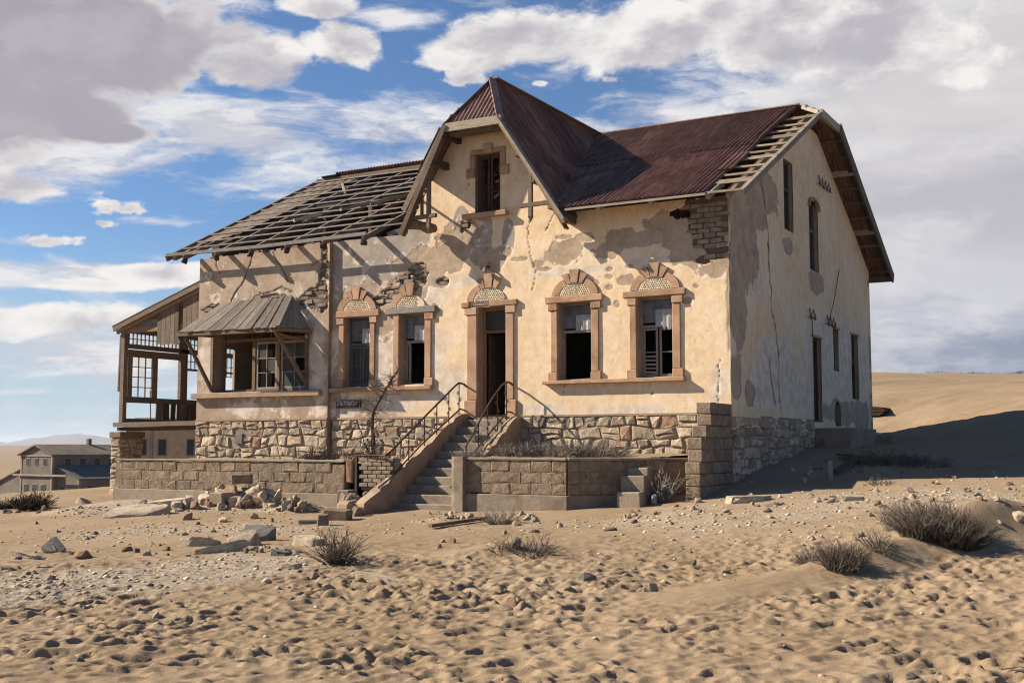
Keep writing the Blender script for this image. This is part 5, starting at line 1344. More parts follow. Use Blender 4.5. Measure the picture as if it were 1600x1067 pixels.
# cheek walls
def cheek(x0, x1, P, seg=.16):
    """sloping wall with a crumbled top edge"""
    m = MB(); Q = []
    for a, b in zip(P[:-1], P[1:]):
        n = max(1, int(math.hypot(b[0] - a[0], b[1] - a[1]) / seg))
        for i in range(n): Q.append((a[0] + (b[0] - a[0]) * i / n, a[1] + (b[1] - a[1]) * i / n))
    Q.append(P[-1]); lows = P[-1][1]; k = len(Q); j = lambda s_: random.uniform(-s_, s_)
    for (y, z) in Q: m.v.append((x0 + j(.02), y, z + j(.028) - .015))
    for (y, z) in Q: m.v.append((x1 + j(.02), y, z + j(.028) - .015))
    for (y, z) in Q: m.v.append((x0 + j(.008), y + j(.01), z - .09))
    for (y, z) in Q: m.v.append((x1 + j(.008), y + j(.01), z - .09))
    for (y, z) in Q: m.v.append((x0, y, lows - .3))
    for (y, z) in Q: m.v.append((x1, y, lows - .3))
    for i in range(k - 1):
        m.f += [(i, i + 1, k + i + 1, k + i), (2 * k + i, 2 * k + i + 1, i + 1, i), (k + i, k + i + 1, 3 * k + i + 1, 3 * k + i), (4 * k + i, 4 * k + i + 1, 2 * k + i + 1, 2 * k + i), (3 * k + i, 3 * k + i + 1, 5 * k + i + 1, 5 * k + i)]
    q = k - 1; m.f += [(q, 2 * k + q, 3 * k + q, k + q), (2 * k + q, 4 * k + q, 5 * k + q, 3 * k + q)]
    return m
cheek(-6.58, -6.36, [(0.0, 2.44), (-.30, 2.44), (-1.9, 1.63), (-3.22, .90), (-4.05, .52), (-4.14, .25)]).build('cheek_wall', MAT['render'], ST)['label'] = 'left sloping cheek wall, crumbling at its foot'
cheek(-5.14, -4.93, [(0.0, 2.36), (-.22, 2.36), (-1.72, 1.46), (-1.95, 1.30)]).build('cheek_wall', MAT['render'], ST)['label'] = 'short right cheek wall above the terrace'
mb = MB(); mb.cbox((-6.78, -4.0, .33), (.34, .5, .42), .07, .03); mb.build('cheek_foot', MAT['render'], ST)
for i in range(7):
    mb = MB(); s_ = random.uniform(.10, .2); mb.cbox((0, 0, 0), (s_, s_ * .9, s_ * .7), .03, .015)
    link_mesh('broken_chunk', mb.mesh('broken_chunk', MAT['concrete']), ST, (-6.86 + random.uniform(-.1, .1), -3.55 + i * .12 - .3, .55 + .1 * math.sin(i * 2)), (random.random(), random.random(), random.random()))
# plank-like brick box beside the left cheek
BB = thing('brick_planter', 'low panel of pale thin bricks left of the front steps', 'planter', (-6.95, -2.9, .8))
for r in range(7):
    z = .80 + r * .088; x = -7.30 + (.12 if r % 2 else 0)
    while x < -6.42:
        w = min(.235, -6.40 - x)
        if w > .06:
            mb = MB(); mb.cbox((0, 0, 0), (w - .012, .11, .076), .008, .004)
            link_mesh('brick', mb.mesh('brick', MAT['brick']), BB, (x + w / 2, -2.95, z + .04), (0, random.uniform(-.02, .02), 0))
        x += .24
m = MB(); m.bx(-7.30, -6.42, -2.91, -2.72, .72, 1.40); m.build('panel_back', MAT['mortar'], BB)
timber('iron_post', (-7.36, -3.0, .5), (-7.36, -3.0, 1.5), .05, .05, 'iron', BB, (0, 1, 0))
m = MB(); m.cbox((-7.52, -2.95, 1.12), (.16, .2, .5), .02, .02); m.build('red_post_stub', MAT['red_rock'], BB)
m = MB(); m.cbox((-7.55, -3.05, .52), (.34, .36, .42), .03, .01); m.build('corner_block', MAT['block'], BB)

# wrought iron handrails
def spiral(c, r0, turns, ax, m, r=.008, start=0.0, sgn=1):
    P = []
    for i in range(int(14 * turns)):
        t = i / 14 * 2 * math.pi; rr = r0 * (1 - t / (2 * math.pi * turns) * .8)
        P.append(Vector(c) + Vector((0, ax, 0)) * (rr * math.cos(start + sgn * t)) + Vector((0, 0, 1)) * (rr * math.sin(start + sgn * t)))
    m.tube(P, r, 4, cap=False)
def handrail(x, top, low, posts, label):
    H = thing('handrail', label, 'handrail', (x, top[1][1], top[1][2] - 1))
    m = MB(); m.tube(top, .024, 6); m.build('top_rail', MAT['iron'], H)
    m = MB(); m.tube(low, .020, 6); m.build('lower_rail', MAT['iron'], H)
    def interp(L, y):
        for a, b in zip(L[:-1], L[1:]):
            if min(a[1], b[1]) <= y <= max(a[1], b[1]) and abs(a[1] - b[1]) > 1e-4: return a[2] + (b[2] - a[2]) * (y - a[1]) / (b[1] - a[1])
        return L[-1][2]
    for y in posts:
        za, zb = interp(top, y), interp(low, y)
        m = MB(); m.tube([(x, y, zb - .16), (x, y, za)], .013, 5); m.build('baluster', MAT['iron'], H)
        m = MB(); h = za - zb
        spiral((x, y - .055, zb + h * .62), .05, 1.4, 1, m, start=0); spiral((x, y + .055, zb + h * .40), .05, 1.4, 1, m, start=math.pi); spiral((x, y - .04, zb + h * .24), .036, 1.3, 1, m, start=0, sgn=-1)
        m.build('scroll', MAT['iron'], H)
handrail(-6.42, [(-6.42, .0, 3.04), (-6.42, -.16, 3.10), (-6.42, -.36, 3.12), (-6.42, -.5, 3.06), (-6.42, -1.9, 2.24), (-6.42, -3.10, 1.53), (-6.45, -3.2, 1.47), (-6.7, -3.05, 1.46), (-7.36, -3.0, 1.46)],
         [(-6.42, .0, 2.47), (-6.42, -.3, 2.52), (-6.42, -1.9, 1.70), (-6.42, -3.1, .98), (-6.42, -3.5, .80)], [-.36, -.80, -1.30, -1.80, -2.40], 'rusty scrolled handrail on the left side of the front steps')
handrail(-5.18, [(-5.18, .0, 3.04), (-5.18, -.15, 3.10), (-5.18, -.32, 3.11), (-5.18, -.55, 3.01), (-5.18, -.95, 2.72), (-5.18, -1.35, 2.36), (-5.18, -1.75, 1.95), (-5.18, -2.05, 1.68), (-5.18, -2.1, 1.4)],
         [(-5.18, .0, 2.42), (-5.18, -.25, 2.44), (-5.18, -1.0, 1.99), (-5.18, -1.7, 1.55), (-5.18, -1.9, 1.42)], [-.32, -.72, -1.15, -1.55], 'rusty scrolled handrail on the right side of the front steps')

# ------------------------------------------------------------------ retaining walls of cement blocks
def block_wall(name, label, O, U, N, L, z_top, courses, bl=.46, bh=.225, plinth=.30, cat='retaining wall', bury=.35, thick=.2, drop=()):
    U = Vector(U).normalized(); N = Vector(N).normalized(); O = Vector(O); M = Matrix((U, N, Vector((0, 0, 1)))).transposed()
    t = thing(name, label, cat, tuple(O + U * (L / 2) + Vector((0, 0, z_top - courses * bh - plinth))))
    zc = z_top - .05
    m = MB(); m.beam(O - N * (thick / 2 + .004) + U * .01 + Vector((0, 0, (zc + z_top - courses * bh) / 2 - .03)), O + U * (L - .01) - N * (thick / 2 + .004) + Vector((0, 0, (zc + z_top - courses * bh) / 2 - .03)), thick, zc - (z_top - courses * bh) - .02)
    m.build('mortar_core', MAT['block'], t)
    n = 0
    for r in range(courses):
        z = z_top - .05 - (r + 1) * bh; u = 0 if r % 2 else -bl / 2
        while u < L - .02:
            a, b = max(u, 0), min(u + bl, L); 
            if b - a > .05 and random.random() > .14:
                j = lambda: random.uniform(-.008, .008)
                P = [(a + j(), z + j()), ((a + b) / 2 + j(), z + j()), (b + j(), z + j()), (b + j(), z + bh + j()), ((a + b) / 2 + j(), z + bh + j()), (a + j(), z + bh + j())]
                mq, c = quarry(P, .10, random.uniform(-.002, .013), random.uniform(.003, .008), .011, .2)
                place_quarry(mq, c, 'cement_block', 'block', t, O, U, N)
            u += bl; n += 1
    mb = MB(); mb.cbox((0, 0, 0), (L, .30, .052), .01, .004); link_mesh('coping', mb.mesh('coping', MAT['concrete']), t, O + U * (L / 2) + Vector((0, 0, z_top - .026)) - N * .12, M.to_euler())
    h = plinth + bury; mb = MB(); mb.cbox((0, 0, 0), (L + .04, .26, h), .015, .004)
    link_mesh('plinth', mb.mesh('plinth', MAT['concrete']), t, O + U * (L / 2) + Vector((0, 0, z_top - .05 - courses * bh - h / 2)) - N * .10, M.to_euler())
    return t
block_wall('retaining_wall', 'long low retaining wall of worn cement blocks in front of the bay', (-14.70, -3.0, 0), (1, 0, 0), (0, -1, 0), 7.02, 1.36, 3, plinth=.34)
block_wall('retaining_wall', 'sunlit block retaining wall right of the front steps', (-4.72, -3.0, 0), (1, 0, 0), (0, -1, 0), 2.40, 1.43, 3, plinth=.32)
ang = Vector((2.02, 2.02, 0))
block_wall('retaining_wall', 'shaded angled retaining wall behind the three free steps', (-2.30, -2.985, 0), ang, (1, -1, 0), 2.80, 1.43, 3, plinth=.30)
# rounded end pillar of the stair wall
m = MB()
P = []
for i in range(7): t = math.pi / 2 + math.pi * i / 6; P.append((-4.80 + .11 * math.cos(t), -3.02 + .12 * math.sin(t)))
P += [(-4.60, -3.14), (-4.60, -2.90)]
m.prism(P, .2, 1.45, lambda u, v, w: (u, v, w)); o = m.build('gate_pillar', MAT['concrete'], None, origin=(-4.75, -3.02, .2)); tag(o, 'rounded concrete end pillar beside the lower front steps', 'pillar')
# left pier blocks missing stones: stepped wall at the house corner
PW = thing('stepped_wall', 'stepped cement block wall jutting out from the right front house corner', 'wall', (-.15, -.9, .8))
rows = [(2.53, -1.28), (2.295, -1.28), (2.06, -1.55), (1.825, -1.82), (1.59, -1.82), (1.355, -1.95), (1.12, -1.95), (.885, -1.95), (.65, -1.95)]
for r, (zt, ye) in enumerate(rows):
    y = 0.02; k = 0
    while y > ye + .03:
        L_ = (.23 if (r % 2 and k == 0) else .46); ya = max(y - L_, ye)
        if ya - ye < .12: ya = ye
        mb = MB(); mb.cbox((0, 0, 0), (.30, y - ya - .008, .227), .015, .005)
        link_mesh('cement_block', mb.mesh('cement_block', MAT['block']), PW, (-.14 + random.uniform(-.006, .006), (y + ya) / 2, zt - .118)); y = ya; k += 1
# three free standing steps
FS = thing('block_steps', 'three free standing concrete block steps in front of the angled wall', 'steps', (-1.16, -2.25, .4))
for (y0, z0, z1, dx) in ((-1.98, .2, 1.24, 0), (-2.23, .2, 1.09, .02), (-2.50, .2, .78, .05)):
    mb = MB(); mb.cbox((0, 0, 0), (.50, .26, z1 - z0), .02, .008); link_mesh('step', mb.mesh('step', MAT['concrete']), FS, (-1.24 + dx, y0, (z0 + z1) / 2), (0, 0, random.uniform(-.03, .03)))

# ------------------------------------------------------------------ name sign
SG = thing('name_sign', 'dark brown enamel sign reading Buchhalter under the left front window', 'sign', (-9.87, -.02, 2.70))
mb = MB(); mb.cbox((-9.87, -.025, 2.70), (.78, .03, .205), .012); mb.build('sign_plate', MAT['sign'], SG)
def border():
    m = MB(); x0, x1, z0, z1 = -10.245, -9.495, 2.612, 2.788; t = .007; y0, y1 = -.0445, -.041
    m.bx(x0, x1, y0, y1, z0, z0 + t); m.bx(x0, x1, y0, y1, z1 - t, z1); m.bx(x0, x0 + t, y0, y1, z0 + t, z1 - t); m.bx(x1 - t, x1, y0, y1, z0 + t, z1 - t)
    m.build('sign_border', MAT['sign_white'], SG)
border()
GL = {  # broad-nib blackletter strokes in a unit box, x-height 1, ascender 1.6
 'B': ([[(0.1, 1.45), (.35, 1.6), (.6, 1.5), (.35, 1.25), (.3, .1), (.55, 0), (.85, .2), (.85, .6), (.6, .85), (.35, .8)], [(.6, .85), (.85, 1.05), (.82, 1.4), (.6, 1.55)], [(0.0, .3), (.12, .1), (.3, .1)]], 1.05),
 'u': ([[(.05, .9), (.2, 1.0), (.2, .15), (.35, 0), (.6, .15)], [(.5, 1.0), (.62, .88), (.62, .1), (.75, 0)]], .85),
 'c': ([[(.55, .9), (.35, 1.0), (.15, .85), (.15, .15), (.35, 0), (.55, .12)]], .65),
 'h': ([[(.3, 1.6), (.15, 1.45), (.15, .05)], [(.15, .8), (.4, 1.0), (.6, .8), (.58, .2), (.45, -.35)]], .78),
 'a': ([[(.5, .95), (.25, 1.0), (.12, .8), (.12, .15), (.3, 0), (.55, .2)], [(.55, 1.0), (.55, .1), (.68, 0)]], .80),
 'l': ([[(.3, 1.6), (.15, 1.45), (.15, .1), (.3, 0)]], .42),
 't': ([[(.18, 1.3), (.18, .1), (.35, 0), (.48, .1)], [(.0, 1.0), (.45, 1.0)]], .55),
 'e': ([[(.15, .5), (.5, .75), (.4, 1.0), (.15, .85), (.15, .12), (.32, 0), (.52, .15)]], .65),
 'r': ([[(.05, .9), (.18, 1.0), (.18, .05)], [(.18, .75), (.35, 1.0), (.52, .88)]], .55)}
def letters(word, x, z, s, y):
    for ch in word:
        st, adv = GL[ch]; m = MB(); nb_ = Vector((.08, 0, .07))
        for L_ in st:
            for a, b in zip(L_[:-1], L_[1:]):
                p, q = Vector((a[0], 0, a[1])), Vector((b[0], 0, b[1]))
                Q = [p - nb_, p + nb_, q + nb_, q - nb_]
                m.add([(x + v.x * s, y, z + v.z * s) for v in Q] + [(x + v.x * s, y + .003, z + v.z * s) for v in Q], [(0, 1, 2, 3), (7, 6, 5, 4), (0, 4, 5, 1), (1, 5, 6, 2), (2, 6, 7, 3), (3, 7, 4, 0)])
        m.build('letter', MAT['sign_white'], SG); x += adv * s
letters('Buchhalter', -10.215, 2.662, .0935, -.0445)

# lamp holder over the door and insulators on the side wall
LH = thing('lamp_holder', 'small rusty lamp fitting above the front door keystone', 'lamp fitting', (-5.84, -.02, 5.80))
m = MB(); m.tube([(-5.84, -.01, 5.83), (-5.84, -.12, 5.84), (-5.84, -.17, 5.78)], .03, 8); m.build('lamp_arm', MAT['iron'], LH)
m = MB(); m.tube([(-5.84, -.17, 5.80), (-5.84, -.17, 5.70)], .045, 10, .06); m.build('lamp_socket', MAT['frame_pale'], LH)
m = MB(); m.tube([(-5.84, -.02, 5.93), (-5.84, -.08, 5.93)], .035, 8); m.build('insulator', MAT['board_pale'], LH)
def insulators(y0, y1, z, n, label, wires=()):
    t = thing('insulator_bracket', label, 'insulator', (.02, (y0 + y1) / 2, z))
    m = MB(); m.tube([(.06, y0, z), (.06, y1, z - .02)], .012, 5); m.tube([(-.02, (y0 + y1) / 2, z), (.07, (y0 + y1) / 2, z)], .018, 5); m.build('bracket_bar', MAT['iron'], t)
    for i in range(n):
        y = y0 + (y1 - y0) * (i + .5) / n
        m = MB(); m.tube([(.06, y - .07, z + .16), (.07, y - .08, z + .04), (.08, y, z - .05), (.07, y + .08, z + .04), (.06, y + .08, z + .12)], .012, 5); m.build('hook', MAT['iron'], t)
        m = MB(); m.tube([(.06, y - .07, z + .12), (.06, y - .07, z + .22)], .024, 7, .016); m.build('insulator_cup', MAT['board'], t)
    for (a, b) in wires:
        m = MB(); m.tube([a, ((a[0] + b[0]) / 2 + .03, (a[1] + b[1]) / 2, (a[2] + b[2]) / 2), b], .012, 4); m.build('wire', MAT['iron'], t)
insulators(7.22, 8.57, 8.62, 4, 'row of four porcelain insulators high on the gable end')
insulators(5.97, 6.71, 4.94, 2, 'pair of hooked insulators above the side door', [((.05, 6.3, 4.9), (.04, 6.42, 2.3))])
insulators(7.74, 8.76, 4.92, 3, 'bent insulator bracket above the small high window', [((.05, 8.0, 4.95), (.03, 9.4, 6.6))])

# ruined lean-to behind the house
SH = thing('collapsed_shed', 'collapsed dark lean-to with ragged roof behind the far house corner', 'shed', (-.6, 19.6, 1.8))
m = MB(); m.prism([(-4.0, 1.0), (-1.35, 1.0), (-1.0, 2.74), (-4.0, 2.74)], 19.3, 22.0, lambda u, v, w: (u, w, v)); m.build('shed_wall', MAT['board'], SH)
for i in range(6):
    z = 2.76 + .055 * i
    timber('roof_layer', (-4.2, 20.4, z + .30 - .02 * i), (-.86 + random.uniform(-.14, .06), 20.4, z + random.uniform(-.02, .02)), 2.6, .05, 'wood_dark', SH)

# ------------------------------------------------------------------ buildings in the valley
def ldz(l, d, z): x, y = to_xy(l, d); return Vector((x, y, z))
def far_hall():
    a = math.radians(35); e1 = Vector((math.cos(a), -math.sin(a))); e2 = Vector((math.sin(a), math.cos(a)))
    O = Vector((-58.8, 150.0))
    def T(u, v, z): p = O + e1 * u + e2 * v; return ldz(p.x, p.y, z)
    H = thing('far_hall', 'large grey two storey hall with slate lean-to roof down in the valley', 'building', tuple(T(0, 0, -6)))
    def box(nm, u0, u1, v0, v1, z0, z1, mat):
        m = MB(); m.prism([(u0, v0), (u1, v0), (u1, v1), (u0, v1)], z0, z1, lambda u, v, w: T(u, v, w)); return m.build(nm, MAT[mat], H)
    W = 6.9; L_ = 26.0; ze, zp = .55, 1.72
    m = MB(); m.prism([(-W, -7), (0, -7), (0, ze), (-W / 2, zp), (-W, ze)], 0, L_, lambda u, v, w: T(u, w, v)); m.build('main_wall', MAT['far_wall'], H)
    for s in (0, 1):
        m = MB(); x0, x1 = (-W - .4, -W / 2) if s == 0 else (.4, -W / 2); z0 = ze - .13
        m.prism([(x0, z0 + .05), (x1, zp + .05), (x1, zp + .22), (x0, z0 + .22)], -.4, L_ + .4, lambda u, v, w: T(u, w, v)); m.build('roof', MAT['far_roof'], H)
    box('corner_strip', -.25, .06, -.06, .25, -7, ze - .1, 'far_trim'); box('corner_strip', -W - .06, -W + .25, -.06, .25, -7, ze - .1, 'far_trim')
    box('cornice', -W, 0, -.10, -.02, ze - .18, ze + .02, 'far_trim'); box('string_course', -W - 1.4, 3.4, -.30, -.11, -2.15, -1.9, 'far_trim')
    def win(nm, u, v, z, w, h, face):
        if face == 'g':
            o = box(nm, u - w / 2 - .12, u + w / 2 + .12, v - .06, v, z - .12, z + h + .12, 'far_trim'); q = (u - w / 2, u + w / 2, v - .09, v - .03, z, z + h)
        else:
            o = box(nm, u, u + .06, v - w / 2 - .1, v + w / 2 + .1, z - .1, z + h + .1, 'far_trim'); q = (u + .03, u + .09, v - w / 2, v + w / 2, z, z + h)
        m = MB(); m.prism([(q[0], q[2]), (q[1], q[2]), (q[1], q[3]), (q[0], q[3])], q[4], q[5], lambda a_, b_, w_: T(a_, b_, w_)); m.build('pane_or_dark_fill', MAT['black'], o)
    for u in (-5.35, -3.5, -1.65): win('window', u, 0, -.75, .62, .85, 'g')
    for u in (-5.55, -3.7, -1.85): win('window', u, 0, -4.4, .85, 1.15, 'g')
    for i in range(9): win('window', 0, 2.2 + i * 2.2, -.75, .9, .85, 's')
    # lean-to on the right side
    m = MB(); m.prism([(0.02, -7), (4.6, -7), (4.6, -2.5), (0.02, -.95)], .8, L_, lambda u, v, w: T(u, w, v)); m.build('side_aisle_wall', MAT['far_wall'], H)
    m = MB(); m.prism([(0.02, -.88), (5.0, -2.56), (5.0, -2.40), (0.02, -.72)], .5, L_, lambda u, v, w: T(u, w, v)); m.build('slate_roof', MAT['slate'], H)
    box('corner_strip', 4.4, 4.66, .74, 1.0, -7, -2.6, 'far_trim')
    for u in (1.2, 2.2): win('window', u, .8, -4.9, .5, 1.5, 'g')
    win('window', 3.8, .8, -4.9, .55, 1.0, 'g')
    for i in range(6): win('window', 4.6, 2.4 + i * 2.6, -4.9, .8, 1.6, 's')
    # lean-to on the left
    m = MB(); m.prism([(-W - 9, -7), (-W - .02, -7), (-W - .02, -1.1), (-W - 9, -4.0)], .8, L_, lambda u, v, w: T(u, w, v)); m.build('side_aisle_wall', MAT['far_wall'], H)
    m = MB(); m.prism([(-W - 9.3, -4.08), (-W - .02, -1.04), (-W - .02, -.9), (-W - 9.3, -3.92)], .5, L_, lambda u, v, w: T(u, w, v)); m.build('roof', MAT['far_roof'], H)
    box('chimney', -W / 2 + .6, -W / 2 + 1.4, 12, 13, .8, 2.05, 'far_wall'); box('flue', -W / 2 - .3, -W / 2 + .2, 7.5, 8.0, 1.5, 2.7, 'far_wall')
far_hall()
def small_house(name, label, l0, l1, d, z0, z1, zr, wins, mat='ochre', depth=7):
    H = thing(name, label, 'building', tuple(ldz((l0 + l1) / 2, d, z0)))
    m = MB(); m.prism([(l0, z0), (l1, z0), (l1, z1), (l0, z1)], d, d + depth, lambda u, v, w: ldz(u, w, v)); m.build('wall', MAT[mat], H)
    m = MB(); m.prism([(d - .3, z1), (d + depth / 2, zr), (d + depth + .3, z1), (d + depth + .3, z1 + .15), (d + depth / 2, zr + .2), (d - .3, z1 + .15)], l0 - .3, l1 + .3, lambda u, v, w: ldz(w, u, v)); m.build('roof', MAT['far_roof'], H)
    for (a, b, c, e) in wins:
        m = MB(); m.prism([(a - .08, c - .08), (b + .08, c - .08), (b + .08, e + .08), (a - .08, e + .08)], d - .05, d + .01, lambda u, v, w: ldz(u, w, v)); f = m.build('window', MAT['far_trim'], H)
        m = MB(); m.prism([(a, c), (b, c), (b, e), (a, e)], d - .07, d - .02, lambda u, v, w: ldz(u, w, v)); m.build('pane_or_dark_fill', MAT['black'], f)
    return H
oh = small_house('outbuilding', 'ochre outbuilding with two narrow windows seen beneath the verandah floor', -36.3, -26.5, 110, -6, 3.3, 4.25, [(-34.9, -34.35, .85, 2.3), (-33.2, -32.5, .85, 2.3), (-30.5, -29.9, .85, 2.3)])
m = MB(); m.prism([(-34.0, -6), (-33.75, -6), (-33.75, 3.25), (-34.0, 3.25)], 109.88, 110.0, lambda u, v, w: ldz(u, w, v)); m.build('quoin_strip', MAT['far_trim'], oh)
m = MB(); m.tube([ldz(-34.6, 112, 3.4), ldz(-34.75, 112, 7.0)], .05, 4); o = m.build('aerial_pole', MAT['iron'], oh)

# ------------------------------------------------------------------ stones
UPV = RIGHT.cross(FWD)
def ground_at(px, py, guess=None):
    """where the sight line through a photo point meets the terrain (real ground point)"""
    r = (FWD + RIGHT * ((px - 800) / 1822) - UPV * ((py - 533.5) / 1822))
    k = r.dot(FWD_H); r = r / k
    t = np.linspace(5, 60, 1400)
    xs_, ys_, zs_ = CAM.x + r.x * t, CAM.y + r.y * t, CAM.z + r.z * t
    l, d = to_ld(xs_, ys_)
    below = np.nonzero(zs_ < height(l, d))[0]
    i = below[0] if len(below) else 1399
    return Vector((xs_[i], ys_[i], float(height(l[i:i + 1], d[i:i + 1])[0]))), t[i]
def rock_mesh(name, mat, sub=2, cuts=9, flat=1.0):
    """angular broken stone: hull of a few points, edges knocked off"""
    bm = bmesh.new(); n = 13 if sub > 1 else 9
    for i in range(n):
        v = Vector((random.gauss(0, 1), random.gauss(0, 1), random.gauss(0, 1))).normalized() * random.uniform(.72, 1.05)
        bm.verts.new((v.x, v.y * random.uniform(.8, 1), v.z))
    bmesh.ops.convex_hull(bm, input=list(bm.verts))
    loose = [v for v in bm.verts if not v.link_faces]
    if loose: bmesh.ops.delete(bm, geom=loose, context='VERTS')
    if sub > 1:
        bmesh.ops.bevel(bm, geom=list(bm.edges), offset=.07, segments=1, affect='EDGES', profile=.5)
        for v in bm.verts: v.co += Vector((random.gauss(0, 1), random.gauss(0, 1), random.gauss(0, 1))) * .022
    for v in bm.verts: v.co.z *= flat
    bmesh.ops.recalc_face_normals(bm, faces=bm.faces)
    me = bpy.data.meshes.new(name); bm.to_mesh(me); bm.free(); me.materials.append(MAT[mat]); return me
ROCKS = {mt: [rock_mesh('stone', mt, 2) for _ in range(8)] for mt in ('rock', 'dark_rock', 'red_rock')}
SMALL = {mt: [rock_mesh('stone', mt, 1) for _ in range(6)] for mt in ('rock', 'dark_rock', 'red_rock')}
def rock(px, py, wpx, label=None, mat='rock', name='rock', asp=.55, deep=.8, rz=None, tilt=(0, 0), group=None, lift=.06, cat='rock', lib=None):
    p, t = ground_at(px, py); w = wpx / 1822 * t
    me = random.choice((lib or ROCKS)[mat])
    s = (w / 2 * 1.2, w / 2 * deep * 1.2, w / 2 * asp * 1.5)
    o = link_mesh(name, me, None, p + Vector((0, 0, s[2] * lift)), (tilt[0], tilt[1], random.uniform(0, 6.28) if rz is None else rz), s)
    return tag(o, label, cat, group)
BIG = [
 (85, 862, 42, 'blue-grey angular rock standing alone on the left gravel', 'dark_rock', .75), (132, 871, 36, 'flat brown stone beside the blue-grey rock', 'red_rock', .5), (110, 866, 12, 'tiny rust coloured stone right of the blue-grey rock', 'red_rock', .7),
 (198, 861, 20, 'small brown stone halfway to the tilted slabs', 'red_rock', .7), (230, 868, 17, 'cube shaped pale stone left of the tilted slabs', 'rock', .8), (262, 860, 20, 'tan pebble-like rock next to the pale slabs', 'red_rock', .6),
 (218, 954, 11, 'small white stone on the left footprints', 'rock', .9), (238, 965, 30, 'pale pink pyramid stone on the left footprints', 'rock', .8), (120, 1032, 30, 'grey-brown stone half sunk near the lower left corner', 'dark_rock', .6), (70, 1046, 34, 'flat dark splinter of rock in the lower left corner', 'dark_rock', .3),
 (1010, 923, 42, 'pale wedge shaped boulder alone on the trodden sand', 'rock', .75), (916, 906, 30, 'dark grey rounded rock left of the pale wedge boulder', 'dark_rock', .6), (800, 946, 21, 'brown cube shaped rock in the middle of the footprints', 'red_rock', .95), (733, 931, 15, 'grey egg shaped stone near the brown cube rock', 'dark_rock', .8), (715, 917, 22, 'flat dark stone behind the grey egg stone', 'dark_rock', .4),
 (708, 848, 19, 'blocky tan rock below the front steps', 'red_rock', .8), (692, 847, 11, 'smaller tan rock leaning on the blocky one', 'rock', .8), (687, 856, 13, 'brown pointed stone in front of the blocky tan rock', 'red_rock', .8), (810, 858, 27, 'upright grey rock poking from the small sand drift', 'dark_rock', 1.1), (788, 834, 13, 'brown stone behind the small sand drift', 'red_rock', .7),
 (836, 832, 18, 'flat grey stone right of the sand drift', 'dark_rock', .4), (1085, 881, 15, 'dark grey stone beside the long sand drift', 'dark_rock', .9), (1320, 1003, 20, 'thin white flake of stone on the right footprints', 'rock', .2), (1424, 1058, 26, 'grey stone at the bottom edge on the right', 'dark_rock', .5), (1165, 1027, 7, 'tiny white pebble near the lower edge', 'rock', .9),
 (1417, 812, 38, 'large pale rock behind the big grassy shrub', 'rock', .9), (1592, 812, 30, 'pale boulder at the right edge of the picture', 'rock', .7), (1200, 800, 14, 'brown stone on the gravel slope below the house corner', 'red_rock', .8), (1346, 838, 12, 'dark stone left of the big grassy shrub', 'dark_rock', .8), (1362, 806, 16, 'grey split stone on the gravel left of the shrub', 'dark_rock', .5),
 (1267, 842, 16, 'pale stone on the gravel above the small shrub', 'rock', .7), (1510, 768, 14, 'dark lump of stone by the edge of the house shadow', 'dark_rock', .8), (487, 902, 26, 'white jagged stone left of the long pale ledge', 'rock', .5), (512, 917, 30, 'pale crumbling flat stone below the small bush', 'rock', .3), (560, 925, 13, 'small black stone beside the long pale ledge', 'dark_rock', .7),
 (495, 893, 11, 'rounded rust stone under the small bush', 'red_rock', .8), (148, 835, 13, 'small dark stone on the sand at left', 'dark_rock', .6), (290, 836, 14, 'thin white stone on the sand at left', 'rock', .4), (350, 815, 26, 'split pale rock below the rubble heap', 'rock', .6), (398, 810, 16, 'upright pale chunk below the rubble heap', 'rock', 1.0),
 (648, 878, 12, 'dark speck of rock on the middle sand', 'dark_rock', .7), (955, 829, 22, 'flat grey stone pair on the gravel', 'dark_rock', .4)]
for (px_, py_, w_, lab, mt, asp) in BIG: rock(px_, py_, w_, lab, mt, asp=asp)
# bedrock slabs
def slab(px, py, w, dpt, h, rz, tilt, label, mat='rock'):
    p, t = ground_at(px, py)
    bm = bmesh.new(); bmesh.ops.create_icosphere(bm, subdivisions=3, radius=1.0)
    for n, dd in [((0, 0, 1), .35), ((0, 0, -1), .4), ((1, .2, .1), .75), ((-1, .3, 0), .7), ((.3, 1, .2), .7), ((-.2, -1, .15), .6), ((.8, -.7, .3), .7), ((-.7, -.7, .2), .72), ((.5, .8, .5), .7)]:
        n = (Vector(n) + Vector((random.gauss(0, .15), random.gauss(0, .15), random.gauss(0, .1)))).normalized()
        for v in bm.verts:
            k = v.co.dot(n) - dd
            if k > 0: v.co -= n * k * .97
    for v in bm.verts: v.co += Vector((random.gauss(0, .02), random.gauss(0, .02), random.gauss(0, .012)))
    me = bpy.data.meshes.new('rock_slab'); bm.to_mesh(me); bm.free(); me.materials.append(MAT[mat])
    o = link_mesh('rock_slab', me, None, p + Vector((0, 0, h * .1)), (tilt[0], tilt[1], rz), (w * .62, dpt * .62, h * 1.5)); tag(o, label, 'rock'); return o
RZ0 = math.atan2(RIGHT.y, RIGHT.x)
slab(315, 852, .62, .35, .14, RZ0 + .1, (.1, .05), 'pale cream bedrock slab at the left end of the outcrop')
slab(345, 862, .75, .25, .16, RZ0 + .5, (.05, -.3), 'long cream slab sloping up to the dark tilted slab')
slab(402, 845, .62, .3, .26, RZ0 + .12, (.25, .05), 'dark tilted slab with triangular top in the outcrop', 'dark_rock')
slab(382, 852, .5, .3, .2, RZ0 + .4, (.1, -.3), 'grey-tan slab wedged under the dark tilted slab')
slab(485, 852, .5, .3, .2, RZ0 - .3, (.1, .2), 'pale ribbed slab left of the small bush')
slab(440, 868, .3, .2, .10, RZ0, (.1, .0), 'small dark slab in the rubble of the outcrop', 'dark_rock')
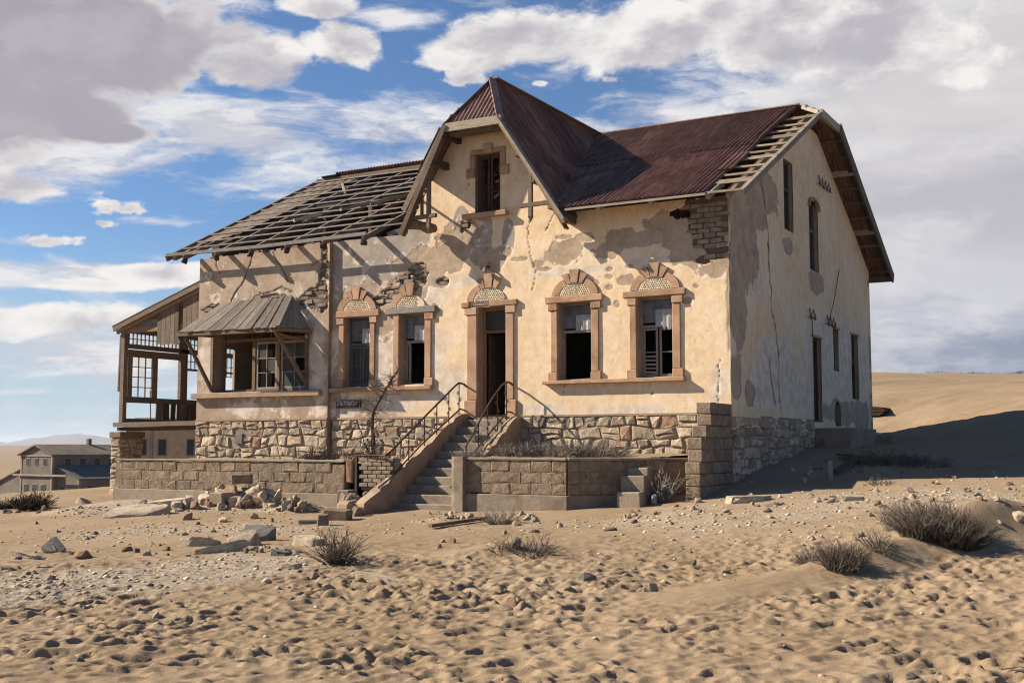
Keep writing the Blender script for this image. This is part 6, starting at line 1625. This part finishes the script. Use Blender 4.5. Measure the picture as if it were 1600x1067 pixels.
slab(600, 908, .75, .22, .08, RZ0 - .45, (.0, .1), 'long low pale ledge running right from the small bush')
slab(455, 886, .3, .16, .08, RZ0 - .1, (.0, .1), 'flat tan ledge in front of the outcrop')
slab(45, 872, .5, .3, .10, RZ0, (.05, .1), 'pale flat slab at the left edge of the picture')
slab(1170, 783, .9, .5, .16, RZ0 + .1, (.05, .0), 'cream flat slab at the edge of the house shadow')
slab(1330, 782, .5, .3, .14, RZ0, (.1, .0), 'pale flat slab on the gravel right of the house')
slab(215, 805, 1.3, .6, .22, RZ0 + .25, (.1, -.1), 'big cream bedrock hump left of the retaining wall')
slab(265, 790, 1.0, .5, .2, RZ0 + .2, (.1, -.1), 'cream bedrock slab against the foot of the retaining wall')
# rubble heap against the left retaining wall
GR1 = 'pale rocks of the rubble heap'
def scatter(n, cx, cy, sx, sy, lo, hi, mats, label, group, name='rubble_stone', heap=0.0, asp=(.5, .9), cat='stone', lib=None):
    for i in range(n):
        px_, py_ = random.gauss(cx, sx), random.gauss(cy, sy)
        mt = random.choice(mats)
        o = rock(px_, py_, random.uniform(lo, hi), {'rock': 'pale', 'red_rock': 'brown', 'dark_rock': 'grey'}[mt] + ' ' + label, mt, name, random.uniform(*asp), group=group, cat=cat, lib=lib)
        if heap:
            q = math.exp(-((px_ - cx) / sx) ** 2 * .5); o.location.z += heap * q * random.random()
scatter(40, 388, 782, 34, 8, 13, 32, ['rock', 'rock', 'rock', 'rock', 'red_rock'], 'angular rock piled in the heap against the retaining wall', GR1, heap=.12)
scatter(34, 265, 792, 55, 7, 10, 28, ['rock', 'rock', 'rock', 'red_rock'], 'stone along the foot of the left retaining wall', 'stones along the left wall foot')
scatter(26, 470, 790, 20, 6, 9, 20, ['red_rock', 'rock', 'dark_rock'], 'brick sized lump in the small heap left of the steps', 'lumps in the small heap', heap=.12)
scatter(14, 705, 808, 22, 4, 8, 18, ['rock'], 'rubble at the foot of the stair pillar', 'rubble at the stair foot')
scatter(12, 838, 813, 18, 4, 8, 20, ['rock'], 'rubble below the sunlit block wall', 'rubble below the block wall')
scatter(28, 400, 862, 60, 9, 6, 18, ['rock', 'red_rock', 'dark_rock'], 'loose stone lying among the bedrock slabs', 'loose stones of the outcrop')
scatter(20, 60, 900, 45, 22, 6, 16, ['rock', 'dark_rock'], 'stone on the white gravel patch at left', 'stones of the white gravel patch')
scatter(46, 1300, 785, 160, 14, 7, 20, ['rock', 'rock', 'red_rock', 'dark_rock'], 'stone strewn on the gravel slope right of the house', 'stones of the gravel slope', asp=(.3, .7))
scatter(26, 1500, 775, 80, 10, 7, 20, ['rock', 'rock', 'red_rock'], 'stone along the edge of the house shadow', 'stones by the shadow edge', asp=(.3, .6))
scatter(22, 1020, 805, 60, 10, 6, 14, ['rock', 'red_rock'], 'stone lying before the angled wall', 'stones before the angled wall')
scatter(30, 250, 835, 140, 14, 5, 12, ['rock', 'red_rock', 'dark_rock'], 'small stone on the sand left of the outcrop', 'small stones on the left sand', lib=SMALL)
scatter(20, 1290, 735, 60, 10, 6, 14, ['rock', 'dark_rock'], 'stone in the shade beside the house', 'stones in the house shade')
# squared blocks fallen from the walls
def block(px, py, w, h, dpt, rz, label, mat='block', tilt=0, lift=.5):
    p, t = ground_at(px, py); mb = MB(); mb.cbox((0, 0, 0), (w, dpt, h), .02, .012)
    o = link_mesh('fallen_block', mb.mesh('fallen_block', MAT[mat]), None, p + Vector((0, 0, h * (lift - .06))), (tilt, tilt * .6, rz)); return tag(o, label, 'block')
block(345, 788, .40, .26, .34, RZ0 - .5, 'square cement block lying in front of the pale rubble heap', 'concrete')
block(378, 763, .42, .22, .25, RZ0, 'cement block resting against the retaining wall above the heap', 'block', 0, 1.0)
block(543, 796, .30, .34, .3, RZ0 + .5, 'dark upright block left of the staircase foot', 'block', .25)
block(528, 812, .50, .22, .3, RZ0 - .3, 'largest of the brown fallen blocks left of the steps', 'block', .1)
block(505, 820, .2, .22, .2, RZ0, 'squat brown block nearest the camera by the steps', 'block')
block(485, 818, .45, .08, .18, RZ0 + .1, 'flat dark slab block left of the squat brown block', 'dark_rock')
block(560, 806, .25, .18, .2, RZ0 + .8, 'tilted block touching the cheek wall foot', 'block', .4)
block(1022, 788, .10, .20, .08, RZ0, 'small pale upright stub beside the free steps', 'board_pale')

# gravel and chips, too many to count
def gravel():
    n = 34000
    L = rng.uniform(-10, 11, n * 3); D = 7 + rng.uniform(0, 1, n * 3) ** .8 * 19
    gi = np.clip(np.searchsorted(ls, L), 1, len(ls) - 1); gj = np.clip(np.searchsorted(ds, D), 1, len(ds) - 1)
    w = grav[gi, gj]
    ok = (rng.uniform(0, 1, n * 3) < np.maximum(w, 0.04) ** 1.5 * 0.6)
    L, D = L[ok][:n], D[ok][:n]
    # not inside the terraces or house
    X, Y = to_xy(L, D)
    out = ~((Y > -3.15) & (X < -2.1) & (X > -14.8)) & ~((X < 0) & (Y > X * -1 - 5.2) & (Y > -3.1) & (X > -2.4))
    L, D, X, Y = L[out], D[out], X[out], Y[out]; k = len(L)
    Z = Hg[np.clip(np.searchsorted(ls, L), 1, len(ls) - 1), np.clip(np.searchsorted(ds, D), 1, len(ds) - 1)]
    base = np.array([(1, 0, 0), (.2, .9, .1), (-.9, .35, -.1), (-.6, -.8, .1), (.5, -.85, -.1), (.1, .05, .75), (0, 0, -.7)], float)
    faces = np.array([(0, 1, 5), (1, 2, 5), (2, 3, 5), (3, 4, 5), (4, 0, 5), (1, 0, 6), (2, 1, 6), (3, 2, 6), (4, 3, 6), (0, 4, 6)])
    s = .006 + .048 * rng.uniform(0, 1, k) ** 6 + .010 * rng.uniform(0, 1, k) ** 2
    an = rng.uniform(0, 6.28, k); jit = 1 + rng.uniform(-.35, .35, (k, 7, 3))
    P = base[None] * jit * s[:, None, None]; P[:, :, 2] *= .7
    x = P[..., 0] * np.cos(an)[:, None] - P[..., 1] * np.sin(an)[:, None]; y = P[..., 0] * np.sin(an)[:, None] + P[..., 1] * np.cos(an)[:, None]
    V = np.stack([x + X[:, None], y + Y[:, None], P[..., 2] + Z[:, None] + s[:, None] * -.05], -1).reshape(-1, 3)
    Fc = (faces[None] + (np.arange(k) * 7)[:, None, None]).reshape(-1, 3)
    me = bpy.data.meshes.new('gravel'); me.vertices.add(len(V)); me.vertices.foreach_set('co', V.astype(np.float32).ravel())
    me.loops.add(Fc.size); me.loops.foreach_set('vertex_index', Fc.ravel().astype(np.int32)); me.polygons.add(len(Fc))
    me.polygons.foreach_set('loop_start', np.arange(0, Fc.size, 3, dtype=np.int32)); me.polygons.foreach_set('loop_total', np.full(len(Fc), 3, np.int32))
    me.update(calc_edges=True); me.materials.append(MAT['gravel'])
    o = link_mesh('gravel', me); tag(o, 'pale stone chips and gravel strewn over the sand', None, None, 'stuff')
def gravel_mat():
    m, t, b = new_mat('stone_chips')
    isl = t.n('ShaderNodeNewGeometry').outputs['Random Per Island']
    col = t.mix(t.ss(isl, .1, .5), (.19, .145, .105), (.33, .245, .165)); col = t.mix(t.ss(isl, .55, .9), col, (.52, .42, .30))
    t.t.links.new(col, b.inputs['Base Color']); return m
MAT['gravel'] = gravel_mat(); gravel()

# ------------------------------------------------------------------ plants
def stems(m, base, dirv, L, r, seg=3, curl=.25, n=3, twigs=0, tw=.4):
    p = Vector(base); d = Vector(dirv).normalized(); P = [p]
    for i in range(seg):
        d = (d + Vector((random.gauss(0, curl), random.gauss(0, curl), random.gauss(0, curl * .6)))).normalized(); p = p + d * (L / seg); P.append(p)
    m.tube(P, r, n, r * .35, cap=False)
    for _ in range(twigs):
        i = random.randint(1, seg); f = P[i - 1].lerp(P[i], random.random())
        dd = (d + Vector((random.gauss(0, .8), random.gauss(0, .8), random.gauss(.1, .5)))).normalized()
        stems(m, f, dd, L * tw * random.uniform(.5, 1), r * .6, 2, curl, n)
    return P
def shrub(name, label, spots, mat, n, L, r, spread=.9, up=.6, curl=.25, twigs=2, cat='shrub', seg=3, group=None, rad=.12, z=None, light=None):
    """spots: list of (x,y,radius) root areas"""
    m = MB(); m2 = MB(); tot = sum(s[2] for s in spots)
    for (x, y, rr) in spots:
        for i in range(int(n * rr / tot)):
            a = random.uniform(0, 6.28); q = rr * math.sqrt(random.random())
            bx_, by_ = x + q * math.cos(a), y + q * math.sin(a)
            bz = (z if z is not None else gz(bx_, by_)) - .02
            dv = Vector((math.cos(a) * spread * (q / rr) + random.gauss(0, .25), math.sin(a) * spread * (q / rr) + random.gauss(0, .25), up + random.random() * .5))
            stems(m if (light is None or random.random() > .35) else m2, (bx_, by_, bz), dv, L * random.uniform(.5, 1.1), r, seg, curl, 3, twigs)
    x, y, rr = spots[0]
    org = (x, y, z if z is not None else gz(x, y))
    o = m.build(name, MAT[mat], None, origin=org, fix=False); tag(o, label, cat, group)
    if m2.v: m2.build('pale_stems', MAT[light], o, fix=False)
    return o
def gl(px, py): p, t = ground_at(px, py); return p
# big grassy shrub on the sand drift, lower right
p = gl(1440, 836); q = gl(1480, 840); s_ = gl(1410, 826); u = gl(1508, 852)
shrub('desert_shrub', 'large bristling grey-brown shrub on the big sand drift at right', [(p.x, p.y, .22), (q.x, q.y, .26), (u.x, u.y, .14)], 'twig_dark', 1000, .40, .0058, .75, .75, .22, 2, light='twig', seg=3)
shrub('desert_shrub', 'pale upright tuft behind the big grassy shrub, left side', [(s_.x, s_.y, .22)], 'twig_grey', 340, .40, .005, .5, 1.0, .12, 1, light='twig')
p = gl(1372, 856); shrub('desert_shrub', 'thin low tuft at the left end of the big drift', [(p.x, p.y, .16)], 'twig', 70, .25, .005, .9, .5)
p = gl(1312, 888); q = gl(1322, 884); shrub('desert_shrub', 'compact dark bush on the smaller drift', [(p.x, p.y, .15), (q.x, q.y, .12)], 'twig', 380, .30, .005, .7, .8, light='twig_dark')
p = gl(1268, 876); shrub('desert_shrub', 'small brown tuft left of the compact dark bush', [(p.x, p.y, .13)], 'twig', 130, .20, .005, .9, .6)
p = gl(525, 880); shrub('desert_shrub', 'round thorny bush beside the bedrock slabs', [(p.x, p.y, .10)], 'twig', 130, .50, .0065, 1.0, .7, .3, 3, light='twig_dark')
p = gl(832, 866); shrub('desert_shrub', 'sparse dry twigs around the upright rock on the small drift', [(p.x, p.y, .22)], 'twig', 70, .36, .006, 1.0, .5, .35, 2)
p = gl(785, 862); shrub('desert_shrub', 'few bent twigs left of the upright rock', [(p.x, p.y, .12)], 'twig', 24, .28, .006, 1.2, .3, .4, 2)
p = gl(780, 818); shrub('desert_shrub', 'little dry shrub in front of the stair pillar', [(p.x, p.y, .16)], 'twig_grey', 90, .40, .007, 1.0, .5, .3, 2)
p = gl(50, 796); shrub('desert_shrub', 'dark rounded bush in front of the distant hall', [(p.x, p.y, .25)], 'twig_dark', 300, .42, .011, .9, .6, .25, 3)
p = gl(8, 794); shrub('desert_shrub', 'dark bush cut by the left picture edge', [(p.x, p.y, .16)], 'twig_dark', 90, .28, .011, 1.0, .5, .25, 2)
scatter(14, 45, 798, 22, 3, 8, 18, ['red_rock', 'dark_rock'], 'stone around the dark bush before the hall', 'stones at the dark bush')
# on the terraces
shrub('terrace_scrub', 'tangled grey scrub along the sunlit terrace below the right windows', [(-3.2, -1.6, .75), (-2.4, -1.4, .55), (-4.0, -1.9, .5)], 'twig_grey', 1050, .38, .006, .9, .45, .4, 2, z=1.47, light='twig_dark')
shrub('terrace_scrub', 'grey scrub at the foot of the right handrail', [(-4.9, -2.35, .25)], 'twig_grey', 170, .32, .006, .9, .5, .35, 2, z=1.40)
shrub('terrace_scrub', 'dark scrub clump on the left terrace beside the bay', [(-9.2, -1.9, .3)], 'twig_dark', 120, .38, .007, .8, .6, .3, 2, z=1.34)
shrub('terrace_scrub', 'dry sticks on the left terrace around the thorn tree', [(-8.0, -1.7, .5)], 'twig', 110, .42, .008, .9, .5, .4, 2, z=1.34)
p = Vector((-.72, -2.0, 0)); shrub('dead_bush', 'bleached leafless bush in front of the angled wall', [(-.72, -2.05, .13)], 'twig_grey', 60, .62, .010, .8, .8, .3, 3, z=.62)
# thorn tree
TR = thing('thorn_tree', 'leafless thorn tree leaning right on the left terrace', 'tree', (-7.95, -1.6, 1.3))
m = MB(); TP = [Vector((-7.95, -1.6, 1.25)), Vector((-7.93, -1.6, 1.7)), Vector((-7.98, -1.6, 2.1)), Vector((-7.95, -1.6, 2.45)), Vector((-7.72, -1.6, 2.8)), Vector((-7.50, -1.6, 3.1)), Vector((-7.25, -1.6, 3.40))]
m.tube(TP, .05, 7, .016); m.build('trunk', MAT['twig_dark'], TR)
m = MB()
for i in range(150):
    k = random.randint(1, 5); f = TP[k].lerp(TP[k + 1], random.random())
    if f.z < 2.2 and random.random() < .5: continue
    stems(m, f, (random.gauss(0, .8), random.gauss(0, .8), random.gauss(.15, .5)), random.uniform(.12, .42), .009, 2, .35, 3, 2)
m.build('twigs', MAT['twig'], TR, fix=False)
m = MB()
for i in range(10): stems(m, (-7.95, -1.6, 1.3), (random.gauss(-.3, .9), random.gauss(0, .7), .45 + random.random() * .5), random.uniform(.5, 1.1), .018, 4, .25, 4, 4)
m.build('low_branches', MAT['twig_dark'], TR, fix=False)
# bushes in the shade right of the house and tufts on the dune crest
for (px_, py_, rr, nn, lab) in ((1355, 722, .5, 300, 'dark bush at the foot of the rear steps in the house shade'), (1400, 722, .6, 300, 'low dark bush spreading in the house shade'), (1440, 728, .5, 200, 'rightmost low bush in the house shade')):
    p = gl(px_, py_); shrub('shade_bush', lab, [(p.x, p.y, rr)], 'twig', nn // 2, .32, .010, 1.0, .3, .35, 3)
p = gl(1375, 757); shrub('shade_bush', 'tiny sunlit tuft at the shadow edge', [(p.x, p.y, .25)], 'twig', 60, .18, .008, .9, .4)
for (l, d, rr, lab) in ((29.3, 74, 1.6, 'dark scrub on the dune crest, middle clump'), (26.8, 73.5, 1.4, 'flat scrub on the dune crest, left clump'), (32.0, 73.0, 1.0, 'dark scrub on the dune crest at the right edge')):
    x, y = to_xy(l, d); shrub('crest_scrub', lab, [(x, y, rr)], 'twig_dark', 200, .40, .03, 1.1, .3, .3, 1)

# ------------------------------------------------------------------ odds and ends
def ground_timber(name, a, b, w, h, mat, label, lift=.03, cat='plank'):
    p, q = gl(*a), gl(*b); m = MB(); m.beam(p + Vector((0, 0, lift)), q + Vector((0, 0, lift)), w, h); o = m.build(name, MAT[mat], None, origin=tuple((p + q) / 2)); return tag(o, label, cat)
ground_timber('fallen_beam', (672, 826), (762, 813), .08, .06, 'wood_brown', 'thin red-brown beam lying below the front steps', .05)
ground_timber('dark_pole', (1305, 745), (1340, 722), .10, .08, 'wood_dark', 'dark pole lying in the house shade', .1)
ground_timber('broken_plank', (1310, 714), (1345, 718), .18, .05, 'wood', 'pale plank lying before the side steps', .06)
p = gl(1298, 752); m = MB(); m.beam(p, p + Vector((0, 0, .42)), .07, .07, (0, 1, 0)); o = m.build('short_post', MAT['wood_grey'], None, origin=tuple(p)); tag(o, 'short grey post standing in the house shade', 'post')
p = gl(1590, 1052); m = MB()
for i in range(5): stems(m, p + Vector((random.uniform(-.2, .1), 0, .02)), (RIGHT.x + random.gauss(0, .3), RIGHT.y + random.gauss(0, .3), .03), .35, .006, 3, .15)
o = m.build('dry_sticks', MAT['twig'], None, origin=tuple(p), fix=False); tag(o, 'few dry sticks on the sand in the lower right corner', 'sticks')
# timber edging on the terrace and wall rail behind the tree
o = timber('terrace_rail', (-9.0, -2.7, 1.55), (-6.9, -2.4, 1.78), .05, .05, 'wood', TR) if False else None
m = MB(); m.beam((-8.7, -.9, 1.80), (-6.8, -.9, 1.98), .05, .05)
o = m.build('low_rail', MAT['wood_grey'], None, origin=(-7.7, -.9, 1.4)); tag(o, 'low grey wooden rail across the left terrace behind the thorn tree', 'rail')
for x in (-8.6, -7.7, -6.9): mb = MB(); mb.beam((x, -.9, 1.3), (x, -.9, 1.84 + (x + 8.7) * .08), .05, .05, (0, 1, 0)); mb.build('rail_post', MAT['wood_grey'], o)

# thin desert air: one closed box of even haze round the camera and everything built
mh = bpy.data.materials.new('desert_air'); mh.use_nodes = True
th = NT(mh.node_tree); oh_ = th.n('ShaderNodeOutputMaterial'); vh = th.n('ShaderNodeVolumePrincipled')
vh.inputs['Color'].default_value = (0.80, 0.86, 0.95, 1); vh.inputs['Density'].default_value = 8.0e-5; vh.inputs['Anisotropy'].default_value = 0.1
th.t.links.new(vh.outputs[0], oh_.inputs['Volume'])
mb = MB(); zlo = float(Hg.min()) - 22.0
mb.bx(-16000, 16000, -16000, 16000, zlo, 130.0)
hz = mb.build('haze', mh, None, origin=(0, 0, 0)); hz['kind'] = 'stuff'; hz['label'] = 'faint dusty air over the far desert'
